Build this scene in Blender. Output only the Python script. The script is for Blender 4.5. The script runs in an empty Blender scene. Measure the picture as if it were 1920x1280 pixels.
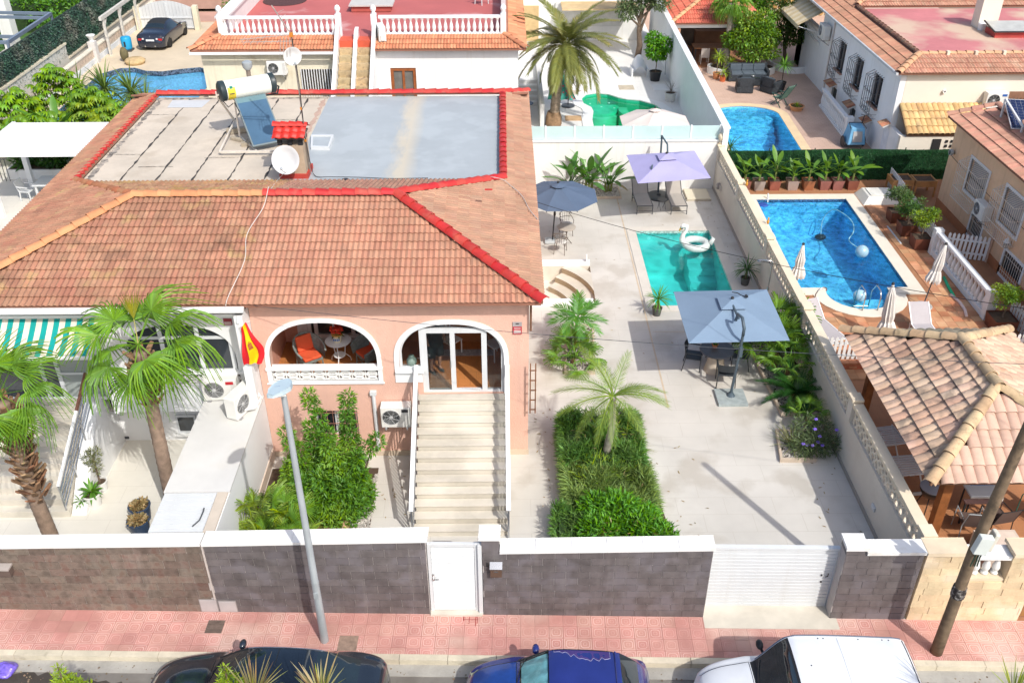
import bpy,math,random
from math import sin,cos,pi,radians,sqrt,atan2
from mathutils import Vector,Matrix
from mathutils.geometry import tessellate_polygon
import numpy as np
random.seed(7)
sc=bpy.context.scene
COL=sc.collection
# camera (a drone hovering 16 m above the street)
CAM_F,CAM_P,CAM_Y,CAM_R,CAM_H=1756.2,.57679,.00889,.00279,16.0
_cp,_sp,_cy,_sy=cos(CAM_P),sin(CAM_P),cos(CAM_Y),sin(CAM_Y)
FWD=Vector((_sy*_cp,_cy*_cp,-_sp));_r=Vector((_cy,-_sy,0));_d=FWD.cross(_r)
RGT=cos(CAM_R)*_r+sin(CAM_R)*_d;DWN=-sin(CAM_R)*_r+cos(CAM_R)*_d
cam_d=bpy.data.cameras.new('drone_camera');cam=bpy.data.objects.new('drone_camera',cam_d);COL.objects.link(cam)
cam_d.sensor_width=36;cam_d.lens=CAM_F*36/1920;cam_d.clip_end=2000;cam_d.clip_start=.1
_m=Matrix((RGT,-DWN,-FWD)).transposed().to_4x4();_m.translation=(0,0,CAM_H);cam.matrix_world=_m
sc.camera=cam
# daylight
SUN=Vector((-.51,.81,-1.0)).normalized()
w=bpy.data.worlds.new('World');sc.world=w;w.use_nodes=True
_nt=w.node_tree;_bg=_nt.nodes['Background'];_sk=_nt.nodes.new('ShaderNodeTexSky')
_sk.sky_type='NISHITA';_sk.sun_disc=False;_sk.sun_elevation=radians(46.3);_sk.sun_rotation=radians(147.8)
_sk.air_density=1.0;_sk.dust_density=3.0;_sk.ozone_density=1.0
_nt.links.new(_sk.outputs[0],_bg.inputs[0]);_bg.inputs[1].default_value=.15
sd=bpy.data.lights.new('sun','SUN');so=bpy.data.objects.new('sun',sd);COL.objects.link(so)
sd.energy=2.9;sd.angle=radians(.55);sd.color=(1,.965,.905)
so.rotation_euler=SUN.to_track_quat('-Z','Y').to_euler()
sc.view_settings.view_transform='Standard';sc.view_settings.look='None'
sc.view_settings.gamma=1;sc.view_settings.use_curve_mapping=False;sc.view_settings.exposure=.40
sc.cycles.max_bounces=8;sc.cycles.transparent_max_bounces=12;sc.cycles.use_denoising=True
sc.cycles.caustics_refractive=False;sc.cycles.caustics_reflective=False
# places measured off the photograph: a picture point on a known level / wall plane
def _ray(u,v):return FWD+RGT*((u-960)/CAM_F)+DWN*((v-640)/CAM_F)
def G(u,v,z=0):
 D=_ray(u,v);return Vector((0,0,CAM_H))+D*((z-CAM_H)/D.z)
def PY(u,v,y):
 D=_ray(u,v);return Vector((0,0,CAM_H))+D*(y/D.y)
def PX(u,v,x):
 D=_ray(u,v);return Vector((0,0,CAM_H))+D*(x/D.x)
# materials
MATS={}
def mat(name,c,rough=.7,var=.12,scale=3.,bump=0.,bscale=60.,rnd=0.,metal=0.,spec=.4,stain=None,coat=0.,emit=None,streak=None,c2=None,detail=4):
 """principled material: base colour broken by two world-space noises, a random shift per piece, fine bump"""
 if name in MATS:return MATS[name]
 m=bpy.data.materials.new(name);MATS[name]=m;m.use_nodes=True
 nt=m.node_tree;N=nt.nodes;L=nt.links;b=N['Principled BSDF']
 b.inputs['Roughness'].default_value=rough;b.inputs['Metallic'].default_value=metal
 b.inputs['Specular IOR Level'].default_value=spec;b.inputs['Coat Weight'].default_value=coat
 b.inputs['Coat Roughness'].default_value=.05
 geo=N.new('ShaderNodeNewGeometry')
 def noise(s,d=detail):
  n=N.new('ShaderNodeTexNoise');n.inputs['Scale'].default_value=s;n.inputs['Detail'].default_value=d
  L.new(geo.outputs['Position'],n.inputs['Vector']);return n
 def mix(fac,a,bb,mode='MIX'):
  x=N.new('ShaderNodeMix');x.data_type='RGBA';x.blend_type=mode
  for sock,val in((0,fac),(6,a),(7,bb)):
   if hasattr(val,'is_linked')or hasattr(val,'links'):L.new(val,x.inputs[sock])
   else:x.inputs[sock].default_value=val if sock==0 else(*val,1)
  return x.outputs[2]
 def ramp(out,lo,hi):
  r=N.new('ShaderNodeMapRange');r.inputs[1].default_value=lo;r.inputs[2].default_value=hi;L.new(out,r.inputs[0]);return r.outputs[0]
 def mul(out,k,add=0.):
  a=N.new('ShaderNodeMath');a.operation='MULTIPLY_ADD';L.new(out,a.inputs[0]);a.inputs[1].default_value=k;a.inputs[2].default_value=add;return a.outputs[0]
 lo=tuple(max(0,x*(1-var))for x in c);hi=tuple(min(1,x*(1+var))for x in c)
 col=mix(ramp(noise(scale).outputs[0],.3,.7),lo,hi)
 if var>0:
  col=mix(ramp(noise(scale*7,3).outputs[0],.25,.75),col,mix(1.,col,(1-var*.7,)*3,'MULTIPLY'))
 if c2:
  col=mix(ramp(noise(scale*.6,6).outputs[0],.48,.62),col,c2)
 if stain:
  n=noise(stain[1],8)
  f=ramp(n.outputs[0],stain[2],stain[2]+.12);col=mix(mul(f,stain[3]),col,stain[0])
 if streak:
  mp=N.new('ShaderNodeMapping');mp.inputs['Scale'].default_value=(3.2,3.2,.22);L.new(geo.outputs['Position'],mp.inputs[0]);n=noise(1.6,7);L.new(mp.outputs[0],n.inputs['Vector']);n.inputs['Roughness'].default_value=.65
  col=mix(mul(ramp(n.outputs[0],.52,.72),streak[1]),col,streak[0])
 if rnd>0:
  oi=N.new('ShaderNodeObjectInfo');a=N.new('ShaderNodeMath');a.operation='ADD'
  L.new(oi.outputs['Random'],a.inputs[0]);L.new(geo.outputs['Random Per Island'],a.inputs[1])
  fr=N.new('ShaderNodeMath');fr.operation='FRACT';L.new(a.outputs[0],fr.inputs[0])
  hsv=N.new('ShaderNodeHueSaturation');L.new(col,hsv.inputs['Color'])
  L.new(mul(fr.outputs[0],2*rnd,1-rnd),hsv.inputs['Value'])
  f2=N.new('ShaderNodeMath');f2.operation='FRACT';L.new(mul(fr.outputs[0],7.31),f2.inputs[0])
  L.new(mul(f2.outputs[0],rnd*.12,.5-rnd*.06),hsv.inputs['Hue'])
  L.new(mul(f2.outputs[0],-rnd*.7,1+rnd*.35),hsv.inputs['Saturation']);col=hsv.outputs[0]
 L.new(col,b.inputs['Base Color'])
 if bump>0:
  bm=N.new('ShaderNodeBump');bm.inputs['Strength'].default_value=bump;bm.inputs['Distance'].default_value=.01
  L.new(noise(bscale,3).outputs[0],bm.inputs['Height']);L.new(bm.outputs[0],b.inputs['Normal'])
 if emit:b.inputs['Emission Color'].default_value=(*c,1);b.inputs['Emission Strength'].default_value=emit
 return m
def leafmat(name,c,c2=None,var=.35,rough=.45,tl=.25):
 """foliage: random shade per leaf, some light coming through"""
 if name in MATS:return MATS[name]
 m=mat(name,c,rough,.2,1.2,0,60,var,spec=.35,c2=c2)
 nt=m.node_tree;b=nt.nodes['Principled BSDF'];out=nt.nodes['Material Output']
 src=b.inputs['Base Color'].links[0].from_socket
 t=nt.nodes.new('ShaderNodeBsdfTranslucent');g=nt.nodes.new('ShaderNodeMix');g.data_type='RGBA';g.blend_type='MULTIPLY';g.inputs[0].default_value=1
 nt.links.new(src,g.inputs[6]);g.inputs[7].default_value=(1.25,1.25,.55,1);nt.links.new(g.outputs[2],t.inputs[0])
 x=nt.nodes.new('ShaderNodeMixShader');x.inputs[0].default_value=tl
 nt.links.new(b.outputs[0],x.inputs[1]);nt.links.new(t.outputs[0],x.inputs[2]);nt.links.new(x.outputs[0],out.inputs[0]);return m
def glassmat(name,tint=(.9,.95,.95),refl=.12,rough=.02,bump=0.,bscale=3.,caustic_net=None):
 """thin clear sheet / water surface: tinted see-through plus mirror gloss that grows at grazing angles"""
 if name in MATS:return MATS[name]
 m=bpy.data.materials.new(name);MATS[name]=m;m.use_nodes=True;nt=m.node_tree;N=nt.nodes;L=nt.links
 N.remove(N['Principled BSDF']);out=N['Material Output']
 t=N.new('ShaderNodeBsdfTransparent');t.inputs[0].default_value=(*tint,1)
 if caustic_net:  # web of caustic light painted into the water's tint
  geo=N.new('ShaderNodeNewGeometry');nz=N.new('ShaderNodeTexNoise');nz.inputs['Scale'].default_value=caustic_net[0]*.5;L.new(geo.outputs['Position'],nz.inputs['Vector'])
  va=N.new('ShaderNodeVectorMath');va.operation='MULTIPLY_ADD';L.new(nz.outputs[1],va.inputs[0]);va.inputs[1].default_value=(.7,.7,0);L.new(geo.outputs['Position'],va.inputs[2])
  vo=N.new('ShaderNodeTexVoronoi');vo.feature='SMOOTH_F1';vo.inputs['Scale'].default_value=caustic_net[0];L.new(va.outputs[0],vo.inputs['Vector']);r=N.new('ShaderNodeMapRange');L.new(vo.outputs['Distance'],r.inputs[0]);r.inputs[1].default_value=.12;r.inputs[2].default_value=.62
  cm=N.new('ShaderNodeMix');cm.data_type='RGBA';L.new(r.outputs[0],cm.inputs[0]);cm.inputs[6].default_value=(*[c*(1-caustic_net[1])for c in tint],1);cm.inputs[7].default_value=(*[min(1,c*(1+caustic_net[1]))for c in tint],1);L.new(cm.outputs[2],t.inputs[0])
 g=N.new('ShaderNodeBsdfGlossy');g.inputs['Roughness'].default_value=rough
 lw=N.new('ShaderNodeLayerWeight');lw.inputs[0].default_value=.5;pw=N.new('ShaderNodeMath');pw.operation='POWER';L.new(lw.outputs['Facing'],pw.inputs[0]);pw.inputs[1].default_value=5
 a=N.new('ShaderNodeMath');a.operation='MULTIPLY_ADD';a.use_clamp=True;L.new(pw.outputs[0],a.inputs[0]);a.inputs[1].default_value=.9;a.inputs[2].default_value=refl+.02
 if bump:
  geo=N.new('ShaderNodeNewGeometry');n=N.new('ShaderNodeTexNoise');n.inputs['Scale'].default_value=bscale;n.inputs['Detail'].default_value=3
  L.new(geo.outputs['Position'],n.inputs['Vector']);bm=N.new('ShaderNodeBump');bm.inputs['Strength'].default_value=bump;bm.inputs['Distance'].default_value=.05
  L.new(n.outputs[0],bm.inputs['Height']);L.new(bm.outputs[0],g.inputs['Normal']);L.new(bm.outputs[0],lw.inputs['Normal'])
 x=N.new('ShaderNodeMixShader');L.new(a.outputs[0],x.inputs[0]);L.new(t.outputs[0],x.inputs[1]);L.new(g.outputs[0],x.inputs[2]);L.new(x.outputs[0],out.inputs[0])
 return m
def nodes_of(m):return m.node_tree.nodes,m.node_tree.links,m.node_tree.nodes['Principled BSDF']
def overlay(m,fac_socket_fn,colour):
 """lay a second colour over a material's base where fac is 1"""
 N,L,b=nodes_of(m);src=b.inputs['Base Color'].links[0].from_socket
 x=N.new('ShaderNodeMix');x.data_type='RGBA';L.new(fac_socket_fn(N,L),x.inputs[0]);L.new(src,x.inputs[6]);x.inputs[7].default_value=(*colour,1)
 L.new(x.outputs[2],b.inputs['Base Color'])
def mth(N,L,op,a,b=0.,c=None):
 n=N.new('ShaderNodeMath');n.operation=op
 for i,v in enumerate((a,b)if c is None else(a,b,c)):
  if isinstance(v,(int,float)):n.inputs[i].default_value=v
  else:L.new(v,n.inputs[i])
 return n.outputs[0]
# mesh building
class MB:
 def __init__(s):s.v=[];s.f=[];s.m=None
 def add(s,vs,fs):
  o=len(s.v)
  s.v+=[tuple(s.m@Vector(p))for p in vs]if s.m is not None else[tuple(p)for p in vs]
  s.f+=[tuple(i+o for i in f)for f in fs];return s
 def box(s,x0,y0,z0,x1,y1,z1):
  return s.add([(x0,y0,z0),(x1,y0,z0),(x1,y1,z0),(x0,y1,z0),(x0,y0,z1),(x1,y0,z1),(x1,y1,z1),(x0,y1,z1)],[(0,3,2,1),(4,5,6,7),(0,1,5,4),(1,2,6,5),(2,3,7,6),(3,0,4,7)])
 def cbox(s,c,d,rz=0.,rx=0.,ry=0.):
  M=Matrix.Translation(c)@Matrix.Rotation(rz,4,'Z')@Matrix.Rotation(ry,4,'Y')@Matrix.Rotation(rx,4,'X')
  q=[(a*d[0]/2,b*d[1]/2,e*d[2]/2)for e in(-1,1)for a,b in((-1,-1),(1,-1),(1,1),(-1,1))]
  return s.add([M@Vector(p)for p in q],[(0,3,2,1),(4,5,6,7),(0,1,5,4),(1,2,6,5),(2,3,7,6),(3,0,4,7)])
 def bar(s,p,q,a,b=None,up=(0,0,1)):
  p=Vector(p);q=Vector(q);d=(q-p).normalized();b=b or a;up=Vector(up)
  if abs(d.dot(up))>.99:up=Vector((0,1,0))
  x=d.cross(up).normalized()*a/2;y=x.cross(d).normalized()*b/2
  vs=[e+i*x+j*y for e in(p,q)for i,j in((-1,-1),(1,-1),(1,1),(-1,1))]
  return s.add(vs,[(0,1,2,3),(7,6,5,4),(0,4,5,1),(1,5,6,2),(2,6,7,3),(3,7,4,0)])
 def tube(s,pts,r,n=6,closed=False):
  pts=[Vector(p)for p in pts];k=len(pts);rr=r if isinstance(r,(list,tuple))else[r]*k;vs=[];fs=[];ux=None
  for i,p in enumerate(pts):
   a=pts[i-1]if(i or closed)else p;b=pts[(i+1)%k]if(i<k-1 or closed)else p
   d=(b-a).normalized()
   if ux is None:ux=d.orthogonal().normalized()
   ux=(ux-d*ux.dot(d));ux=ux.normalized()if ux.length>1e-6 else d.orthogonal().normalized()
   uy=d.cross(ux)
   vs+=[p+(ux*cos(2*pi*j/n)+uy*sin(2*pi*j/n))*rr[i]for j in range(n)]
  for i in range(k if closed else k-1):
   for j in range(n):
    a=i*n+j;b=i*n+(j+1)%n;c2=((i+1)%k)*n
    fs.append((a,b,c2+(j+1)%n,c2+j))
  if not closed:fs+=[tuple(range(n-1,-1,-1)),tuple((k-1)*n+j for j in range(n))]
  return s.add(vs,fs)
 def lathe(s,prof,c=(0,0,0),n=12,ax=(0,0,1),ph=0.):
  q=Vector((0,0,1)).rotation_difference(Vector(ax));c=Vector(c);vs=[];fs=[]
  for r,z in prof:vs+=[c+q@Vector((r*cos(2*pi*j/n+ph),r*sin(2*pi*j/n+ph),z))for j in range(n)]
  for i in range(len(prof)-1):
   for j in range(n):fs.append((i*n+j,i*n+(j+1)%n,(i+1)*n+(j+1)%n,(i+1)*n+j))
  if prof[0][0]>1e-4:fs.append(tuple(range(n-1,-1,-1)))
  if prof[-1][0]>1e-4:fs.append(tuple((len(prof)-1)*n+j for j in range(n)))
  return s.add(vs,fs)
 def ball(s,c,r,nu=10,nv=7):
  r=r if isinstance(r,(tuple,list))else(r,r,r);vs=[];fs=[]
  for i in range(nv+1):
   t=pi*i/nv
   vs+=[(c[0]+r[0]*sin(t)*cos(2*pi*j/nu),c[1]+r[1]*sin(t)*sin(2*pi*j/nu),c[2]-r[2]*cos(t))for j in range(nu)]
  for i in range(nv):
   for j in range(nu):fs.append((i*nu+j,i*nu+(j+1)%nu,(i+1)*nu+(j+1)%nu,(i+1)*nu+j))
  return s.add(vs,fs)
 def ext(s,poly,vec,holes=()):
  """flat polygon (3-D points, may be concave, may have holes) pushed along vec into a solid"""
  vec=Vector(vec);loops=[[Vector(p)for p in poly]]+[[Vector(p)for p in h]for h in holes]
  flat=[p for l in loops for p in l];n=len(flat);tri=tessellate_polygon(loops)
  fs=[]
  for t in tri:
   a,b,c=t;nn=(flat[b]-flat[a]).cross(flat[c]-flat[a])
   if nn.dot(vec)>0:a,c=c,a
   fs+=[(a,b,c),(c+n,b+n,a+n)]
  o=0
  for l in loops:
   k=len(l)
   for i in range(k):fs.append((o+i,o+(i+1)%k,o+(i+1)%k+n,o+i+n))
   o+=k
  return s.add(flat+[p+vec for p in flat],fs)
 def prism(s,poly,z0,z1,holes=()):
  return s.ext([(x,y,z0)for x,y in poly],(0,0,z1-z0),[[(x,y,z0)for x,y in h]for h in holes])
 def sheet(s,poly,z,holes=()):
  loops=[[Vector((x,y,z))for x,y in poly]]+[[Vector((x,y,z))for x,y in h]for h in holes]
  flat=[p for l in loops for p in l];fs=[]
  for a,b,c in tessellate_polygon(loops):
   if(flat[b]-flat[a]).cross(flat[c]-flat[a]).z<0:a,c=c,a
   fs.append((a,b,c))
  return s.add(flat,fs)
 def grid(s,fn,nu,nv):
  vs=[fn(i/nu,j/nv)for j in range(nv+1)for i in range(nu+1)]
  return s.add(vs,[(j*(nu+1)+i,j*(nu+1)+i+1,(j+1)*(nu+1)+i+1,(j+1)*(nu+1)+i)for j in range(nv)for i in range(nu)])
 def mesh(s,name,smooth=False):
  me=bpy.data.meshes.new(name);me.from_pydata(s.v,[],s.f);me.update()
  if smooth:me.polygons.foreach_set('use_smooth',[True]*len(me.polygons))
  return me
 def build(s,name,m,parent=None,smooth=False,bevel=0.,**kw):
  off=OFF.get(parent.name)if parent else None;lc=kw.pop('local',False)
  if off and not lc:s.v=[(x-off[0],y-off[1],z-off[2])for x,y,z in s.v]
  me=s.mesh(name,smooth)
  if smooth=='auto':
   me.polygons.foreach_set('use_smooth',[True]*len(me.polygons))
   try:me.set_sharp_from_angle(angle=radians(38))
   except Exception:pass
  me.materials.append(m)
  o=bpy.data.objects.new(name,me);COL.objects.link(o)
  if parent:o.parent=parent;OFF[o.name]=off
  if bevel:
   b=o.modifiers.new('soft_edges','BEVEL');b.width=bevel;b.segments=2;b.limit_method='ANGLE';b.angle_limit=radians(40)
  for k,v in kw.items():o[k]=v
  return o
OFF={}
def T(name,label,cat,loc=(0,0,0),rz=0.,group=None,local=False):
 """an Empty at the thing's base; parts built in world coordinates are stored relative to it (or local=True: built around the origin)"""
 o=bpy.data.objects.new(name,None);COL.objects.link(o);o.location=loc;o.rotation_euler=(0,0,rz);o.empty_display_size=.2
 o['label']=label;o['category']=cat
 if group:o['group']=group
 OFF[o.name]=None if local else tuple(loc);return o
def tag(o,label,cat,group=None):
 o['label']=label;o['category']=cat
 if group:o['group']=group
 return o
def struct(o):o['kind']='structure';return o
def inst(src,name,parent,M):
 """another object on the same mesh, at matrix M in its parent's space"""
 o=bpy.data.objects.new(name,src if isinstance(src,bpy.types.Mesh)else src.data);COL.objects.link(o);o.parent=parent;o.matrix_local=M
 OFF[o.name]=None;return o
def dup(root,loc,rz=0.,label=None,scale=None):
 r=root.copy();COL.objects.link(r);r.location=loc;r.rotation_euler=(0,0,rz)
 if scale:r.scale=(scale,)*3 if not hasattr(scale,'__len__')else scale
 if label:r['label']=label
 for ch in root.children:
  c=ch.copy();COL.objects.link(c);c.parent=r
  for g in ch.children:
   d=g.copy();COL.objects.link(d);d.parent=c
 return r
def move(root,loc,rz=0.,scale=None):
 root.location=loc;root.rotation_euler=(0,0,rz)
 if scale:root.scale=(scale,)*3 if not hasattr(scale,'__len__')else scale
 return root
def arc(cx,cy,r,a0,a1,n,ry=None):return[(cx+r*cos(radians(a0+(a1-a0)*i/n)),cy+(ry or r)*sin(radians(a0+(a1-a0)*i/n)))for i in range(n+1)]
def merge_np(name,verts,faces,m,parent=None,**kw):
 mb=MB();mb.v=[tuple(p)for p in verts];mb.f=[tuple(f)for f in faces];return mb.build(name,m,parent,**kw)
# palette
WHITE=mat('white_render',(.75,.75,.73),.75,.04,.8,.35,40,streak=((.60,.57,.50),.4))
WHITE2=mat('white_gloss_paint',(.77,.78,.78),.4,.02,2)
WPVC=mat('white_pvc',(.61,.63,.64),.45,.03,2,streak=((.5,.49,.46),.25))
CREAMW=mat('cream_wall',(.74,.68,.52),.8,.08,.7,.3,70,stain=((.42,.33,.2),1.2,.62,.5),streak=((.5,.42,.3),.6))
PINK=mat('pink_render',(.70,.43,.335),.85,.08,.7,1.,30,stain=((.56,.35,.28),1.4,.62,.4),streak=((.58,.36,.29),.5))
PINKIN=mat('pink_porch_wall',(.66,.34,.25),.85,.06,1,.5,45)
ORANGEW=mat('orange_render',(.76,.50,.31),.85,.08,.8,.6,40,streak=((.5,.3,.18),.5),stain=((.45,.26,.15),1.0,.64,.4))
STONEF=mat('patio_stone',(.56,.535,.485),.6,.07,.5,.12,40,stain=((.40,.36,.30),.7,.52,.55),c2=(.61,.585,.535))
STONES=mat('stair_stone',(.56,.52,.44),.55,.1,1.1,.12,40,rnd=.05,c2=(.66,.61,.52))
CONC=mat('concrete',(.42,.40,.36),.85,.12,1.2,.3,60)
ASPH=mat('asphalt',(.20,.185,.165),.9,.16,1.4,.6,120,stain=((.12,.105,.09),.8,.55,.7))
ASPHD=mat('dark_asphalt_patch',(.06,.05,.042),.9,.2,4,.8,120,stain=((.15,.13,.1),5,.66,.6))
KERB=mat('kerb_concrete',(.58,.52,.40),.85,.12,2.5,.4,70,rnd=.1,stain=((.25,.21,.15),3,.62,.5))
TERRA=mat('terracotta',(.52,.23,.10),.6,.12,2,.2,60,rnd=.16)
BLACKM=mat('black_metal',(.025,.026,.028),.4,.05,3)
DKGREY=mat('dark_grey_metal',(.06,.066,.075),.4,.05,3)
STEEL=mat('steel',(.55,.56,.57),.25,.05,4,metal=.9)
GALV=mat('galvanised_steel',(.42,.46,.48),.45,.08,3,metal=.3)
WOODB=mat('brown_wood',(.26,.095,.03),.5,.25,5,.3,40)
WOODP=mat('weathered_pole_wood',(.19,.135,.085),.85,.25,6,.7,30,stain=((.06,.045,.03),5,.58,.7))
RED=mat('red_sealant',(.50,.04,.033),.6,.14,4,.5,40,rnd=.07,stain=((.44,.11,.08),2.5,.56,.6))
DARK=mat('dark_interior',(.02,.02,.022),.7,.1,2)
PLAST=mat('grey_plastic',(.5,.5,.48),.5,.04,3)
BLACKP=mat('black_pot_plastic',(.02,.022,.025),.5,.05,3)
SOIL=mat('soil',(.09,.06,.04),.95,.3,8,.8,60)
GLASSW=mat('window_glass',(.035,.042,.05),.06,.1,1.5,spec=.7)
CLEAR=glassmat('clear_pane',(.86,.88,.88),.03)
FROST=mat('frosted_glass',(.50,.66,.66),.25,.04,2,spec=.5)
BARK=mat('palm_bark',(.25,.18,.13),.9,.25,6,.7,30,rnd=.12)
BOOT=mat('palm_leaf_boots',(.27,.155,.085),.9,.3,8,.6,30,rnd=.25)
TWIG=mat('branch_bark',(.16,.115,.08),.9,.25,8,.5,40)
GRAVELR=mat('red_gravel',(.23,.10,.08),.9,.3,14,.3,60,rnd=.35)
GRAVELW=mat('white_gravel',(.44,.41,.37),.9,.2,14,.3,60,rnd=.3)
def brick_joint(m,w,h,joint,dark,swap=False):
 """thin tile joints in world space"""
 def fn(N,L):
  geo=N.new('ShaderNodeNewGeometry');t=N.new('ShaderNodeTexBrick');L.new(geo.outputs['Position'],t.inputs['Vector'])
  t.inputs['Scale'].default_value=1;t.inputs['Brick Width'].default_value=w;t.inputs['Row Height'].default_value=h;t.inputs['Mortar Size'].default_value=joint;t.inputs['Mortar Smooth'].default_value=.3
  return t.outputs['Fac']
 overlay(m,fn,dark)
brick_joint(STONEF,1.2,.6,.005,(.46,.425,.37))
# ground, plots and pools
def offset(poly,d):
 a=sum(poly[i-1][0]*poly[i][1]-poly[i][0]*poly[i-1][1]for i in range(len(poly)));sgn=1 if a>0 else-1;out=[]
 for i in range(len(poly)):
  p0=Vector(poly[i-1]);p1=Vector(poly[i]);p2=Vector(poly[(i+1)%len(poly)])
  e1=(p1-p0).normalized();e2=(p2-p1).normalized();n1=Vector((e1.y,-e1.x));n2=Vector((e2.y,-e2.x))
  nn=n1+n2;nn=nn.normalized()if nn.length>1e-5 else n1;k=min(1.6,1/max(.4,nn.dot(n1)))
  out.append(tuple(p1+nn*d*sgn*k))
 return out
def g2(*uv):return[tuple(G(u,v))[:2]for u,v in uv]
POOL_T=[(5.0,26.65),(7.78,26.65),(7.84,32.25),(5.0,32.25)]
POOL_B=[(10.1,27.75),(10.95,27.75)]+arc(12.0,27.35,1.12,180,360,12,1.05)[0:]+[(13.12,27.75),(13.85,27.75),(13.95,35.05),(10.25,35.05)]
POOL_M=[(10.35,38.2),(13.5,38.2),(13.75,45.15)]+arc(12.05,45.1,1.7,0,180,12,1.25)[1:-1]+[(10.35,45.1)]
POOL_G=[(4.3,40.5),(7.1,40.5),(7.1,43.4),(7.95,44.6),(8.05,45.6),(7.75,46.6),(7.05,47.3),(6.4,47.5),(6.0,47.75),(5.5,48.3),(4.9,48.5),(4.35,48.25),(4.05,47.6),(4.1,46.8),(4.45,46.2),(4.5,45.6),(4.35,44.4)]
POOL_L=[(-22.5,44.5),(-15.9,44.5),(-15.95,52.6),(-17.3,53.5),(-18.3,53.2),(-19.2,52.75),(-20.2,52.9),(-21.0,53.5),(-21.8,53.4),(-22.6,52.3)]
POOLS=[POOL_T,POOL_B,POOL_M,POOL_G,POOL_L]
SUNK=[(.55,26.95),(3.05,26.95),(3.05,29.5),(.55,29.5)]
gs=MB().sheet([(-400,-200),(400,-200),(400,800),(-400,800)],-.2,[offset(p,.05)for p in POOLS]+[offset(SUNK,.05)]).build('ground',mat('earth',(.22,.17,.12),.95,.2,.3,.5,30));struct(gs)
def plot(name,poly,z,m,holes=()):
 return struct(MB().sheet(poly,z,holes).build(name,m))
HX=8.9
plot('patio',[(-6.5,14.0),(HX,13.5),(HX,36.3),(-6.5,36.3)],0,STONEF,[POOL_T,SUNK])
LSTONE=mat('pale_forecourt_stone',(.66,.63,.56),.6,.05,.8,.1,40,stain=((.5,.46,.38),.8,.6,.35));brick_joint(LSTONE,1.2,.6,.004,(.5,.46,.4))
plot('forecourt',[(-26,14.2),(-6.5,14.0),(-6.5,40.),(-26,40.)],.004,LSTONE)
plot('back_alley',[(-13.,36.3),(HX,36.3),(HX,38.5),(-13.,38.5)],.004,CONC)
BEIGEF=mat('beige_yard_concrete',(.62,.52,.38),.8,.08,.7,.2,50,stain=((.45,.35,.24),.8,.6,.4))
plot('rear_yard',[(-26,40),(-13,40),(-13,66),(-26,66)],0,BEIGEF,[POOL_L])
WHF=mat('white_patio_tile',(.74,.73,.70),.5,.04,.8,.1,40);brick_joint(WHF,.9,.45,.005,(.6,.59,.55))
plot('rear_patio',[(-.5,38.5),(HX+.2,36.3),(9.3,64),(-.5,64)],.008,WHF,[POOL_G])
ROSE=mat('rose_paver',(.55,.385,.30),.8,.1,.6,.3,60,stain=((.42,.28,.21),.7,.56,.5));brick_joint(ROSE,.3,.15,.006,(.4,.27,.2))
plot('neighbour_yard',[(9.2,37.2),(30,37.2),(30,80),(9.2,80)],.006,ROSE,[POOL_M])
TERF=mat('terracotta_floor_bed',(.36,.17,.085),.85,.12,2,.3,50)
plot('pool_terrace',[(HX,13.3),(30,13.3),(30,37.2),(HX,37.2)],.002,TERF,[offset(POOL_B,.1)])
def pool(name,label,poly,depth,cw,basinm,waterm,copm,wz=-.13,cop_out=None,ctop=.03,band=None,step=None):
 cx=sum(p[0]for p in poly)/len(poly);cy=sum(p[1]for p in poly)/len(poly)
 t=T(name,label,'swimming pool',(cx,cy,0));mb=MB();n=len(poly)
 mb.v=[(x,y,z)for z in(.0,-depth)for x,y in poly]
 mb.f=[(i,(i+1)%n,(i+1)%n+n,i+n)for i in range(n)]
 mb.sheet(poly,-depth)
 mb.build('basin',basinm,t)
 if band:
  o=offset(poly,-.012);b=MB();b.v=[(x,y,z)for z in(.0,wz-.03)for x,y in o];b.f=[(i,(i+1)%n,(i+1)%n+n,i+n)for i in range(n)];b.build('mosaic_band',band,t)
 if copm:
  b=MB().prism(cop_out or offset(poly,cw),.006,ctop,[offset(poly,-.02)]);b.build('coping',copm,t,bevel=.012)
 MB().sheet(offset(poly,-.005),wz).build('water',waterm,t)
 return t
def mosaic(name,c,sc_,j=.35,ripple=None):
 m=mat(name,c,.35,.16,1.1,0)
 N,L,b=nodes_of(m);src=b.inputs['Base Color'].links[0].from_socket
 geo=N.new('ShaderNodeNewGeometry');v=N.new('ShaderNodeTexVoronoi');v.inputs['Scale'].default_value=sc_;L.new(geo.outputs['Position'],v.inputs['Vector'])
 h=N.new('ShaderNodeHueSaturation');L.new(src,h.inputs['Color']);wn=N.new('ShaderNodeSeparateColor');L.new(v.outputs['Color'],wn.inputs[0])
 L.new(mth(N,L,'MULTIPLY_ADD',wn.outputs[0],j*2,1-j),h.inputs['Value']);L.new(mth(N,L,'MULTIPLY_ADD',wn.outputs[1],.03,.485),h.inputs['Hue']);L.new(h.outputs[0],b.inputs['Base Color']);return m
CREAMCOP=mat('cream_coping',(.72,.66,.55),.7,.05,2,.2,60)
TEALB=mat('teal_liner',(.38,.68,.65),.5,.05,.6)
TP=pool('swimming_pool','rectangular teal plunge pool with swan float in the pale stone patio',POOL_T,1.5,0,TEALB,glassmat('teal_water',(.30,.80,.80),.0,.02,.30,3.5,(2.2,.16)),None,wz=-.1)
b=MB().box(5.004,31.45,-1.499,6.849,32.246,-.42);b.build('bench',TEALB,TP)
for k in range(5):MB().box(6.85,29.5+k*.5,-1.498,7.85,29.5+(k+1)*.5-.004 if k<4 else 32.24,-1.25+k*.24).build('step',TEALB,TP)
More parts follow.
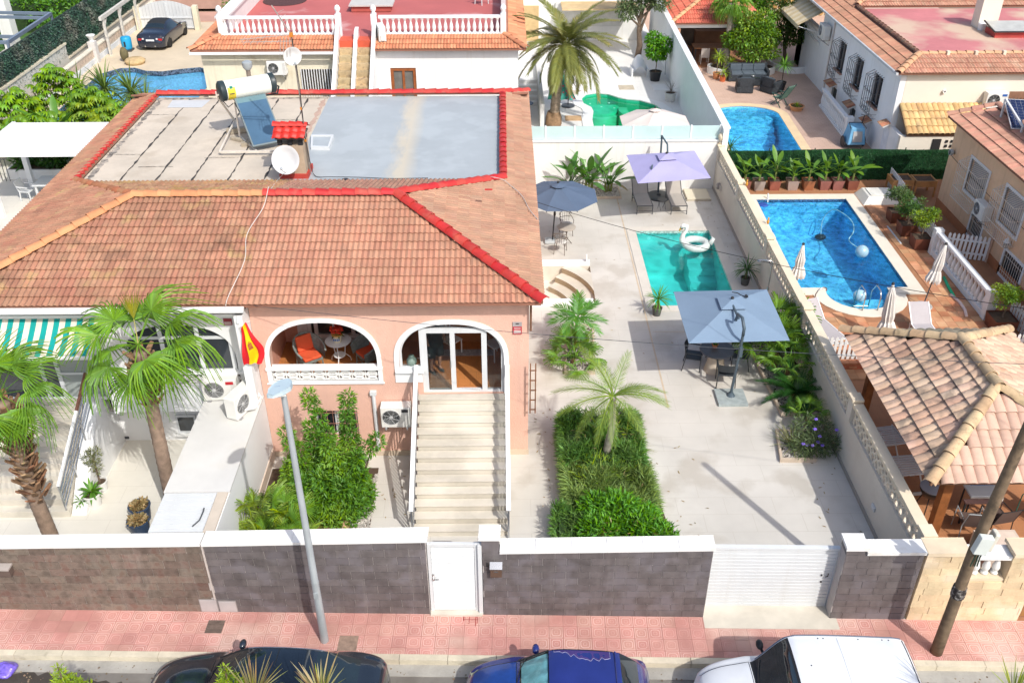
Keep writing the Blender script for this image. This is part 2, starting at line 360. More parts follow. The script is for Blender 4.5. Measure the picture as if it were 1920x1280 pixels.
b=MB();o=offset(POOL_T,-.008);b.v=[(x,y,z)for z in(-.001,-.17)for x,y in o];b.f=[(i,(i+1)%4,(i+1)%4+4,i+4)for i in range(4)];b.build('tile_band',mosaic('pale_teal_band',(.42,.60,.56),22,.35),TP);MB().prism(offset(POOL_T,.32),.003,.022,[offset(POOL_T,-.02)]).build('coping',mat('pool_edge_stone',(.60,.565,.50),.6,.06,1.5,.1),TP,bevel=.006)
for lx in(5.55,6.4):MB().lathe([(.0,-.012),(.06,-.012),(.07,0)],(lx,32.24,-.3),10,(0,-1,0)).build('pool_light',WHITE2,TP)
BLUEB=mosaic('blue_mosaic',(.17,.60,1.),20.,.22)
WBLUE=glassmat('blue_water',(.55,.90,1.),.0,.02,.34,4.,(4.2,.42))
BP=pool('swimming_pool','large blue mosaic pool with rounded steps end beside the orange house',POOL_B,1.6,.45,BLUEB,WBLUE,CREAMCOP,wz=-.1,band=mosaic('dark_blue_band',(.04,.12,.25),26,.8))
for k in range(3):MB().prism(arc(12.0,27.5,1.1-.28*k,180,360,12,1.0-.26*k),-1.59,-.3-.25*k).build('step',BLUEB,BP)
MP=pool('swimming_pool','blue pool with sandy curved coping in the rose paved yard behind green screen',POOL_M,1.4,.42,mosaic('sky_mosaic',(.17,.62,1.),20.,.22),WBLUE,mat('sand_coping',(.70,.53,.33),.75,.08,2,.2),wz=-.1)
for k in range(3):MB().box(10.5,45.35-.45*k,-1.39,13.55,45.75-.45*k if k else 45.9,-.35-.3*k).build('step',MATS['sky_mosaic'],MP)
GREENB=mat('green_liner',(.05,.58,.38),.4,.06,.7)
GP=pool('swimming_pool','bright green free form pool with thick white rim behind the frosted glass',POOL_G,1.3,.5,GREENB,glassmat('green_water',(.50,.92,.78),.0,.02,.15,3,(2.5,.12)),WHITE2,wz=-.1,ctop=.05)
GRL=mat('pale_green_liner',(.16,.60,.42),.4,.05,.8)
MB().prism(arc(5.05,47.25,.98,150,390,16,.95),-1.29,-.35).build('ledge',GREENB,GP)
MB().prism(arc(5.05,47.2,1.0,190,350,14,1.25)+arc(5.05,47.2,.8,350,190,14,.95),-1.29,-.5).build('step',GRL,GP)
MB().prism(arc(7.4,46.6,1.5,165,260,12,1.6)+arc(7.4,46.6,1.05,260,165,12,1.15),-1.29,-.22).build('dividing_wall',GRL,GP)
for x,y in((4.55,47.9),(5.55,48.0),(5.1,47.4),(5.75,47.2),(7.2,46.5)):MB().lathe([(0,.03),(.05,.025),(.06,0)],(x,y,-.36),8).build('pool_jet',WHITE2,GP)
LP_=pool('swimming_pool','blue pool with wavy mosaic edge beside the dark convertible',POOL_L,1.4,0,mosaic('pale_blue_mosaic',(.32,.56,.74),13.,.15),glassmat('calm_blue_water',(.62,.86,.93),.02,.02,.04,2),None,wz=-.25,band=mosaic('grey_band',(.09,.12,.17),16,.9))
# the street (frame turned 1.5 degrees: s along the wall, t towards the houses)
TH=-.0265
def street(name,label,cat,group=None,s=0.,t=0.,z=0.):
 o=T(name,label,cat,(s*cos(TH)-t*sin(TH),13.76+s*sin(TH)+t*cos(TH),z),TH,group,local=True);return o
def S(s,t,z=0.):return Vector((s*cos(TH)-t*sin(TH),13.76+s*sin(TH)+t*cos(TH),z))
def sroot(name):
 o=bpy.data.objects.new(name,None);COL.objects.link(o);o.location=(0,13.76,0);o.rotation_euler=(0,0,TH);o['kind']='structure';OFF[o.name]=None;return o
def spoly(*st):return[tuple(S(a,b))[:2]for a,b in st]
plot('road',spoly((-80,-9.5),(80,-9.5),(80,-1.2),(-80,-1.2)),-.14,ASPH)
plot('near_pavement',spoly((-80,-30),(80,-30),(80,-9.5),(-80,-9.5)),.0,CONC)
random.seed(3);pts=[(-7.1,-1.24)]
xs=-7.1
pts=[(-80,-2.9),(-6.2,-2.9),(-6.0,-1.75)]
while xs>-13:pts.append((xs+.9,-1.62+random.uniform(-.1,.08)-(.22 if xs>-9.6 else 0)*max(0,1-abs(xs+8.3)/1.4)+(.12 if xs<-10.2 else 0)));xs-=.16
pts.append((-80,-1.5))
plot('dark_road_repair',spoly(*pts),-.136,ASPHD)
PV=sroot('pavement')
TILE=mat('red_pavement_tile',(.51,.255,.215),.8,.14,.9,.25,60,rnd=.09,stain=((.62,.45,.38),.55,.54,.55))
def tile_print(N,L):
 geo=N.new('ShaderNodeNewGeometry');sp=N.new('ShaderNodeSeparateXYZ');L.new(geo.outputs['Position'],sp.inputs[0])
 s_=mth(N,L,'MULTIPLY_ADD',sp.outputs[1],TH,mth(N,L,'ADD',sp.outputs[0],-13.76*TH));t_=mth(N,L,'MULTIPLY_ADD',sp.outputs[0],-TH,mth(N,L,'ADD',sp.outputs[1],-13.76))
 def cell(o,off):
  k=mth(N,L,'FRACT',mth(N,L,'MULTIPLY_ADD',o,1/.3,off));return mth(N,L,'ABSOLUTE',mth(N,L,'ADD',k,-.5))
 a=cell(s_,100.);b2=cell(t_,100.)
 pw=mth(N,L,'POWER',mth(N,L,'ADD',mth(N,L,'POWER',a,4.),mth(N,L,'POWER',b2,4.)),.25)
 l1=mth(N,L,'COMPARE',pw,.30,.018);l2=mth(N,L,'COMPARE',pw,.12,.013)
 l3=mth(N,L,'COMPARE',mth(N,L,'MAXIMUM',a,b2),.43,.015)
 f=mth(N,L,'MAXIMUM',mth(N,L,'MAXIMUM',l1,l3),mth(N,L,'MULTIPLY',l2,.6))
 n=N.new('ShaderNodeTexNoise');n.inputs['Scale'].default_value=.9;L.new(geo.outputs['Position'],n.inputs['Vector'])
 r=N.new('ShaderNodeMapRange');r.inputs[1].default_value=.35;r.inputs[2].default_value=.62;L.new(n.outputs[0],r.inputs[0])
 return mth(N,L,'MULTIPLY',mth(N,L,'MULTIPLY',f,r.outputs[0]),.7)
overlay(TILE,tile_print,(.80,.62,.55))
struct(MB().box(-14,-1.06,-.2,13,.02,-.006).build('pavement_bed',mat('tile_bedding',(.62,.42,.35),.9,.1,3),PV))
pt=MB().box(-.148,-.148,0,.148,.148,.024).mesh('paving_tile');pt.materials.append(TILE);random.seed(5);k=0
for i in range(-38,37):
 for j in range(4):
  s0=i*.3+.15;t0=-.15-.3*j if j<3 else-.98
  big=-11.2<s0<11.2
  M=Matrix.Translation((s0,t0,-.02+random.uniform(0,.004)))@Matrix.Rotation(random.uniform(-.012,.012),4,'X')
  if j==3:M=M@Matrix.Diagonal((1,.52,1,1))
  if big and k<300:inst(pt,'paving_tile',PV,M);k+=1
b=MB();b.box(-14,-1.06,-.02,-11.25,0,.003);b.box(11.25,-1.06,-.02,13,0,.003);b.build('paving_edge',TILE,PV)
KB=sroot('kerb');ks=MB().box(-.495,-.075,-.2,.495,.075,.012).mesh('kerb_stone');ks.materials.append(KERB)
for i in range(-13,14):inst(ks,'kerb_stone',KB,Matrix.Translation((i*1.0+.3,-1.14,random.uniform(-.004,.004))))
struct(MB().box(-80,-1.5,-.2,80,-1.215,-.125).build('gutter_strip',mat('gutter_concrete',(.36,.345,.31),.9,.15,3,.4,60),KB))
gr=MB();random.seed(9)
for _ in range(260):
 s0=random.uniform(-11,11);gr.cbox(tuple(Vector((s0,-1.32-abs(random.gauss(0,.35)),-.13))),(random.uniform(.01,.04),)*2+(.012,),random.random()*3)
o=gr.build('roadside_debris',mat('dry_debris',(.2,.15,.1),.9,.3,5,rnd=.3),KB);o['kind']='stuff'
# front boundary walls, gates, street furniture
BRICKD=mat('dark_brown_wall_tile',(.128,.114,.114),.45,.2,3.5,.3,50,rnd=.13,spec=.45,c2=(.15,.137,.146),streak=((.20,.18,.17),.45))
BRICKB=mat('mottled_brown_wall_tile',(.20,.155,.125),.6,.35,5,.3,50,rnd=.2,streak=((.28,.24,.21),.4),stain=((.12,.06,.045),5,.52,.6))
JOINT=mat('pale_joint',(.46,.42,.40),.85,.1,4)
COPW=mat('white_coping',(.76,.755,.735),.6,.04,1.5,.2,60,stain=((.55,.49,.40),1.6,.60,.5))
def tile_wall(t,s0,s1,za,zb,th,tm,rows,ln,jm,face=True,seed=1,t0=0.):
 """slightly stepped wall clad in long tiles; courses fan a little because the street falls along it"""
 rnd=random.Random(seed);ztop=lambda s:za+(zb-za)*(s-s0)/(s1-s0)
 MB().ext([(s0,t0+.012,0),(s1,t0+.012,0),(s1,t0+.012,zb),(s0,t0+.012,za)],(0,th-.012,0)).build('wall_core',jm,t)
 n=rows;meshes={}
 for r in range(n):
  x=s0+.004-(0 if r%2 else .5*ln)+rnd.uniform(-.02,.02)
  while x<s1-.03:
   a=max(x,s0+.003);e=min(x+ln,s1-.003);x+=ln
   if e-a<.05:continue
   m_=(a+e)/2;h=ztop(m_)/n;key=round(e-a,2)
   if key not in meshes:
    me=MB().box(-.5,-.008,-.5,.5,.006,.5).mesh('wall_tile');me.materials.append(tm);meshes[key]=me
   M=Matrix.Translation((m_,t0+.008-rnd.uniform(0,.003),h*(r+.5)))@Matrix.Rotation(-atan2((zb-za)*(r+.5)/n,s1-s0),4,'Y')@Matrix.Diagonal((e-a-.012,1,h-.014,1))
   inst(meshes[key],'wall_tile',t,M)
def coping(t,s0,s1,za,zb,t0,t1,th=.07,step=1.0,m=None,name='coping_stone'):
 n=max(1,round((s1-s0)/step));z=lambda s:za+(zb-za)*(s-s0)/(s1-s0)
 for i in range(n):
  a=s0+(s1-s0)*i/n+(.003 if i else 0);e=s0+(s1-s0)*(i+1)/n-(.003 if i<n-1 else 0)
  MB().ext([(a,t0,z(a)),(e,t0,z(e)),(e,t0,z(e)+th),(a,t0,z(a)+th)],(0,t1-t0,0)).build(name,m or COPW,t,bevel=.006)
t=street('boundary_wall','mottled brown tiled front wall of the white house, leftmost on the pavement','wall')
tile_wall(t,-12.4,-6.30,1.80,1.99,.22,BRICKB,9,.55,JOINT,seed=2);coping(t,-12.4,-6.30,1.805,1.995,-.03,.30,step=6)
t=street('boundary_wall','long dark tiled front wall with white coping left of the white wicket gate','wall')
tile_wall(t,-6.26,-1.66,1.99,2.17,.26,BRICKD,10,.5,JOINT,seed=3);coping(t,-6.27,-1.62,1.995,2.175,-.03,.34,step=1.0)
MB().box(-6.30,-.004,0,-6.26,.2,1.97).build('joint_strip',mat('pale_mortar',(.5,.44,.4),.9,.1,5),t)
t=street('boundary_wall','dark tiled wall with letterbox between the wicket gate and the wide gate','wall')
tile_wall(t,-.50,4.23,1.85,2.0,.26,BRICKD,10,.5,JOINT,seed=4);coping(t,-.14,4.26,1.87,2.02,-.03,.34,step=.75)
MB().box(-.52,.004,1.85,-.16,.3,2.24).build('pillar_top',BRICKD,t);coping(t,-.57,-.13,2.245,2.25,-.04,.34,.08)
t=street('boundary_wall','short dark tiled wall and post at the right of the wide white gate','wall')
tile_wall(t,6.93,8.53,1.90,1.93,.3,BRICKD,10,.5,JOINT,seed=5,t0=.002);MB().box(6.93,.006,1.9,7.31,.34,2.06).build('pillar_top',BRICKD,t)
coping(t,6.9,7.35,2.062,2.066,-.04,.38,.08);coping(t,7.352,8.55,1.93,1.955,-.03,.36)
g=street('wicket_gate','narrow white louvred pedestrian gate between dark tiled walls','gate',s=-1.09,t=.1)
b=MB();b.box(-.555,-.04,.0,-.485,.04,2.03);b.box(.42,-.04,0,.49,.04,2.05);b.box(-.485,-.035,1.955,.42,.035,2.04);b.box(-.485,-.035,.06,.42,.035,.13);b.build('frame',WPVC,g,bevel=.004)
sl=MB().add([(-.48,-.046,-.050),(.41,-.046,-.050),(.41,-.010,.050),(-.48,-.010,.050),(-.48,.012,-.050),(.41,.012,-.050),(.41,.02,.050),(-.48,.02,.050)],[(0,1,2,3),(7,6,5,4),(0,4,5,1),(1,5,6,2),(2,6,7,3),(3,7,4,0)]).mesh('slat');sl.materials.append(WPVC)
for i in range(17):inst(sl,'slat',g,Matrix.Translation((.0,0,.18+i*.106)))
b=MB();b.box(-.475,-.055,.98,-.44,-.04,1.16);b.tube([(-.46,-.05,1.07),(-.46,-.1,1.07),(-.33,-.1,1.07)],.011,6);b.build('handle',STEEL,g)
MB().box(.492,-.1,0,.575,.16,2.06).build('side_jamb',WPVC,g)
MB().box(-.56,-.16,-.02,.56,.1,.05).build('threshold',STONES,g)
g=street('sliding_gate','wide white ribbed driveway gate','gate',s=5.58,t=.36)
rb=MB().box(-1.33,-.034,.005,1.33,.02,.078).mesh('panel_rib');rb.materials.append(WPVC)
for i in range(17):inst(rb,'panel_rib',g,Matrix.Translation((.0,0,.0+i*.1)))
b=MB();b.box(-1.34,-.02,0,1.34,.05,1.72);b.box(-1.36,-.045,1.70,1.36,.06,1.76);b.build('leaf_frame',WPVC,g)
b=MB();b.tube([(1.18,-.06,.95),(1.22,-.07,.98),(1.22,-.07,1.06)],.012,6);b.cbox((1.12,-.04,.78),(.03,.03,.03));b.cbox((1.1,-.04,.98),(.03,.03,.03));b.build('handle',BLACKM,g)
MB().box(-1.36,-.66,-.02,1.5,.05,.012).build('threshold',STONES,g)
m=street('letterbox','small steel letterbox on the dark tiled wall beside the wicket gate','letterbox',s=-.22,t=-.002,z=1.28)
b=MB().box(-.12,-.12,0,.12,-.012,.24);b.build('box',mat('brown_metal',(.17,.11,.08),.4,.05,4,metal=.4),m,bevel=.006)
MB().add([(-.13,-.14,.245),(.13,-.14,.245),(.13,-.012,.33),(-.13,-.012,.33),(-.13,-.14,.255),(.13,-.14,.255),(.13,-.012,.345),(-.13,-.012,.345)],[(0,3,2,1),(4,5,6,7),(0,1,5,4),(1,2,6,5),(2,3,7,6),(3,0,4,7)]).build('lid',STEEL,m)
MB().box(-.045,-.124,.15,.045,-.12,.18).build('slot',STEEL,m)
b=MB().box(-.2,-.014,.2,-.17,-.012,.32);b.build('doorbell',BLACKM,m)
m=street('letterbox','brown metal letterbox on the mottled wall, at the left edge of the photo','letterbox',s=-10.55,t=-.002,z=1.2)
MB().box(-.2,-.16,0,.17,-.012,.2).build('box',mat('brown_metal2',(.13,.095,.08),.5,.1,4),m);MB().box(-.22,-.2,.2,.19,-.012,.24).build('lid',mat('grey_lid',(.4,.36,.33),.5,.1,4),m)
for s_,z_,lab in((-6.44,.30,'grey meter flap at the foot of the mottled brown wall'),(-6.03,.26,'grey meter flap at the foot of the long dark wall')):
 m=street('meter_box',lab,'meter box','meter flaps low on the wall',s_,-.004);MB().box(-.18,-.02,.03,.18,-.008,z_+.08).build('flap',mat('flap_grey',(.46,.42,.41),.6,.08,4),m,bevel=.004);MB().box(-.195,-.01,.015,.195,.008,z_+.095).build('frame',mat('flap_frame',(.3,.27,.26),.6,.08,4),m)
for s_,t_,sx,sy,lab,c in((-6.23,-.41,.36,.34,'brown ribbed drain lid in the pavement near the wall seam',(.15,.11,.09)),(-3.32,-.80,.40,.38,'plain rusty square inspection lid beside the lamp post',(.30,.21,.16))):
 m=street('drain_lid',lab,'drain lid','lids in the pavement',s_,t_,.005);mm=mat('cast_iron_'+str(int(c[0]*100)),c,.7,.25,9,.5,50)
 MB().box(-sx/2,-sy/2,0,sx/2,sy/2,.008).build('lid',mm,m)
 if sx<.38:
  for i in range(5):MB().box(-sx/2+.02,-sy/2+.025+i*.065,.008,sx/2-.02,-sy/2+.06+i*.065,.016).build('rib',mm,m)
m=street('paint_marks','dark red painted strokes on the pavement by the wicket gate','paint marks',s=-.95,t=-.06,z=.006)
b=MB();b.box(0,0,0,.33,.02,.002);b.box(0,-.09,0,.33,-.075,.002);b.box(.01,-.12,0,.03,0,.002);b.box(.13,-.2,0,.145,0,.002);b.box(.27,-.26,0,.29,0,.002);b.box(.31,-.18,0,.325,0,.002);b.build('strokes',mat('dark_red_paint',(.30,.045,.04),.7,.2,20),m)
SANDS=mat('split_sandstone',(.66,.52,.33),.85,.14,2.5,.8,30,rnd=.1,c2=(.70,.58,.42))
SANDC=mat('sandstone_cap',(.68,.56,.40),.8,.08,2,.3,40)
t=street('sandstone_wall','split sandstone block front wall with a balustraded opening, right of the dark walls','wall')
rnd=random.Random(8)
b=MB();b.box(8.57,.03,0,9.4,.34,1.93);b.box(9.4,.03,0,10.33,.34,1.17);b.box(10.33,.03,0,10.95,.34,1.93);b.build('wall_core',mat('sand_joint',(.56,.45,.31),.9,.08,4),t)
for r in range(10):
 h=.193;z=r*h;x=8.575-rnd.uniform(0,.3)
 while x<10.94:
  l=rnd.choice((.3,.38,.42));a=max(x,8.575);e=min(x+l,10.94);x+=l
  if r>=6:
   if a<9.4<e:e=9.398
   elif a<10.33<e:a=10.332
   elif 9.4<=a and e<=10.33:continue
  if e-a<.04:continue
  MB().box(a+.003,rnd.uniform(-.012,.006),z+.003,e-.003,.04,z+h-.003).build('stone_block',SANDS,t)
coping(t,8.56,9.43,1.935,1.95,-.05,.40,.09,2,SANDC);coping(t,10.31,10.98,1.935,1.95,-.06,.42,.09,2,SANDC)
b=MB();b.box(9.4,.03,1.172,10.33,.34,1.24);b.build('sill',SANDC,t)
bal=[(.075,0),(.075,.05),(.045,.07),(.07,.13),(.082,.2),(.06,.3),(.036,.4),(.05,.46),(.075,.48),(.075,.53)]
bme=MB().lathe(bal,n=10).mesh('baluster',True);bme.materials.append(WHITE)
for i in range(4):inst(bme,'baluster',t,Matrix.Translation((9.55+.21*i,.19,1.242)))
b=MB().box(9.36,.02,1.774,10.36,.38,1.88);b.build('handrail',WHITE,t,bevel=.01)
g=street('brown_gate','plain ochre brown metal gate at the right edge beyond the sandstone wall','gate',s=11.35,t=.1)
MB().box(-.4,-.02,.06,.6,.02,1.75).build('leaf',mat('ochre_metal',(.33,.17,.06),.5,.1,3),g);b=MB();b.bar((-.36,-.03,.12),(-.36,-.03,1.7),.04);b.bar((-.36,-.03,1.7),(.56,-.03,1.7),.04);b.build('frame',mat('ochre_frame',(.26,.13,.05),.5,.1,3),g)
# street lamp
L_=street('street_lamp','tall slim grey street lamp with a flat blue grey head on the pavement','street lamp',s=-3.82,t=-.74)
b=MB();b.lathe([(.088,0),(.088,.1),(.082,1.2),(.078,1.75)],n=12);b.build('base_tube',GALV,L_,smooth='auto')
b=MB();b.lathe([(.079,1.75),(.083,1.77),(.074,1.8),(.05,6.5)],n=12);b.build('pole',GALV,L_,smooth='auto')
MB().cbox((.0,-.085,1.45),(.09,.012,.16)).build('access_door',GALV,L_)
hd=MB();out=[(.16,.11),(.18,0),(.14,-.14),(.0,-.26),(-.14,-.31),(-.22,-.27),(-.2,-.12),(-.1,.06),(.02,.15),(.12,.16)]
hd.m=Matrix.Translation((0,.0,6.55))@Matrix.Rotation(radians(-6),4,'X')@Matrix.Rotation(radians(18),4,'Z');hd.prism([(x*1.1-.02,y*1.05+.02)for x,y in out],0,.06);hd.build('lamp_head',mat('lamp_head_grey',(.42,.52,.57),.45,.05,3),L_,bevel=.015)
b=MB();b.cbox((-.1,-.06,6.615),(.16,.008,.004),.3);b.build('maker_mark',mat('faded_blue_print',(.2,.27,.4),.6),L_)
b=MB();b.cbox((-.03,-.1,6.535),(.2,.28,.02),.3);b.build('lens',mat('lamp_lens',(.7,.7,.66),.3),L_)
# leaning timber pole with junction boxes and wires
P_=T('utility_pole','leaning weathered timber utility pole with grey junction box','utility pole',tuple(G(1755,1222)))
top=PY(1990,660,12.55);b0=G(1755,1222);mid=PY(1835,1008,12.62)
pts=[b0+(mid-b0)*k for k in(0,.25,.5,.75,1)]+[mid+(top-mid)*k for k in(.3,.6,1)]
b=MB().tube(pts,[.125,.118,.112,.108,.105,.10,.095,.09],12);b.build('pole',WOODP,P_,smooth=True)
q=b0+(mid-b0)*.52;q2=b0+(mid-b0)*.60;b=MB().tube([q,(q+q2)/2,q2],[.135,.14,.13],12);b.build('tape_band',mat('black_tape',(.035,.03,.028),.7,.5,25,.8,20,c2=(.3,.28,.26)),P_)
dv=(mid-b0).normalized();c=mid+dv*-.02
MB().cbox(tuple(c+Vector((-.02,-.2,.05))),(.26,.14,.42),0,0,radians(9)).build('junction_box',mat('box_grey',(.56,.60,.57),.5,.05,4),P_,bevel=.015)
MB().cbox(tuple(c+Vector((.22,-.06,.02))),(.1,.2,.44),0,0,radians(9)).build('second_box',mat('box_cream',(.6,.58,.5),.5,.05,4),P_,bevel=.03)
b=MB()
for dx in(-.05,.03,.08):b.tube([c+Vector((dx,-.15,-.15)),c-dv*.35+Vector((dx*.8,-.14,0)),c-dv*.6+Vector((dx,-.13,0))],.014,5)
b.build('cable_tails',mat('green_black_cable',(.02,.05,.03),.6),P_)
def wire(label,p,q,sag,r=.009,m=BLACKM,n=24,cat='cable',nm='overhead_cable'):
 p=Vector(p);q=Vector(q);pts=[p+(q-p)*(i/n)+Vector((0,0,-4*sag*(i/n)*(1-i/n)))for i in range(n+1)]
 return tag(MB().tube(pts,r,5).build(nm,m),label,cat)
wire('overhead cable sagging from the tiled roof past the teal pool to the pole',PX(1003,378,.95),(13.5,12.3,7.7),.5,.008)
wire('thin overhead cable running along the pink facade towards the timber pole',PY(470,572,18.75),(13.6,12.35,7.2),.3,.006,DKGREY)
wire('dark cable on brackets along the orange wall',(17.36,34.2,2.2),(17.36,26,2.1),.1,.018)
# purple bag in the gutter
b=MB();rnd=random.Random(4)
vs=[]
b.ball((0,0,.1),(.24,.2,.11),18,12);b.v=[(x*(1+.16*sin(7*y+9*z)),y*(1+.14*sin(11*x+5*z)),max(.005,z*(1+.18*sin(17*x+13*y))))for x,y,z in b.v]
o=b.build('plastic_bag',mat('purple_plastic',(.19,.13,.62),.3,.35,16,.6,30));o.location=S(-10.25,-1.55,-.138);o.rotation_euler=(0,0,.5);tag(o,'crumpled purple plastic bag lying in the gutter','bag')
# cars
CARBLK=mat('black_car_paint',(.012,.018,.028),.12,.1,2,coat=1.,spec=.6)
CARGL=mat('car_glass',(.012,.022,.028),.05,.2,2,spec=.8,coat=.6)
CARBLU=mat('blue_car_paint',(.016,.028,.17),.25,.1,2,coat=.7)
CARWHT=mat('white_van_paint',(.72,.74,.76),.3,.05,1.2,coat=.4,stain=((.5,.48,.44),1.6,.60,.3))
CARTRIM=mat('black_car_trim',(.02,.02,.022),.5,.1,5)
TYRE=mat('tyre_rubber',(.018,.018,.018),.8,.1,8);RIM=mat('alloy_rim',(.5,.5,.52),.3,.05,5,metal=.8)
def catmull(P,x):
 """P: rows with increasing first column; interpolate the other columns at x (monotone-ish)"""
 i=0
 while i<len(P)-2 and x>P[i+1][0]:i+=1
 a,b=P[i],P[i+1];u=(x-a[0])/(b[0]-a[0]);pa=P[i-1]if i else a;pb=P[i+2]if i+2<len(P)else b;out=[]
 for k in range(1,len(a)):
  m0=(b[k]-pa[k])/max(1e-6,b[0]-pa[0])*(b[0]-a[0]);m1=(pb[k]-a[k])/max(1e-6,pb[0]-a[0])*(b[0]-a[0])
  h=u*u;c=h*u;out.append((2*c-3*h+1)*a[k]+(c-2*h+u)*m0+(-2*c+3*h)*b[k]+(c-h)*m1)
 return out
def car_surface(P):
 def fn(x,a):
  wb,zb,wr,zr,cr=catmull(P,x);A=abs(a)
  sec=[(0,0,zr+cr),(.2,wr*.55,zr+cr*.78),(.36,wr*.93,zr+cr*.12),(.42,wr,zr-.02),(.58,wb*.985,zb+.02),(.64,wb,zb-.05),(.82,wb*1.01,(zb+.25)/2),(1,wb*.95,.22)]
  y,z=catmull(sec,A);return(x,y if a>=0 else-y,z)
 return fn
def car(root,P,regions,paints,nx=72,na=64,wheels=(),extra=None):
 fn=car_surface(P);x0,x1=P[0][0],P[-1][0];parts={}
 for i in range(nx):
  for j in range(na):
   xa,xb=x0+(x1-x0)*i/nx,x0+(x1-x0)*(i+1)/nx;a0,a1=-1+2*j/na,-1+2*(j+1)/na
   r=regions((xa+xb)/2,(a0+a1)/2);d=parts.setdefault(r,(MB(),{}));mb,idx=d
   q=[]
   for ii,jj,x,a in((i,j,xa,a0),(i+1,j,xb,a0),(i+1,j+1,xb,a1),(i,j+1,xa,a1)):
    if(ii,jj)not in idx:idx[(ii,jj)]=len(mb.v);mb.v.append(fn(x,a))
    q.append(idx[(ii,jj)])
   mb.f.append(tuple(q))
 d=parts['body'][0]
 for xe in(x0,x1):
  k=len(d.v);ring=[fn(xe,-1+2*j/na)for j in range(na+1)];d.v+=ring;d.f.append(tuple(range(k,k+na+1)))
 objs={}
 for r,(mb,_)in parts.items():
  nm=r.split('.')[0];objs[r]=mb.build(nm,paints.get(nm,paints['body']),root,smooth=True)
 for x,y,rr in wheels:
  wl=T_part('wheel',root);s_=1 if y>0 else-1
  MB().lathe([(rr*.55,-.09),(rr*.93,-.1),(rr,-.06),(rr,.06),(rr*.93,.1),(rr*.55,.09)],(x,y,rr-.0),20,(0,s_,0)).build('tyre',TYRE,wl,smooth='auto')
  b=MB().lathe([(rr*.58,.05),(rr*.5,.085),(.05,.07),(0,.08)],(x,y,rr),16,(0,s_,0));b.build('rim',RIM,wl)
 return fn
def T_part(name,parent):
 o=bpy.data.objects.new(name,None);COL.objects.link(o);o.parent=parent;OFF[o.name]=OFF.get(parent.name);return o
def on_car(fn,pts,lift=.004):
 out=[]
 for x,a in pts:
  p=Vector(fn(x,a));px=Vector(fn(x+.01,a))-p;pa=Vector(fn(x,a+.01))-p;n=px.cross(pa).normalized();n=n if n.z>0 else-n
  out.append(p+n*lift)
 return out
def seams(c,fn,xs,hood,a_=.388):
 b=MB()
 for x in xs:b.tube(on_car(fn,[(x,s*(.44+.03*k))for s in(1,)for k in range(18)],.001),.006,4);b.tube(on_car(fn,[(x,-(.44+.03*k))for k in range(18)],.001),.006,4)
 for s in(1,-1):b.tube(on_car(fn,[(hood[0]+(hood[1]-hood[0])*k/10,s*a_)for k in range(11)],.001),.006,4)
 b.tube(on_car(fn,[(hood[1],-a_+2*a_*k/12)for k in range(13)],.002),.007,4);b.build('panel_gap',CARTRIM,c)
def mirror(root,p,m):
 b=MB();b.ball(p,(.075,.12,.075),10,7);b.tube([Vector(p)+Vector((.02,-.1 if p[1]>0 else .1,-.03)),Vector(p)+Vector((.06,-.22 if p[1]>0 else .22,-.06))],.03,6);return b.build('door_mirror',m,root,smooth=True)
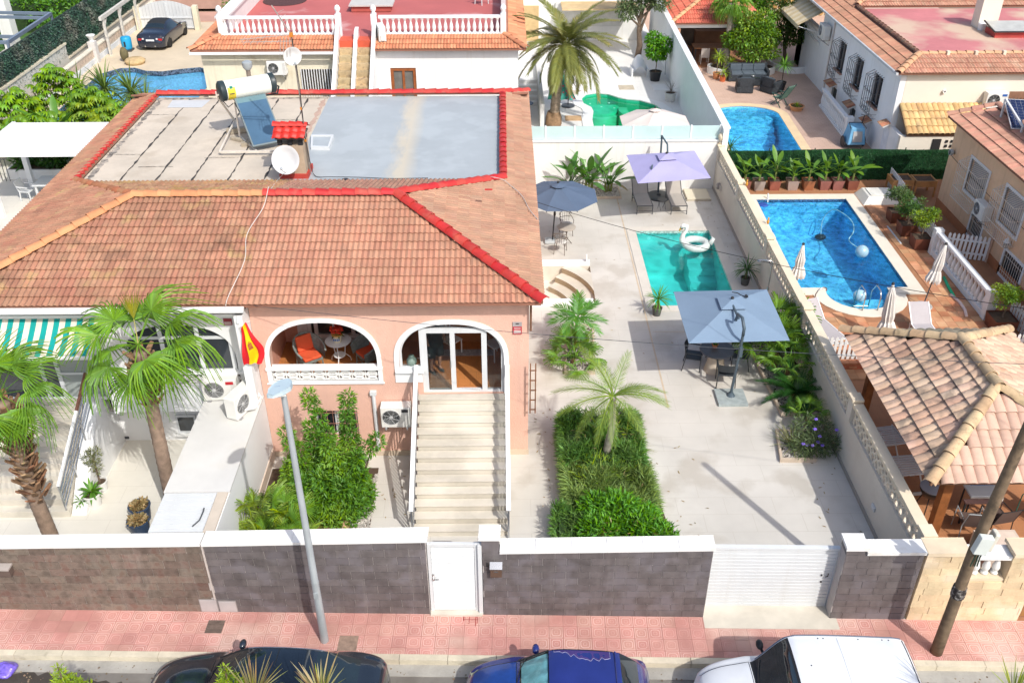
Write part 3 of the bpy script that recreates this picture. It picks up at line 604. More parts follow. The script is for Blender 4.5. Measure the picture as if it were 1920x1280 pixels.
# black saloon
def saloon(label,loc_s,loc_t,paint,roofm,hood=1.18,L=4.66):
 c=street('parked_car',label,'car','cars parked along the kerb',loc_s,loc_t,-.138)
 P=[(0,.52,.46,.40,.50,.06),(.10,.72,.56,.58,.60,.06),(.45,.84,.70,.68,.76,.06),(1.15,.89,.84,.70,.90,.06),(1.32,.90,.86,.69,.96,.06),(2.0,.91,.90,.60,1.36,.06),(2.6,.91,.92,.58,1.42,.05),(3.3,.90,.93,.57,1.38,.05),(3.75,.89,.94,.60,1.22,.05),(4.15,.86,.93,.66,1.01,.05),(4.5,.80,.84,.64,.90,.04),(4.62,.72,.70,.58,.78,.03),(L,.62,.5,.5,.55,.02)]
 def reg(x,a):
  A=abs(a)
  if A<.385:
   if 1.33<x<2.02:return 'windshield'
   if 2.02<=x<3.32:return 'roof'
   if 3.36<x<4.12:return 'rear_window'
   if .16<x<1.28:return 'bonnet'
   if 4.16<x<4.5:return 'boot_lid'
  if .44<A<.575 and 1.62<x<3.72 and abs(x-2.62)>.05:return 'side_window.'+('r' if a>0 else 'l')+('f' if x<2.62 else 'b')
  return 'body'
 fn=car(c,P,reg,dict(body=paint,windshield=CARGL,rear_window=CARGL,side_window=CARGL,roof=roofm),wheels=((.85,.80,.32),(.85,-.80,.32),(3.62,.79,.32),(3.62,-.79,.32)))
 mirror(c,(1.72,.99,.98),paint);mirror(c,(1.72,-.99,.98),paint)
 for sg in(1,-1):
  MB().add(on_car(fn,[(.14,sg*.42),(.3,sg*.46),(.52,sg*.6),(.3,sg*.66),(.1,sg*.6)],.004),[(0,1,2,3,4)]).build('headlight',mat('headlight_glass',(.3,.32,.34),.1,.1,4,coat=1),c)
  MB().tube(on_car(fn,[(1.3,sg*.05),(1.36,sg*.2),(1.44,sg*.34)],.015),.009,5).build('wiper',CARTRIM,c)
  MB().add(on_car(fn,[(4.46,sg*.46),(4.56,sg*.52),(4.60,sg*.64),(4.44,sg*.63)],.004),[(0,1,2,3)]).build('tail_light',mat('tail_light_red',(.4,.01,.01),.2,.1,4,coat=1),c)
 MB().tube(on_car(fn,[(x/20,.395)for x in range(32,70)],.004),.010,4).build('chrome_strip',STEEL,c)
 b=MB()
 for x in(2.62,):b.tube(on_car(fn,[(x,-.36+.72*k/12)for k in range(13)],.002),.007,4)
 b.build('roof_seam',CARTRIM,c);seams(c,fn,(1.55,2.62,3.62),(.16,1.28))
 for s in(1,-1):MB().tube(on_car(fn,[(1.36+.64*k/8,s*.392)for k in range(9)],.002),.016,5).build('pillar_trim',CARTRIM,c)
 return c
saloon('black saloon car with dark glass roof parked at the left, bonnet to the left',-6.93,-2.52,CARBLK,mat('black_glass_roof',(.008,.014,.024),.06,.1,2,coat=1.))
# small blue hatchback, peeling lacquer, sun shade behind the windscreen
c=street('parked_car','small faded blue hatchback with peeling roof lacquer and silver blue sunshade','car','cars parked along the kerb',-.76,-2.50,-.138)
P=[(0,.5,.48,.36,.52,.05),(.08,.68,.6,.52,.66,.06),(.35,.78,.74,.62,.82,.06),(.85,.81,.88,.64,.97,.06),(1.02,.82,.9,.63,1.02,.05),(1.62,.82,.93,.58,1.40,.05),(2.2,.82,.94,.57,1.44,.05),(2.85,.80,.95,.56,1.40,.05),(2.98,.79,.95,.57,1.35,.05),(3.35,.76,.92,.58,1.06,.04),(3.52,.72,.8,.56,.82,.03),(3.6,.62,.5,.5,.5,.02)]
def reg(x,a):
 A=abs(a)
 if A<.385:
  if 1.04<x<1.6:return 'windshield'
  if 1.64<=x<2.82:return 'roof'
  if 2.97<x<3.32:return 'rear_window'
  if .14<x<.98:return 'bonnet'
 if .44<A<.575 and 1.4<x<2.86 and abs(x-2.1)>.05:return 'side_window.'+('r' if a>0 else 'l')+('f' if x<2.1 else 'b')
 return 'body'
fn=car(c,P,reg,dict(body=CARBLU,windshield=glassmat('windscreen_glass',(.72,.86,.86),.04),rear_window=CARGL,side_window=CARGL,bonnet=mat('faded_blue_bonnet',(.012,.05,.24),.22,.2,3,coat=.6,stain=((.3,.35,.5),7,.68,.6))),wheels=((.7,.72,.28),(.7,-.72,.28),(2.95,.71,.28),(2.95,-.71,.28)))
b=MB()
b.grid(lambda u,v:tuple(Vector(fn(1.08+.5*u,-.36+.72*v))+Vector((0,0,-.035-.03*abs(((v*8+u*.7)%2)-1)))),10,32);b.build('sun_shade',mat('sunshade_foil',(.36,.62,.66),.3,.25,5,metal=.2),c)
MB().grid(lambda u,v:tuple(Vector(fn(1.05+.55*u,-.38+.76*v))+Vector((0,0,-.09))),6,12).build('dashboard',DARK,c)
b=MB().cbox((2.0,0,.78),(1.7,1.3,.1));b.build('cabin_floor',DARK,c)
LAC=mat('lacquer_edge',(.30,.30,.46),.6,.1,10);PEEL=mat('matt_purple_blue',(.055,.035,.16),.5,.15,4)
random.seed(12)
def wob(i):return .02*sin(i*1.9)+.016*sin(i*3.7+1)
for sg in(1,-1):
 up=[(1.70+.053*i,sg*(.365))for i in range(21)];lo=[(1.70+.053*i,sg*(.30-.14*(1-((i-2)/9.)**2)*(1 if 0<i<11 else .3)*-.5-.11*sin(pi*i/20)+wob(i)))for i in range(21)]
 lo=[(x,sg*max(.17,min(.33,abs(a))))for x,a in lo]
 p1=on_car(fn,up,.003);p2=on_car(fn,lo,.003);MB().add(p1+p2,[(i,i+1,i+22,i+21)for i in range(20)]).build('peeled_patch',PEEL,c,smooth=True)
 MB().tube([p1[0]]+p2+[p1[-1]],.0055,4).build('lacquer_edge',LAC,c)
 MB().add(on_car(fn,[(.1,sg*.40),(.24,sg*.44),(.42,sg*.6),(.24,sg*.66),(.07,sg*.58)],.004),[(0,1,2,3,4)]).build('headlight',mat('yellowed_headlight',(.5,.52,.36),.25,.1,4,coat=.5),c)
 MB().tube(on_car(fn,[(1.0,sg*.04),(1.06,sg*.2),(1.16,sg*.35)],.015),.009,5).build('wiper',CARTRIM,c)
 b=MB();b.tube(on_car(fn,[(1.02,sg*.4),(1.25,sg*.4),(1.6,sg*.4)],.002),.018,5);b.build('pillar_trim',CARTRIM,c)
MB().tube(on_car(fn,[(2.86,-.38+.76*k/12)for k in range(13)],.012),.022,6).build('roof_spoiler',CARBLU,c)
seams(c,fn,(1.3,2.12,2.9),(.14,.99));b=MB();[b.tube(on_car(fn,[(1.66+1.16*k/10,s*.39)for k in range(11)],.002),.009,4)for s in(1,-1)];b.build('roof_gutter',CARTRIM,c);mirror(c,(1.36,.92,1.0),CARBLU);mirror(c,(1.36,-.92,1.0),CARBLU)
# white van
c=street('parked_van','white panel van with black mirror and dark windscreen parked at the right','van',None,3.68,-2.60,-.138)
P=[(0,.6,.5,.45,.55,.06),(.1,.76,.66,.62,.74,.06),(.4,.86,.84,.70,.92,.06),(.95,.90,1.0,.72,1.08,.06),(1.12,.9,1.02,.73,1.14,.06),(1.58,.91,1.04,.72,1.76,.06),(1.9,.91,1.05,.72,1.85,.05),(3.4,.91,1.05,.70,1.84,.05),(3.8,.90,1.05,.69,1.79,.05),(3.98,.89,1.03,.72,1.5,.04),(4.2,.86,.9,.74,.95,.03),(4.26,.8,.5,.7,.5,.02)]
def reg(x,a):
 A=abs(a)
 if A<.39:
  if 1.14<x<1.6:return 'windshield'
  if 1.66<=x<3.72:return 'roof'
  if 3.84<x<4.0:return 'rear_window'
  if .14<x<1.02:return 'bonnet'
  if 1.02<=x<=1.14:return 'scuttle'
  if 1.6<=x<1.66:return 'header_strip'
 if .44<A<.575 and 1.5<x<2.3:return 'side_window.'+('r' if a>0 else 'l')
 return 'body'
fn=car(c,P,reg,dict(body=CARWHT,windshield=CARGL,rear_window=CARGL,side_window=CARGL,scuttle=CARTRIM,header_strip=CARTRIM),nx=90,wheels=((.78,.80,.31),(.78,-.80,.31),(3.4,.80,.31),(3.4,-.80,.31)))
for sg in(1,-1):
 MB().tube(on_car(fn,[(1.14+.46*k/8,sg*.4)for k in range(9)]+[(1.6+2.15*k/12,sg*.40)for k in range(13)],.004),.014,5).build('roof_gutter',mat('navy_seam',(.06,.08,.13),.5),c)
 MB().tube(on_car(fn,[(1.08,sg*.04),(1.14,sg*.2),(1.2,sg*.33)],.016),.011,5).build('wiper',CARTRIM,c)
 MB().add(on_car(fn,[(.12,sg*.42),(.3,sg*.46),(.55,sg*.6),(.3,sg*.66),(.08,sg*.6)],.004),[(0,1,2,3,4)]).build('headlight',MATS['headlight_glass'],c)
b=MB()
for x,a in((2.2,.34),(2.3,.34),(2.95,.34),(3.4,.345),(3.52,.345),(1.92,.0)):b.lathe([(.013,0),(.013,.008)],tuple(on_car(fn,[(x,a)],0)[0]),6)
b.build('roof_plug',CARTRIM,c)
seams(c,fn,(1.5,2.35,3.5),(.14,1.02));MB().tube(on_car(fn,[(3.78,-.37+.74*k/12)for k in range(13)],.002),.010,4).build('tailgate_gap',CARTRIM,c);mirror(c,(1.30,1.06,1.16),CARTRIM);mirror(c,(1.30,-1.06,1.16),CARTRIM)
for x in(2.55,):MB().tube(on_car(fn,[(x,-.37+.74*k/12)for k in range(13)],.001),.006,4).build('roof_rib',mat('van_seam',(.55,.57,.6),.4),c)
# dark convertible in the rear yard, seen from behind
c=T('parked_car','dark convertible with black soft top and red tail lights in the rear yard','car',tuple(G(283,98)+Vector((0,.2,0))),radians(87),local=True)
P=[(0,.66,.45,.5,.5,.02),(.06,.78,.66,.62,.74,.03),(.2,.85,.8,.7,.90,.05),(.75,.88,.87,.68,1.0,.05),(.95,.89,.88,.62,1.06,.05),(1.5,.9,.89,.55,1.30,.06),(2.2,.9,.88,.55,1.34,.05),(2.5,.9,.87,.57,1.29,.05),(3.15,.9,.84,.68,.94,.05),(3.3,.89,.82,.69,.89,.05),(4.0,.85,.72,.68,.76,.06),(4.38,.74,.58,.56,.6,.05),(4.5,.55,.42,.4,.45,.05)]
def reg(x,a):
 A=abs(a)
 if A<.385:
  if 1.0<x<1.3:return 'rear_window'
  if .92<x<2.45:return 'soft_top'
  if 2.5<x<3.14:return 'windshield'
  if .22<x<.9:return 'boot_lid'
 if .44<A<.575 and 1.2<x<2.85:return 'side_window.'+('r' if a>0 else 'l')
 return 'body'
NAVY=mat('dark_navy_paint',(.015,.02,.035),.15,.1,2,coat=1.)
fn=car(c,P,reg,dict(body=NAVY,windshield=CARGL,rear_window=CARGL,side_window=CARGL,soft_top=mat('soft_top_cloth',(.02,.022,.025),.8,.15,6)),nx=54,na=48,wheels=((.85,.8,.32),(.85,-.8,.32),(3.6,.79,.32),(3.6,-.79,.32)))
for sg in(1,-1):
 MB().cbox((.07,sg*.58,.66),(.05,.3,.12),0,0,.2).build('tail_light',mat('tail_light_red',(.45,.01,.01),.2),c);MB().cbox((.05,sg*.42,.70),(.05,.1,.09),0,0,.2).build('reverse_light',WPVC,c)
 MB().lathe([(.045,0),(.045,.08)],(-.02,sg*.3,.3),8,(-1,0,0)).build('exhaust',STEEL,c)
MB().cbox((.035,0,.62),(.02,.5,.11),0,0,.2).build('number_plate',WPVC,c);MB().lathe([(.04,0),(.04,.01)],(.1,0,.82),10,(-1,0,.6)).build('badge',STEEL,c)
mirror(c,(2.72,.98,.95),NAVY);mirror(c,(2.72,-.98,.95),NAVY)
# tiled roofs
def tile_mesh(w,l,hump=.036,humps=2,n=4,lip=.012,sharp=False):
 """one interlocking roof tile: wavy across, thick lower lip; x across, y up the slope, z out"""
 k=humps*n;b=MB();vs=[];W_=(lambda i:abs(sin(pi*humps*i/k))**.8)if sharp else(lambda i:.5-.5*cos(2*pi*humps*i/k))
 for(y,zz)in((-.012,.042),(l,.004)):
  vs+=[(-w/2+w*i/k,y,zz+hump*W_(i))for i in range(k+1)]
 vs+=[(-w/2+w*i/k,-.012,.042-lip+hump*W_(i)*.8)for i in range(k+1)]
 fs=[(i,i+1,k+2+i,k+1+i)for i in range(k)]+[(2*k+2+i,2*k+3+i,i+1,i)for i in range(k)]
 b.add(vs,fs);return b
def barrel_mesh(w,l,r=None):
 """one barrel (mission) tile: tapered half pipe with an open lower end"""
 r=r or w*.5;n=6;vs=[];b=MB()
 for(y,rr,zz)in((-.02,r,.035),(l+.03,r*.86,.0)):
  for off in(0,-.016):vs+=[((rr+off)*-cos(pi*i/n),y,zz+(rr+off)*.62*sin(pi*i/n))for i in range(n+1)]
 m=n+1;fs=[(i,i+1,2*m+i+1,2*m+i)for i in range(n)]+[(m+i+1,m+i,i,i+1)[::-1]for i in range(n)]
 b.add(vs,fs);return b
def inside(poly,x,y):
 c=False
 for i in range(len(poly)):
  x1,y1=poly[i-1];x2,y2=poly[i]
  if(y1>y)!=(y2>y)and x<(x2-x1)*(y-y1)/(y2-y1)+x1:c=not c
 return c
TILE_COUNT={}
def slope(t,P0,P1,rise,plan,tmb,w,l,m,deck_m,lift=.0,limit=300,shrink=.04,rnd=None,key=None,jit=.004,name='roof_tile',deck=True,far_first=False):
 """clad one roof slope: eave from P0 to P1 (level), rising `rise` per metre of plan distance to the left of P0->P1; plan = outline in plan (x, y)"""
 P0=Vector(P0);P1=Vector(P1);ux=(P1-P0).normalized();up=Vector((-ux.y,ux.x,0));uu=(up+Vector((0,0,rise))).normalized();nn=ux.cross(uu).normalized()
 q=sqrt(1+rise*rise);poly=[((Vector((x,y,0))-Vector((P0.x,P0.y,0))).dot(ux),(Vector((x,y,0))-Vector((P0.x,P0.y,0))).dot(up)*q)for x,y in plan]
 if deck:MB().ext([P0+ux*a+uu*b+nn*-.002 for a,b in poly],nn*-.07).build('roof_deck',deck_m,t)
 amin=min(a for a,_ in poly);amax=max(a for a,_ in poly);bmax=max(b for _,b in poly);rnd=rnd or random.Random(1);spots=[]
 for j in range(int(bmax/l)+2):
  for i in range(int((amax-amin)/w)+2):
   a=amin+(i+.5)*w;b=(j+.5)*l
   if inside(poly,a,b):spots.append((a,j*l))
 key=key or t.name;used=TILE_COUNT.get(key,0)
 pos=lambda s:P0+ux*s[0]+uu*s[1]
 spots.sort(key=lambda s:(pos(s)-Vector((0,0,16))).length)
 off=Vector(OFF[t.name])if OFF.get(t.name)else Vector((0,0,0))
 me=tmb.mesh('roof_tile',True);me.materials.append(m)
 try:me.set_sharp_from_angle(angle=radians(40))
 except Exception:pass
 R=Matrix((ux,uu,nn)).transposed().to_4x4();rest=MB()
 for s in spots:
  M=Matrix.Translation(pos(s)-off+nn*(lift+rnd.uniform(0,jit)))@R@Matrix.Rotation(rnd.uniform(-.012,.012)*(5 if rnd.random()<.035 else 1),4,'Z')@Matrix.Rotation(rnd.uniform(-.008,.008),4,'X')
  if used<limit:inst(me,name,t,M);used+=1
  else:rest.m=M;rest.add(tmb.v,tmb.f)
 TILE_COUNT[key]=used
 if rest.v:
  rest.m=None;o=rest.build('roof_tiles',m,t,smooth=True,local=True,kind='stuff')
  try:o.data.set_sharp_from_angle(angle=radians(40))
  except Exception:pass
def caps(t,p,q,r,m,ln=.4,name='ridge_cap',flat=.75,lift=0.):
 """row of half-round ridge tiles from p (low) to q (high), each its own piece, lower end overlapping"""
 p=Vector(p);q=Vector(q);d=(q-p);L=d.length;n=max(1,round(L/ln));d.normalize()
 x=d.cross(Vector((0,0,1))).normalized();z=x.cross(d).normalized();off=Vector(OFF[t.name])if OFF.get(t.name)else Vector((0,0,0))
 b=MB();k=6;vs=[]
 for(y,rr,zz)in((-.03,r,.03),(L/n+.02,r*.88,.0)):
  for o in(0,-.018):vs+=[((rr+o)*-cos(pi*i/k),y,zz+(rr+o)*flat*sin(pi*i/k))for i in range(k+1)]
 mm=k+1;b.add(vs,[(i,i+1,2*mm+i+1,2*mm+i)for i in range(k)]+[(i,mm+i,mm+i+1,i+1)for i in range(k)])
 me=b.mesh(name,True);me.materials.append(m)
 try:me.set_sharp_from_angle(angle=radians(40))
 except Exception:pass
 R=Matrix((x,d,z)).transposed().to_4x4()
 for i in range(n):inst(me,name,t,Matrix.Translation(p+d*(L*i/n)-off+z*(lift+random.uniform(0,.006)))@R@Matrix.Rotation(random.uniform(-.02,.02),4,'Z'))
def ac_unit(t,M,wdt=.82,h=.58,d=.30,fan=.24,badge=None,brackets=False):
 """outdoor air conditioner: casing, fan ring with grille rings and blades, feet, valve cover"""
 def bm():b=MB();b.m=M;return b
 b=bm();b.box(-wdt/2,-d/2,0,wdt/2,d/2,h);b.build('casing',mat('ac_cream',(.72,.71,.67),.45,.04,3),t,bevel=.015)
 fx=-wdt*.16
 b=bm();b.lathe([(fan,0),(fan+.012,.012),(fan+.02,0)],(fx,-d/2-.002,h*.52),20,(0,-1,0));b.build('fan_ring',mat('ac_ring',(.6,.6,.58),.5),t)
 b=bm();b.lathe([(0,.001),(fan,.001)],(fx,-d/2-.003,h*.52),20,(0,-1,0));b.build('fan_opening',mat('ac_dark',(.20,.20,.20),.6),t)
 b=bm()
 for rr in(.06,.1,.14,.18,.215):
  b.tube([(fx+rr*cos(2*pi*i/18),-d/2-.012,h*.52+rr*sin(2*pi*i/18))for i in range(18)],.0045,3,True)
 for i in range(8):b.bar((fx+.05*cos(i*pi/4),-d/2-.012,h*.52+.05*sin(i*pi/4)),(fx+fan*cos(i*pi/4+.4),-d/2-.012,h*.52+fan*sin(i*pi/4+.4)),.012,.006)
 b.lathe([(.05,0),(.04,.008),(0,.01)],(fx,-d/2-.01,h*.52),10,(0,-1,0));b.build('fan_grille',mat('ac_grille',(.45,.46,.46),.5),t)
 b=bm();b.box(wdt*.33,-d/2-.006,.06,wdt/2-.02,-d/2+.01,h-.06);b.build('service_panel',mat('ac_panel',(.66,.65,.61),.5),t)
 b=bm();b.box(wdt/2+.001,-.08,.05,wdt/2+.05,.08,.26);b.build('valve_cover',mat('ac_panel',(.66,.65,.61),.5),t)
 b=bm()
 for x in(-wdt*.35,wdt*.35):
  if brackets:b.box(x-.02,-d/2-.04,-.05,x+.02,d/2+.14,-.002);b.bar((x,d/2+.12,-.32),(x,-d/2,-.04),.03)
  else:b.box(x-.05,-d/2-.03,-.03,x+.05,d/2+.03,-.001)
 b.build('bracket' if brackets else 'foot',mat('ac_foot',(.3,.3,.3),.6),t)
 if badge:b=bm();b.box(wdt*.2,-d/2-.012,h*.78,wdt*.42,-d/2-.004,h*.92);b.build('badge',mat('badge_'+badge,dict(red=(.5,.02,.03),blue=(.03,.12,.4),dark=(.03,.03,.04))[badge],.4),t)
# the duplex: pink house and white house under one hipped roof with a sunken flat terrace
random.seed(21)
TILEP=mat('salmon_roof_tile',(.475,.24,.155),.85,.14,1.2,.5,60,rnd=.085,stain=((.36,.20,.135),2.2,.55,.5))
TILEW=mat('weathered_brown_roof_tile',(.405,.208,.13),.9,.2,1.6,.6,50,rnd=.10,stain=((.42,.29,.13),1.7,.58,.75),c2=(.36,.17,.11))
N_,L__,B_=nodes_of(TILEW)
def darkpatch(N,L):
 geo=N.new('ShaderNodeNewGeometry');n=N.new('ShaderNodeTexNoise');n.inputs['Scale'].default_value=1.1;n.inputs['Detail'].default_value=9;L.new(geo.outputs['Position'],n.inputs['Vector'])
 r=N.new('ShaderNodeMapRange');r.inputs[1].default_value=.60;r.inputs[2].default_value=.74;r.inputs[4].default_value=.7;L.new(n.outputs[0],r.inputs[0]);return r.outputs[0]
overlay(TILEW,darkpatch,(.15,.085,.055))
DECKP=mat('roof_deck_salmon',(.36,.165,.11),.9,.1,2);DECKW=mat('roof_deck_brown',(.27,.13,.085),.9,.1,2)
CAPO=mat('orange_ridge_cap',(.60,.26,.12),.8,.12,3,.3,60,rnd=.08)
ZE,K,YE,YR=4.87,.30,18.72,22.40;ZR=ZE+K*(YR-YE);XD=-6.12
XL,XR=-13.3,.90;RX0,RX1=-9.55,-2.80;FL,FR,FF,FB=-12.32,-.06,25.3,33.0;YB=FB+.97
zr=lambda x:ZE+K*(XR-x);zb=lambda y:ZR-K*(y-YR);zl=lambda x:ZE+K*(x-XL)
PHo=T('pink_house','pink rendered half of the duplex with two white arches and salmon tiled roof','house',(-2.7,22,0))
WHo=T('white_house','white rendered half of the duplex with weathered brown tiles and striped awning','house',(-9.7,22,0))
tm=tile_mesh(.265,.30)
slope(PHo,(XD,YE,ZE),(XR,YE,ZE),K,[(XD,YE),(XR-.05,YE),(RX1,YR),(XD,YR)],tm,.265,.2955,TILEP,DECKP,rnd=random.Random(2))
tm2=tile_mesh(.265,.32,.065,2,6,.03,True);slope(PHo,(XR,YE,ZE),(XR,YB,ZE),K,[(XR,YE+.05),(XR,YB),(FR,FB),(FR,FF),(RX1,YR)],tm2,.265,.32,mat('tan_roof_tile',(.41,.235,.155),.85,.16,1.2,.5,60,rnd=.10,stain=((.34,.21,.15),1.8,.52,.5)),DECKP,rnd=random.Random(3))
slope(WHo,(XL,YE,ZE),(XD,YE,ZE),K,[(XL+.05,YE),(XD,YE),(XD,YR),(RX0,YR)],tm,.265,.2955,TILEW,DECKW,rnd=random.Random(4))
slope(WHo,(XL,YB,ZE),(XL,YE,ZE),K,[(XL,YE+.05),(RX0,YR),(FL,FF),(FL,FB),(XL,YB)],tm2,.265,.32,TILEW,DECKW,rnd=random.Random(5))
zf=zb(FF)-.02
slope(PHo,(FR,FF,zb(FF)),(XD,FF,zb(FF)),K,[(XD,YR),(RX1,YR),(FR,FF),(XD,FF)],tm,.265,.30,mat('shaded_brown_tile',(.40,.215,.15),.9,.2,2,.5,60,rnd=.12,stain=((.22,.13,.09),2,.52,.6)),DECKP,rnd=random.Random(6))  # browner copy of the salmon tile, rear slope's shade put into the colour
slope(WHo,(XD,FF,zb(FF)),(FL,FF,zb(FF)),K,[(FL,FF),(RX0,YR),(XD,YR),(XD,FF)],tm,.265,.30,mat('lichen_tile',(.40,.22,.125),.9,.22,2,.5,60,rnd=.15,stain=((.40,.27,.09),1.5,.52,.7)),DECKW,rnd=random.Random(7))
zk=zr(FR)
for hh,a,b2,dm in((PHo,XD,XR,DECKP),(WHo,XL,XD,DECKW)):
 MB().ext([(a,FB,zk),(b2 if hh is PHo else b2,FB,zk),(b2,YB,ZE),(a,YB,ZE)],(0,0,-.06)).build('rear_roof_strip',dm,hh)
caps(PHo,(XD-.05,YR,ZR+.02),(RX1+.02,YR,ZR+.02),.15,RED,.33,lift=.03)
caps(PHo,(XR+.0,YE-.02,ZE+.035),(RX1,YR,ZR+.03),.155,RED,.33,lift=.03)
caps(PHo,(FR+.03,FF,zk+.0),(RX1,YR,ZR+.03),.15,RED,.33,lift=.03)
caps(PHo,(FR+.04,FF-.05,zk+.02),(FR+.04,FB+.1,zk+.02),.125,RED,.4,flat=.5)
caps(PHo,(FR+.1,FB+.05,zk+.02),(XD,FB+.05,zk+.02),.15,RED,.4,flat=.7)
caps(PHo,(XR,YB,ZE+.03),(FR,FB,zk+.03),.14,RED,.4)
MB().box(-.5,YR+.34,zb(YR+.34)+.06,-.3,YR+.38,zb(YR+.38)+.1).build('sealant_dab',RED,PHo)
caps(WHo,(RX0,YR,ZR+.02),(XD,YR,ZR+.02),.14,CAPO,.36,lift=.02)
caps(WHo,(XL,YE,ZE+.03),(RX0,YR,ZR+.03),.145,CAPO,.4,lift=.02)
caps(WHo,(FL,FF,zl(FL)),(RX0,YR,ZR+.03),.13,mat('brown_ridge_cap',(.42,.17,.08),.85,.2,3,.3,60,rnd=.15),.36)
caps(WHo,(FL-.02,FB+.05,zk+.02),(XD,FB+.05,zk+.02),.15,RED,.4,flat=.7)
b=MB();rnd=random.Random(5)
for i in range(29):
 y=FF+.05+i*.265;b.lathe([(.055,-.10),(.07,.0),(.06,.09)],(FL-.09,y,zl(FL-.1)+.035),8,(1,0,.3))
b.build('red_daubed_tiles',RED,WHo)
FELT=mat('beige_mineral_felt',(.56,.49,.40),.9,.1,.8,.4,70,stain=((.40,.33,.25),.9,.58,.5))
GREYC=mat('grey_roof_coating',(.37,.405,.425),.55,.06,.5,.1,30,stain=((.43,.47,.49),1.1,.5,.5),spec=.3)
def cream_run(N,L):
 geo=N.new('ShaderNodeNewGeometry');sp=N.new('ShaderNodeSeparateXYZ');L.new(geo.outputs['Position'],sp.inputs[0])
 nz=N.new('ShaderNodeTexNoise');mp=N.new('ShaderNodeMapping');mp.inputs['Scale'].default_value=(1.2,.35,1);L.new(geo.outputs['Position'],mp.inputs[0]);L.new(mp.outputs[0],nz.inputs['Vector']);nz.inputs['Scale'].default_value=1.6;nz.inputs['Detail'].default_value=9;nz.inputs['Roughness'].default_value=.68
 x=mth(N,L,'ADD',sp.outputs[0],mth(N,L,'MULTIPLY_ADD',sp.outputs[1],.012,2.72));x=mth(N,L,'ADD',x,mth(N,L,'MULTIPLY_ADD',nz.outputs[0],.9,-.45))
 band=mth(N,L,'SUBTRACT',1.,mth(N,L,'MULTIPLY',mth(N,L,'ABSOLUTE',x),1.15));r=N.new('ShaderNodeMapRange');r.inputs[1].default_value=.42;r.inputs[2].default_value=.85;r.inputs[4].default_value=.6
 L.new(mth(N,L,'MULTIPLY',band,mth(N,L,'ADD',nz.outputs[0],.38)),r.inputs[0]);return r.outputs[0]
overlay(GREYC,cream_run,(.62,.52,.36))
ZT=5.05;XB=G(583,253,ZT).x
MB().sheet([(XB,FF),(FR-.03,FF),(FR-.03,FB),(XB+.02,FB)],ZT).build('terrace_roof',GREYC,PHo)
MB().sheet([(FL,FF),(XB-.003,FF),(XB+.017,FB),(FL,FB)],ZT).build('terrace_roof',FELT,WHo)
MB().box(FR-.03,FF,ZT-.05,FR+.0,FB,zk+.02).build('parapet_flashing',mat('dark_flashing',(.2,.2,.2),.6,.2,6),PHo)
TAR=mat('tar_seam',(.06,.055,.05),.8,.3,8,.6,40);PAT=mat('worn_tar',(.30,.275,.24),.9,.25,8,.5,40,stain=((.09,.085,.08),6,.5,.8),c2=(.45,.40,.34))
b=MB();rnd=random.Random(31)
def seam(b,p,q,wd,z,n=30):
 p=Vector((*p,z));q=Vector((*q,z));d=(q-p).normalized();s_=Vector((-d.y,d.x,0));L1=[];R1=[]
 for i in range(n+1):
  c=p+(q-p)*i/n+s_*rnd.uniform(-.015,.015);k=wd*rnd.uniform(.15,1.)
  L1.append(c+s_*k);R1.append(c-s_*k*rnd.uniform(.5,1))
 b.add(L1+R1,[(i,i+1,n+2+i,n+1+i)for i in range(n)])
for x in(-11.2,-10.15,-9.1,-8.05,-7.0):seam(b,(x,FF),(x+.05,FB-.2),.05,ZT+.006,40)
for x,y in((-12.,27.6),(-11.9,31.2),(-10.7,26.6),(-8.9,27.3),(-7.6,30.6)):seam(b,(x-.3,y),(x+.75,y),.02,ZT+.007,16)
b.build('tar_seam',TAR,WHo)
b=MB();seam(b,(FL+.16,FF+.1),(FL+.16,FB-.1),.16,ZT+.004,60);seam(b,(FL,FB-.16),(XB,FB-.16),.12,ZT+.005,50);b.build('worn_edge',PAT,WHo)
b=MB();b.sheet([(-11.7,31.9),(-10.5,31.9),(-10.4,32.7),(-11.75,32.7)],ZT+.009);b.build('grey_patch',mat('pale_patch',(.55,.57,.58),.6,.06,2),WHo)
b=MB();seam(b,(XB-.14,FF+.1),(XB-.1,FB-.2),.13,ZT+.004,50);b.build('pink_primer_edge',mat('pink_primer',(.47,.33,.26),.9,.12,4),WHo)
# facade of the pink house
def arch_pts(x0,x1,zs,zt,zl_,zr_,n=28,sq=2.35):
 cx=(x0+x1)/2;a=(x1-x0)/2;h=zt-zs;out=[(x1,zr_)]
 for i in range(n+1):
  th=pi*i/n;c,s_=cos(th),sin(th)
  out.append((cx+a*math.copysign(abs(c)**(2/sq),c),zs+h*abs(s_)**(2/sq)))
 return out+[(x0,zl_)]
YF=19.15
hL=arch_pts(-5.79,-3.16,3.02,4.13,2.42,2.42);oL=arch_pts(-5.91,-3.05,3.0,4.245,2.36,2.36)
hR=arch_pts(-2.62,-.03,3.05,4.06,2.72,2.0);oR=arch_pts(-2.74,.09,3.03,4.185,2.36,2.0)
hR=hR[:-1]+[(-2.62,2.72),(-2.06,2.72),(-2.06,2.0)];oRs=oR[:-1]+[(-2.74,2.36),(-2.06,2.36),(-2.06,2.72),(-2.62,2.72)]
v3=lambda pts,y:[(x,y,z)for x,z in pts]
MB().ext(v3([(-6.1,0),(.58,0),(.58,4.78),(-6.1,4.78)],YF),(0,.25,0),[v3(hL,YF),v3(hR,YF),v3([(-4.9,.66),(-3.8,.66),(-3.8,1.47),(-4.9,1.47)],YF)]).build('front_wall',PINK,PHo)
MB().box(.33,19.402,0,.58,33.8,4.78).build('side_wall',PINK,PHo)
MB().box(-6.1,33.5,0,.325,33.8,4.78).build('rear_wall',PINK,PHo)
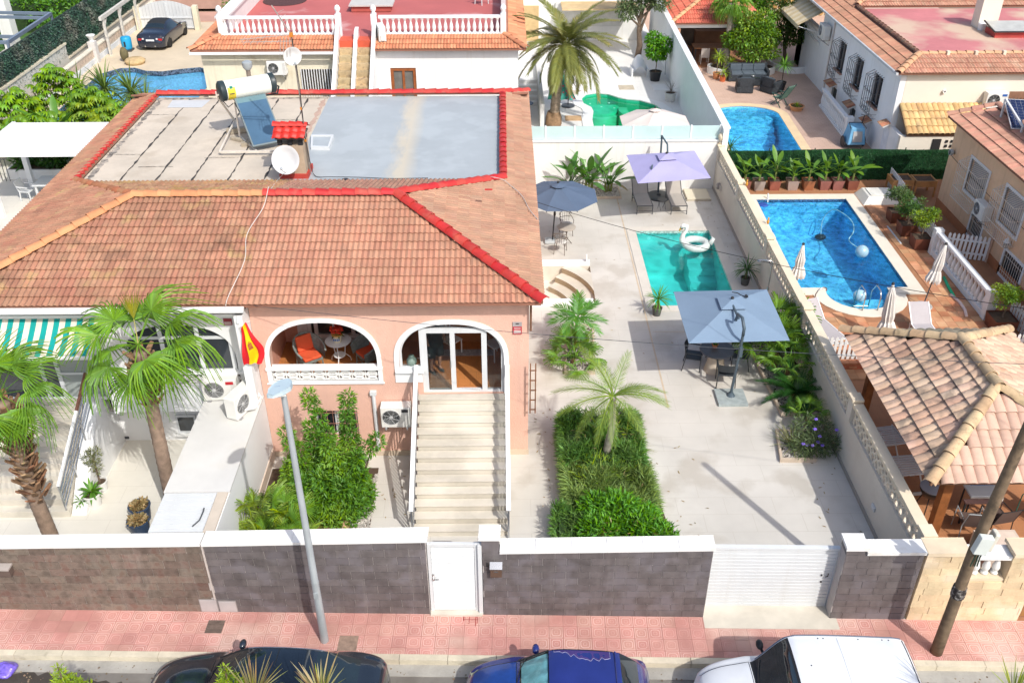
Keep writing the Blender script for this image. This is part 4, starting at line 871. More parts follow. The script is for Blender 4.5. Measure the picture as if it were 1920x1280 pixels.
b=MB();b.ext(v3(oL,YF-.028),(0,.06,0),[v3(hL,YF-.028)]);b.build('arch_trim',WHITE2,PHo)
b=MB();b.ext(v3(oRs+hR[:-3][::-1],YF-.028),(0,.06,0));b.build('arch_trim',WHITE2,PHo)
MB().box(-2.72,YF-.1,2.68,-2.02,YF+.1,2.74).build('window_sill',WHITE2,PHo)
MB().box(-5.93,YF-.06,2.76,-3.04,YF+.14,2.83).build('parapet_cap',WHITE2,PHo)
MB().box(-5.95,YF-.04,2.33,-3.02,YF+.06,2.36).build('parapet_ledge',WHITE2,PHo)
def pierced(t,x0,x1,z0,z1,y,m,nx,rows=2):
 h=(z1-z0)/rows;w_=(x1-x0)/nx;b=MB();q=w_*.46;zq=h*.40
 hole1=[(-q,-zq),(-q*.52,0),(-q,zq)];hx=[(-q*.72,-zq*1.02),(q*.72,-zq*1.02),(q*.36,-zq*.42),(-q*.36,-zq*.42)]
 holes=[v3(hole1,0),v3([(-x,z)for x,z in hole1][::-1],0),v3(hx,0),v3([(x,-z)for x,z in hx][::-1],0)]
 b.ext(v3([(-w_/2,-h/2),(w_/2,-h/2),(w_/2,h/2),(-w_/2,h/2)],0),(0,.07,0),holes);me=b.mesh('pierced_block');me.materials.append(m);off=Vector(OFF[t.name])
 for r in range(rows):
  for i in range(nx):inst(me,'pierced_block',t,Matrix.Translation(Vector((x0+w_*(i+.5),y,z0+h*(r+.5)))-off))
pierced(PHo,-5.79,-3.16,2.42,2.76,YF+.02,WHITE,8)
b=MB();b.box(-6.1,YF+.251,1.8,.33,21.6,1.985);b.build('porch_floor',mat('porch_terracotta',(.50,.20,.065),.45,.1,1.5,.1,60,rnd=.0),PHo);brick_joint(MATS['porch_terracotta'],.3,.3,.006,(.36,.15,.06))
b=MB();b.box(-6.1,21.6,1.5,-2.9,21.8,4.5);b.box(-6.3,YF+.252,1.99,-6.0,21.6,4.5);b.box(-2.96,YF+.252,1.99,-2.84,21.6,4.5);b.build('porch_wall',PINKIN,PHo)
b=MB();b.box(-2.84,21.55,1.99,.33,21.7,4.5);b.build('hall_wall',mat('hall_brown_wall',(.36,.13,.045),.5,.12,1.5),PHo)
b=MB();b.box(-6.1,YF+.251,4.5,.33,21.8,4.6);b.build('porch_ceiling',WHITE,PHo)
wn=T_part('porch_window',PHo)
b=MB();b.box(-5.3,21.5,2.18,-3.0,21.6,2.27)
for x in(-5.3,-5.12,-4.62,-4.12,-3.62,-3.12):b.box(x-.05,21.52,2.27,x+.05,21.6,3.6)
b.box(-5.3,21.53,3.5,-3.0,21.6,3.6);b.build('frame',mat('porch_window_white',(.66,.66,.68),.5),wn)
MB().box(-5.28,21.575,2.27,-3.02,21.59,3.5).build('pane',GLASSW,wn);MB().box(-5.5,21.42,2.06,-3.0,21.6,2.17).build('sill',mat('grey_sill',(.52,.50,.5),.6),wn)
MB().box(-5.62,21.5,2.0,-5.36,21.6,4.4).build('shutter_box',mat('porch_window_white',(.66,.66,.68),.5),wn)
dr=T_part('porch_door',PHo);fr=MB();y0,y1=YF+.05,YF+.12
for x0,x1,z0,z1 in((-2.10,-1.96,2.0,3.98),(-1.96,-1.92,2.06,3.76),(-1.35,-1.23,2.06,3.78),(-.58,-.45,2.0,3.9)):fr.box(x0,y0,z0,x1,y1,z1)
fr.box(-1.96,y0+.002,3.76,-.58,y1-.002,3.9);fr.box(-1.96,y0+.002,2.0,-.03,y1+.03,2.06)
hin=[(x*.955-.045*1.325,3.05+(z-3.05)*.955)for x,z in hR[1:-3]]
fr.ext(v3(hR[1:-3]+hin[::-1],y0+.003),(0,.06,0));fr.box(-.1,y0+.004,2.06,-.035,y1-.004,3.2);fr.box(-2.62,y0+.004,2.74,-2.55,y1-.004,3.2);fr.box(-2.62,y0+.005,2.74,-2.1,y1-.005,2.79)
fr.build('frame',WPVC,dr)
for x0,x1,z0,z1 in((-1.92,-1.35,2.06,3.76),(-.45,-.1,2.06,3.7),(-2.55,-2.1,2.79,3.75),(-1.96,-.6,3.9,4.03)):MB().box(x0,y0+.03,z0,x1,y0+.038,z1).build('pane',CLEAR,dr)
MB().box(-1.92,y0+.032,2.06,-1.36,y0+.036,3.76).build('tinted_pane',glassmat('grey_pane',(.86,.87,.86),.05),dr)
b=MB();b.box(-1.37,y0-.03,2.75,-1.34,y0,2.95);b.build('handle',STEEL,dr)
wn=T_part('basement_window',PHo);b=MB();b.box(-4.9,YF+.1,.66,-4.84,YF+.16,1.47);b.box(-4.4,YF+.1,.66,-4.3,YF+.16,1.47);b.box(-3.86,YF+.1,.66,-3.8,YF+.16,1.47);b.box(-4.9,YF+.1,1.41,-3.8,YF+.16,1.47);b.build('frame',WPVC,wn)
MB().box(-4.84,YF+.14,.66,-3.86,YF+.15,1.41).build('pane',GLASSW,wn)
b=MB()
for i in range(8):b.bar((-4.87+i*.148,YF-.02,.62),(-4.87+i*.148,YF-.02,1.5),.014)
for z in(.7,1.08,1.42):b.bar((-4.92,YF-.02,z),(-3.78,YF-.02,z),.016)
b.build('bars',mat('salmon_bars',(.50,.25,.18),.6),wn)
b=MB().tube([(-3.33,YF-.05,.3),(-3.33,YF-.05,2.02)],.05,8);b.cbox((-3.33,YF-.05,2.06),(.16,.1,.1));b.build('downpipe',WPVC,PHo)
MB().box(-6.1,YF-.03,0,.6,YF-.001,.16).build('plinth',mat('plinth_stone',(.58,.47,.36),.7,.08,2),PHo)
b=MB();b.tube([(.62,YE+.35,4.72),(.62,YE+.35,3.9)],.03,6);b.build('corner_pipe',mat('brown_pipe',(.2,.1,.06),.6),PHo)
pl=T('alarm_plate','small grey and red alarm notice plate on the pink wall','plate',tuple(PY(970,615,YF-.02)))
p=Vector(OFF[pl.name]);MB().box(p.x-.11,YF-.03,p.z-.17,p.x+.11,YF-.002,p.z+.17).build('board',mat('plate_grey',(.38,.35,.35),.5),pl)
MB().box(p.x-.108,YF-.034,p.z-.165,p.x+.108,YF-.031,p.z+.05).build('red_field',mat('plate_red',(.48,.02,.04),.5),pl)
b=MB();b.box(p.x-.085,YF-.037,p.z-.14,p.x+.085,YF-.0345,p.z-.05)
for dz in(-.01,.02):b.box(p.x-.08,YF-.037,p.z+dz-.008,p.x+.08,YF-.0345,p.z+dz+.004)
b.build('print_block',mat('plate_pale',(.62,.5,.48),.5),pl);MB().box(p.x-.04,YF-.037,p.z+.12,p.x+.04,YF-.0305,p.z+.145).build('sensor',BLACKM,pl)
t=T('air_conditioner','cream air conditioner on the pink wall beside the stairs','air conditioner',(-2.77,YF-.19,1.18))
OFF[t.name]=None;ac_unit(t,Matrix.Identity(4),.76,.62,.3,.22,'dark',True)
lt=T('wall_trellis','narrow rust brown ladder trellis at the right corner of the pink house','trellis',(.68,18.95,1.5));b=MB()
for x in(.62,.75):b.bar((x,18.95,1.5),(x,18.95,3.02),.03)
b.build('rail',mat('rust_brown',(.20,.085,.04),.7,.2,8),lt)
for i in range(5):MB().bar((.60,18.94,1.62+.3*i),(.77,18.94,1.62+.3*i),.025).build('rung',MATS['rust_brown'],lt)
# front stairs with railings
st=T('front_stairs','long straight pale stone stairs up to the glazed porch door','stairs',(-1.1,17.6,0));n=12;y0=16.15;dy=(YF-.0-y0)/n;dz=2.0/n
MB().ext([(-2.16,y0,0),(-2.16,YF-.03,0),(-2.16,YF-.03,1.97)]+[p for i in range(n-1,-1,-1)for p in((-2.16,y0+i*dy+.02,(i+1)*dz-.035),(-2.16,y0+i*dy+.02,i*dz-.035 if i else 0))][:-1],(2.2,0,0)).build('stair_core',STONES,st)
for i in range(n):
 e=y0+(i+1)*dy if i<n-1 else YF-.03
 MB().box(-2.2,y0+i*dy-.012,(i+1)*dz-.03,.075,e,(i+1)*dz).build('tread',STONES,st,bevel=.004)
for sx,lab in((-2.2,'white handrail with steel bars on the left side of the front stairs'),(.05,'white handrail with steel bars on the right side of the front stairs')):
 r=T('stair_railing',lab,'railing',(sx,17.6,0),group='railings of the front stairs');p0=Vector((sx,y0-.15,.93));p1=Vector((sx,YF-.04,2.9-.02))
 MB().bar(p0,p1,.10,.06).build('handrail',WHITE2,r);b=MB();b.bar(p0-Vector((0,-.05,.78)),p1-Vector((0,.05,.78)),.03);b.build('bottom_rail',STEEL,r)
 br=MB().bar((0,0,0),(0,0,.78),.024).mesh('baluster');br.materials.append(STEEL)
 for i in range(27):q=p0+(p1-p0)*((i+.5)/27);inst(br,'baluster',r,Matrix.Translation(q-Vector((0,0,.79))-Vector(OFF[r.name])))
 b=MB();b.bar((sx,y0-.1,0),(sx,y0-.1,.95),.045);b.build('newel',STEEL,r)
# white house: balcony, awning, stairs, annexe roof
YW=19.2;WS=mat('white_house_wall',(.75,.755,.75),.7,.03,.8,.3,60)
hW=arch_pts(-9.35,-6.62,3.05,4.05,2.72,2.72)
MB().ext(v3([(-9.95,1.45),(-6.12,1.45),(-6.12,4.72),(-9.95,4.72)],YW),(0,.2,0),[v3(hW,YW),v3([(-9.4,2.28),(-6.6,2.28),(-6.6,2.62),(-9.4,2.62)],YW)]).build('balcony_front',WS,WHo)
pierced(WHo,-9.4,-6.6,2.28,2.62,YW+.02,WHITE,8)
MB().box(-9.95,YW-.06,2.64,-6.3,YW+.14,2.71).build('parapet_cap',WHITE2,WHo)
b=MB();b.box(-10.2,YW+.201,1.3,-6.12,21.5,1.45);b.box(-10.2,21.5,1.3,-6.12,21.7,4.5);b.build('balcony_room',mat('dim_room',(.25,.23,.21),.8,.1,2),WHo)
b=MB().box(-13.1,19.85,0,-6.12,20.0,1.3);b.build('lower_wall',WS,WHo);MB().box(-13.0,19.6,1.9,-10.0,19.7,1.2).build('dark_back',DARK,WHo)
b=MB();b.box(-13.1,20.0,0,-12.9,33.8,4.7);b.box(-13.1,33.6,0,-6.12,33.8,4.7);b.box(-13.1,19.4,4.5,-6.13,33.6,4.69);b.build('house_shell',WS,WHo)
wn=T_part('balcony_glazing',WHo);b=MB()
for x in(-9.3,-8.4,-7.5,-6.72):b.box(x-.05,YW+.06,2.72,x+.05,YW+.12,4.0)
b.box(-9.3,YW+.065,3.6,-6.7,YW+.115,3.68);b.build('frame',WPVC,wn);MB().box(-9.3,YW+.09,2.72,-6.7,YW+.098,4.0).build('pane',GLASSW,wn)
b=MB();b.box(-8.85,YW-.01,2.72,-8.15,YW+.1,2.84);b.build('planter_box',mat('yellow_brown_box',(.45,.27,.07),.7,.2,6),WHo)
wn=T_part('basement_window',WHo);p=PY(351,793,19.85);b=MB();b.box(p.x-.27,19.81,p.z-.30,p.x+.27,19.849,p.z+.30);b.build('frame',WPVC,wn);MB().box(p.x-.21,19.80,p.z-.22,p.x+.21,19.809,p.z+.22).build('pane',GLASSW,wn);MB().box(p.x-.32,19.72,p.z-.36,p.x+.32,19.849,p.z-.305).build('sill',WHITE,wn)
b=MB();p=PY(232,820,19.84);b.box(p.x-.14,19.82,p.z-.03,p.x+.14,19.849,p.z+.03);b.build('vent_grille',DKGREY,WHo)
b=MB();b.box(-6.31,18.62,2.0,-6.11,YW+.01,4.62);b.build('pilaster',WHITE2,WHo);MB().tube([(-6.22,18.66,4.62),(-6.22,18.6,4.5),(-6.18,18.98,4.3),(-6.18,19.0,2.0)],.045,8).build('downpipe',WPVC,WHo)
b=MB();b.box(-13.35,18.58,4.74,-6.05,18.73,4.85);b.build('gutter',WHITE2,WHo,bevel=.02);b=MB();b.box(-13.1,18.75,4.55,-6.12,19.2,4.62);b.build('soffit',WHITE,WHo)
b=MB();b.box(-13.1,18.98,4.36,-6.35,19.19,4.54);b.build('awning_cassette',WHITE2,WHo,bevel=.02)
aw=T('awning','teal and cream striped awning opened over the white house stairs','awning',(-11.4,18.6,4));n=30
AWT=mat('awning_teal',(.0,.30,.28),.8,.08,4);AWC=mat('awning_cream',(.70,.60,.50),.8,.06,4);pa=lambda u,v:(-13.1+(u)*3.53,18.99-.9*v,4.40-.53*v-.05*sin(pi*v))
ns=26
for mt,par,nm in((AWT,0,'teal_stripe'),(AWC,1,'cream_stripe')):
 for k in range(ns):
  if k%2==par:MB().grid(lambda u,v:pa((k+u)/ns,v),1,6).build(nm,mt,aw,smooth=True)
b=MB();b.box(-13.1,18.05,3.84,-9.55,18.11,3.90);b.build('front_bar',WHITE2,aw)
b=MB();b.bar((-9.62,18.1,3.88),(-9.45,18.98,4.2),.03);b.bar((-12.9,18.1,3.88),(-12.8,18.98,4.2),.03);b.build('folding_arm',WHITE2,aw)
en=T_part('stair_door_glazing',WHo);b=MB()
for x in(-13.0,-11.5,-11.1,-10.02):b.box(x-.05,19.2,1.9,x+.05,19.28,4.4)
b.box(-11.1,19.205,2.62,-10.02,19.275,2.68);b.box(-13.0,19.19,1.86,-10.0,19.3,1.93);b.build('frame',WPVC,en);MB().box(-11.06,19.235,1.93,-10.06,19.245,3.9).build('pane',mat('greenish_blind_glass',(.30,.335,.32),.15,.1,1,spec=.6),en);MB().box(-12.95,19.236,1.93,-11.15,19.244,4.3).build('side_pane',GLASSW,en)
b=MB();b.box(-10.0,19.19,1.4,-9.9,19.41,4.5);b.build('door_post',WHITE2,WHo)
ws=T('side_stairs','wide pale stone stairs under the striped awning of the white house','stairs',(-11.6,18,0));n=10;y0=16.9;dy=.22;dz=.19
for i in range(n):MB().box(-13.2,y0+i*dy,0 if i==0 else(i-.0)*dz-.02,-10.62,19.18 if i==n-1 else y0+(i+1)*dy+.05,(i+1)*dz).build('tread',STONES,ws,bevel=.004)
b=MB();b.ext([(-13.19,y0+.03,0),(-13.19,19.17,0),(-13.19,19.17,1.7),(-13.19,y0+.1,.0)],(2.56,0,0));b.build('stair_core',STONES,ws)
MB().ext([(-10.6,16.95,0),(-10.6,19.84,0),(-10.6,19.84,2.0),(-10.6,19.1,2.0)],(.35,0,0)).build('stair_cheek',WS,ws)
r=T('stair_railing','steel railing with brown and white handrail beside the white house stairs','railing',(-10.5,18,0));p0=Vector((-10.68,16.95,.95));p1=Vector((-10.3,18.95,2.85));pm=p0+(p1-p0)*.66
MB().bar(p0,pm,.06).build('handrail',WHITE2,r);MB().bar(pm,p1,.06).build('brown_handrail',mat('brown_rail',(.16,.07,.045),.5),r,label='brown upper handrail')
b=MB();[b.bar(p0+Vector((0,0,-dz_)),p1+Vector((0,0,-dz_)),.018)for dz_ in(.2,.36,.52,.68)];b.build('rail_bars',STEEL,r)
for k in(0,.33,.66,1):q=p0+(p1-p0)*k;MB().bar(q-Vector((0,0,.9)),q,.035).build('post',STEEL,r)
an=T('annexe','long low white flat roofed annexe between the two front yards','annexe',(-6.8,16.7,0))
MB().box(-7.5,14.28,0,-6.1,19.14,1.95).build('wall',WS,an);MB().box(-7.54,15.55,1.95,-6.09,19.13,2.0).build('roof_slab',mat('annexe_roof_white',(.62,.615,.595),.6,.06,.7,.1,30,stain=((.6,.57,.5),.9,.55,.35)),an);MB().box(-6.10,14.4,0,-6.07,19.1,.32).build('plinth',mat('plinth_beige',(.60,.50,.41),.7,.08,2),an)
ht=T('roof_hatch','white ribbed sheet hatch on the street end of the white annexe','hatch',(-6.95,14.9,1.96));b=MB()
for i in range(16):b.box(-7.5,14.33+i*.074,1.97,-6.36,14.33+i*.074+.068,1.995+.008*(i%2))
b.build('sheet',WPVC,ht);b=MB();b.box(-6.35,14.3,1.952,-6.12,15.54,2.0);b.build('frame',mat('beige_frame',(.55,.48,.40),.7,.06,3),ht);MB().tube([(-6.6,14.45,2.03),(-6.48,14.6,2.07),(-6.47,14.85,2.07),(-6.5,15.0,2.03)],.016,6).build('handle',DKGREY,ht)
t=T('air_conditioner','white air conditioner facing the street on the annexe roof by the flag','air conditioner',tuple(G(416,752,2.0)+Vector((0,.15,0))),.05,local=True);ac_unit(t,Matrix.Translation((0,0,.04)),.86,.60,.32,.23,'red')
t=T('air_conditioner','white air conditioner turned sideways on the annexe roof','air conditioner',tuple(G(455,772,2.0)+Vector((0,.05,0))),radians(68),local=True);ac_unit(t,Matrix.Translation((0,0,.04)),.86,.60,.32,.23,None)
b=MB();p=G(470,770,2.05);q=PY(468,715,19.1)
for k in range(3):b.tube([p+Vector((-.15,-.1+.05*k,.1)),p+Vector((.12,.0+.03*k,.08)),p+Vector((.2,.35,.15)),(p+q)/2+Vector((.1,.1,.1+.03*k)),q],.03,6)
o=b.build('refrigerant_pipes',mat('white_lagging',(.72,.70,.66),.8,.15,12,.6,30));tag(o,'bundle of white lagged pipes rising from the annexe roof','pipes')
fl=T('flag','red and yellow flag with crest hanging from a short staff at the white pilaster','flag',tuple(PY(452,650,18.45)))
p0=PY(450,616,18.5);p1=PY(446,705,18.55);d=p1-p0;top_w=.12
MB().tube([p0+Vector((0,.0,.05)),p0+Vector((.1,.5,-.1))],.014,6).build('staff',WHITE2,fl)
def flagp(u,v):
 wv=.05*sin(7*v+3*u)+.03*sin(13*u);return(p0.x+.02+u*(.10+.48*min(1,v*1.2)*(1-.35*max(0,v-.62)/.38))-.09*v,p0.y+wv-.05*v+.12*u,p0.z-1.02*v+.10*u-.1*u*v)
for nm,u0,u1,c in(('red_stripe',0,.3,(.60,.012,.02)),('yellow_stripe',.3,.7,(.80,.52,.0)),('red_stripe',.7,1,(.60,.012,.02))):
 MB().grid(lambda u,v:flagp(u0+(u1-u0)*u,v),8,20).build(nm,mat('flag_'+nm,c,.7,.05,5),fl,smooth=True)
b=MB().grid(lambda u,v:tuple(Vector(flagp(.40+.2*u,.42+.16*v))+Vector((0,-.012,0))),4,5);b.build('crest',mat('flag_crest',(.42,.12,.03),.7,.5,40),fl)
b=MB().grid(lambda u,v:tuple(Vector(flagp(.45+.1*u,.38+.05*v))+Vector((0,-.014,0))),3,2);b.build('crest_crown',mat('flag_crown',(.5,.25,.0),.7,.5,40),fl)
pl=T('alarm_plate','small dark red alarm notice plate on the white house balcony','plate',tuple(PY(427,603,YW-.02)));p=Vector(OFF[pl.name]);MB().box(p.x-.1,YW-.03,p.z-.09,p.x+.1,YW-.002,p.z+.09).build('board',mat('plate_dark_red',(.28,.04,.05),.5),pl);b=MB();b.box(p.x-.085,YW-.034,p.z-.03,p.x+.085,YW-.0305,p.z+.0);b.box(p.x-.085,YW-.034,p.z-.065,p.x+.085,YW-.0305,p.z-.045);b.build('print_block',mat('plate_pale',(.62,.5,.48),.5),pl)
# things on the terrace roof
ch=T('chimney','small rendered chimney with a red painted tile cap on the terrace roof','chimney',(-6.15,26.0,ZT));cx,cy=-6.13,26.05
CH=mat('chimney_render',(.46,.36,.26),.9,.14,2.5,.5,50);MB().box(cx-.36,cy-.36,ZT,cx+.36,cy+.36,ZT+1.0).build('shaft',CH,ch);MB().box(cx-.42,cy-.42,ZT,cx+.42,cy+.42,ZT+.14).build('red_base',RED,ch)
b=MB()
for sx in(-.3,0,.3):
 for sy in(-.3,.3):b.box(cx+sx-.06,cy+sy-.06,ZT+1.0,cx+sx+.06,cy+sy+.06,ZT+1.2)
b.build('cap_support',DARK,ch);MB().box(cx-.4,cy-.42,ZT+1.2,cx+.4,cy+.42,ZT+1.24).build('cap_slab',mat('dark_slab',(.12,.1,.09),.9),ch)
for j in range(2):
 for i in range(4):
  for sg in(1,-1):
   M=Matrix.Translation((cx-.345+i*.23-OFF[ch.name][0],cy-sg*(.5-.22*j)-OFF[ch.name][1],ZT+1.26+.09*j-OFF[ch.name][2]))@Matrix.Rotation(0 if sg>0 else pi,4,'Z')@Matrix.Rotation(radians(22),4,'X')
   if i==0 and j==0 and sg==1:cme=tile_mesh(.23,.28,.04,1,8,.03).mesh('cap_tile',True);cme.materials.append(mat('glossy_red_tile',(.56,.03,.02),.5,.12,6,.3,60))
   inst(cme,'cap_tile',ch,M)
caps(ch,(cx-.47,cy,ZT+1.47),(cx+.47,cy,ZT+1.47),.13,MATS['glossy_red_tile'],.24)
def dish(label,c,r,nrm,up_rot,pole=None,m=None):
 t=T('satellite_dish',label,'satellite dish',tuple(c));c=Vector(c);nrm=Vector(nrm).normalized()
 MB().lathe([(0,-.0),(r*.35,.012*r/.4),(r*.7,.06*r/.4),(r,.13*r/.4),(r+.012,.13*r/.4),(r*.7,.045*r/.4),(0,-.02)],c,28,nrm).build('reflector',m or mat('dish_white',(.62,.63,.63),.45,.04,3),t,smooth='auto')
 dn=Vector((0,0,-1));dn=(dn-nrm*dn.dot(nrm)).normalized()
 b=MB();b.tube([c+dn*r*.95+nrm*.12*r,c+dn*r*.7+nrm*r*1.15],.012,5);b.ball(tuple(c+dn*r*.62+nrm*r*1.2),(.04,.06,.04));b.build('feed_arm',GALV,t)
 b=MB();b.tube([c-nrm*.02,c-nrm*.14,c-nrm*.16+Vector((0,0,-.15))]+([Vector(pole)]if pole else[]),.02,6);b.build('mount',GALV,t);return t
dish('large white satellite dish in front of the red capped chimney',PY(538,300,25.42),.40,(-.12,-1,.42),0,(cx-.1,cy-.4,ZT+.5))
ms=T('aerial_mast','tall thin aerial mast with television antennas beside the roof chimney','mast',(-5.72,26.0,ZT));MB().tube([(-5.72,26.0,ZT),(-5.74,26.0,7.2),(-5.76,26.0,9.15)],[.024,.02,.016],8).build('mast_tube',mat('mast_grey',(.30,.27,.24),.6,.2,8,metal=.3),ms)
b=MB();q=Vector((-5.76,26.0,9.1))
for dz_,ln in((0,1.35),(-.35,1.3)):
 e=q+Vector((-ln,-.25,dz_*.2+.04-.1));b.bar(q+Vector((0,0,dz_*.5)),e,.018)
 for k in range(7):f=q+Vector((0,0,dz_*.5))+(e-q-Vector((0,0,dz_*.5)))*(.15+.13*k);b.bar(f+Vector((0,-.12-.03*k,.0)),f+Vector((0,.12+.03*k,.0)),.008)
b.bar(q,q+Vector((-.45,.1,.75)),.022)
for k in range(5):f=q+Vector((-.05-.04*k,.0,.1+.13*k));b.bar(f+Vector((-.05,-.18,0)),f+Vector((.05,.18,0)),.008)
for k in range(4):b.bar(q+Vector((-.28+.08*k,-.1,-.05)),q+Vector((-.34+.10*k,-.2,-.55)),.012)
b.build('antenna',mat('aerial_metal',(.55,.50,.45),.4,.1,4,metal=.5),ms);b=MB();b.cbox(tuple(q),(.09,.09,.12));b.cbox((-5.74,25.96,7.05),(.05,.05,.07));b.cbox((-5.73,25.96,6.1),(.05,.05,.07));b.build('amplifier',mat('orange_clip',(.6,.22,.03),.6),ms)
b=MB();b.tube([(-5.74,25.97,9.0),(-5.70,25.96,7.6),(-5.74,25.95,6.4),(-5.68,25.95,5.5),(-5.62,25.9,5.12)],.010,5);b.build('aerial_cable',BLACKM,ms)
dish('small round satellite dish on the aerial mast',(-5.80,25.93,8.55),.24,(.45,-1,.05),0)
sh=T('solar_water_heater','solar water heater with white tank and blue grey collector on the flat roof','solar heater',(-7.8,28.6,ZT));A=radians(30);ux=Vector((cos(A),sin(A),0));uy=Vector((-sin(A),cos(A),0));bl=G(474,278,ZT+.16);wv=1.0
uz=Vector((0,0,1));ht_=1.15;back=1.36;tl=bl+uy*back+uz*ht_-ux*.0
nrm=ux.cross((tl-bl).normalized());
b=MB();b.ext([bl,bl+ux*wv,tl+ux*wv,tl],nrm*.08);b.build('collector_frame',mat('collector_frame',(.16,.20,.21),.5,.05,4),sh)
k0=.04;e1=(tl-bl).normalized()
MB().ext([bl+ux*k0+e1*.05+nrm*.082,bl+ux*(wv-k0)+e1*.05+nrm*.082,tl+ux*(wv-k0)-e1*.22+nrm*.082,tl+ux*k0-e1*.22+nrm*.082],nrm*.004).build('collector_glass',mat('collector_blue',(.055,.12,.20),.4,.1,1,spec=.25),sh)
MB().ext([bl+ux*k0+e1*1.56+nrm*.083,bl+ux*(wv-k0)+e1*1.56+nrm*.083,tl+ux*(wv-k0)-e1*.04+nrm*.083,tl+ux*k0-e1*.04+nrm*.083],nrm*.005).build('collector_header',mat('collector_green',(.12,.21,.24),.3,.1,2),sh)
tc=tl+ux*.5+uz*.28+uy*.12;b=MB();b.lathe([(.30,-.78),(.30,.78)],tc,24,ux);b.build('tank',mat('tank_cream',(.80,.79,.70),.3,.03,2),sh,smooth='auto')
b=MB();b.lathe([(.0,-.90),(.26,-.90),(.315,-.86),(.315,-.72),(.30,-.70)],tc,24,ux);b.lathe([(.30,.70),(.315,.72),(.315,.86),(.26,.9),(0,.9)],tc,24,ux);b.build('tank_end',mat('tank_end_grey',(.03,.045,.05),.4),sh,smooth='auto')
b=MB();st_=tc-ux*.56;b.lathe([(.303,-.12),(.303,.12)],st_,24,ux);lim=[v for v in b.v];b2=MB()
for i in range(24):
 f=b.f[i];cc=sum((Vector(lim[j])for j in f),Vector())/4
 if(cc-st_).dot(-uy)>.1 and(cc-st_).z<.16:b2.add([lim[j]for j in f],[(0,1,2,3)])
b2.build('label',mat('label_yellow',(.75,.58,.05),.4,.1,4),sh);q=st_-uy*.27+uz*.14;MB().cbox(tuple(q),(.1,.02,.1),A).build('green_logo',mat('logo_green',(.02,.25,.2),.5),sh);q=st_-uy*.30-uz*.04;MB().cbox(tuple(q),(.14,.02,.025),A).build('dark_print',DKGREY,sh)
b=MB();f0=G(412,285,ZT+.12);f1=G(517,284,ZT+.12)
FRM=mat('heater_frame',(.66,.60,.52),.5,.1,5);b.bar(f0,f1,.06);l1=G(440,226,ZT+.35);b.bar(f0,l1,.05);lt_=tc-ux*.98+uz*-.1;b.bar(l1,lt_,.05);b.bar(lt_,lt_+ux*.3,.04);b.bar(lt_+uz*.12,lt_-uz*.1,.035)
rt=bl+uy*back+ux*wv;b.bar(Vector((rt.x,rt.y,ZT)),tl+ux*wv,.04);rl=bl+uy*back;b.bar(Vector((rl.x,rl.y,ZT)),tl,.05);b.bar(bl-uz*.1+ux*.1,Vector((rl.x,rl.y,ZT+.1)),.04);b.build('frame',FRM,sh)
b=MB();b.tube([tc-ux*.85-uz*.25,tc-ux*.7-uz*.5-uy*.1,tl-uz*.1,bl+uy*.9+uz*.9],.018,6);b.tube([tc+ux*.85-uz*.05,tc+ux*1.02-uz*.15,tc+ux*.95-uz*.36,tl+ux*1.02-uz*.05],.03,6);b.build('pipe',BLACKM,sh)
b=MB();b.cbox(tuple(G(447,244,ZT+.1)),(.75,.18,.16),.3);b.cbox(tuple(G(448,262,ZT+.05)),(.6,.14,.08),-.5);b.cbox(tuple(G(462,270,ZT+.06)),(.3,.2,.12),.1);b.build('ballast_block',mat('ballast',(.42,.36,.27),.9,.15,4,.4),sh)
sk=T('skylight','flat white framed skylight on the grey coated terrace roof','skylight',(-5.75,28.4,ZT));P4=[G(583,281,ZT),G(618,282,ZT),G(626,258,ZT),G(584,258,ZT)];cc=sum(P4,Vector())/4
MB().ext(P4,(0,0,.10),[[cc+(p-cc)*.82 for p in P4]]).build('frame',WPVC,sk);MB().ext([cc+(p-cc)*.83+uz*.05 for p in P4],(0,0,.02)).build('pane',mat('skylight_glass',(.40,.43,.44),.12,.08,2),sk)
o=MB().lathe([(0,0),(.10,0),(.12,.03),(.10,.08),(0,.09)],tuple(G(648,341,ZT+.04)),12).build('roof_drain',BLACKM);tag(o,'small round black drain cap on the edge of the grey terrace roof','drain cap')
def lying(label,pts,r,m,nm='cable',cat='cable'):
 pts=[Vector(p)for p in pts];dense=[]
 rows=[(i,*p)for i,p in enumerate(pts)]
 for i in range((len(pts)-1)*6+1):dense.append(catmull(rows,min(i/6,len(pts)-1-1e-6)))
 return tag(MB().tube(dense,r,5).build(nm,m),label,cat)
WCAB=mat('white_cable',(.70,.68,.64),.6,.05,3)
lying('white cable running down the tiles where the two roofs meet',[G(538,320,5.5),G(520,338,5.2),(-6.15,22.9,5.92),(-6.05,22.4,6.2),(-6.1,21.8,5.92),(-6.35,20.9,5.62),(-6.25,20.0,5.36),(-6.42,18.9,5.03),(-6.45,18.66,4.9)],.008,WCAB)
lying('black cable looping over the edge of the grey terrace roof',[(-5.62,25.9,5.1),(-5.45,25.7,5.08),(-5.0,25.55,5.14),(-4.2,25.6,5.1),(-3.3,25.5,5.1),(-2.2,25.4,5.15)],.010,BLACKM)
lying('pale cable crossing the red ridge to the right eave',[(-.6,25.2,5.3),(-.3,24.8,5.42),(-.02,24.9,5.3),(.2,24.7,5.2),(.5,24.2,5.12),(.7,23.4,5.06),(.95,22.9,4.95)],.010,mat('grey_cable',(.45,.42,.4),.6))
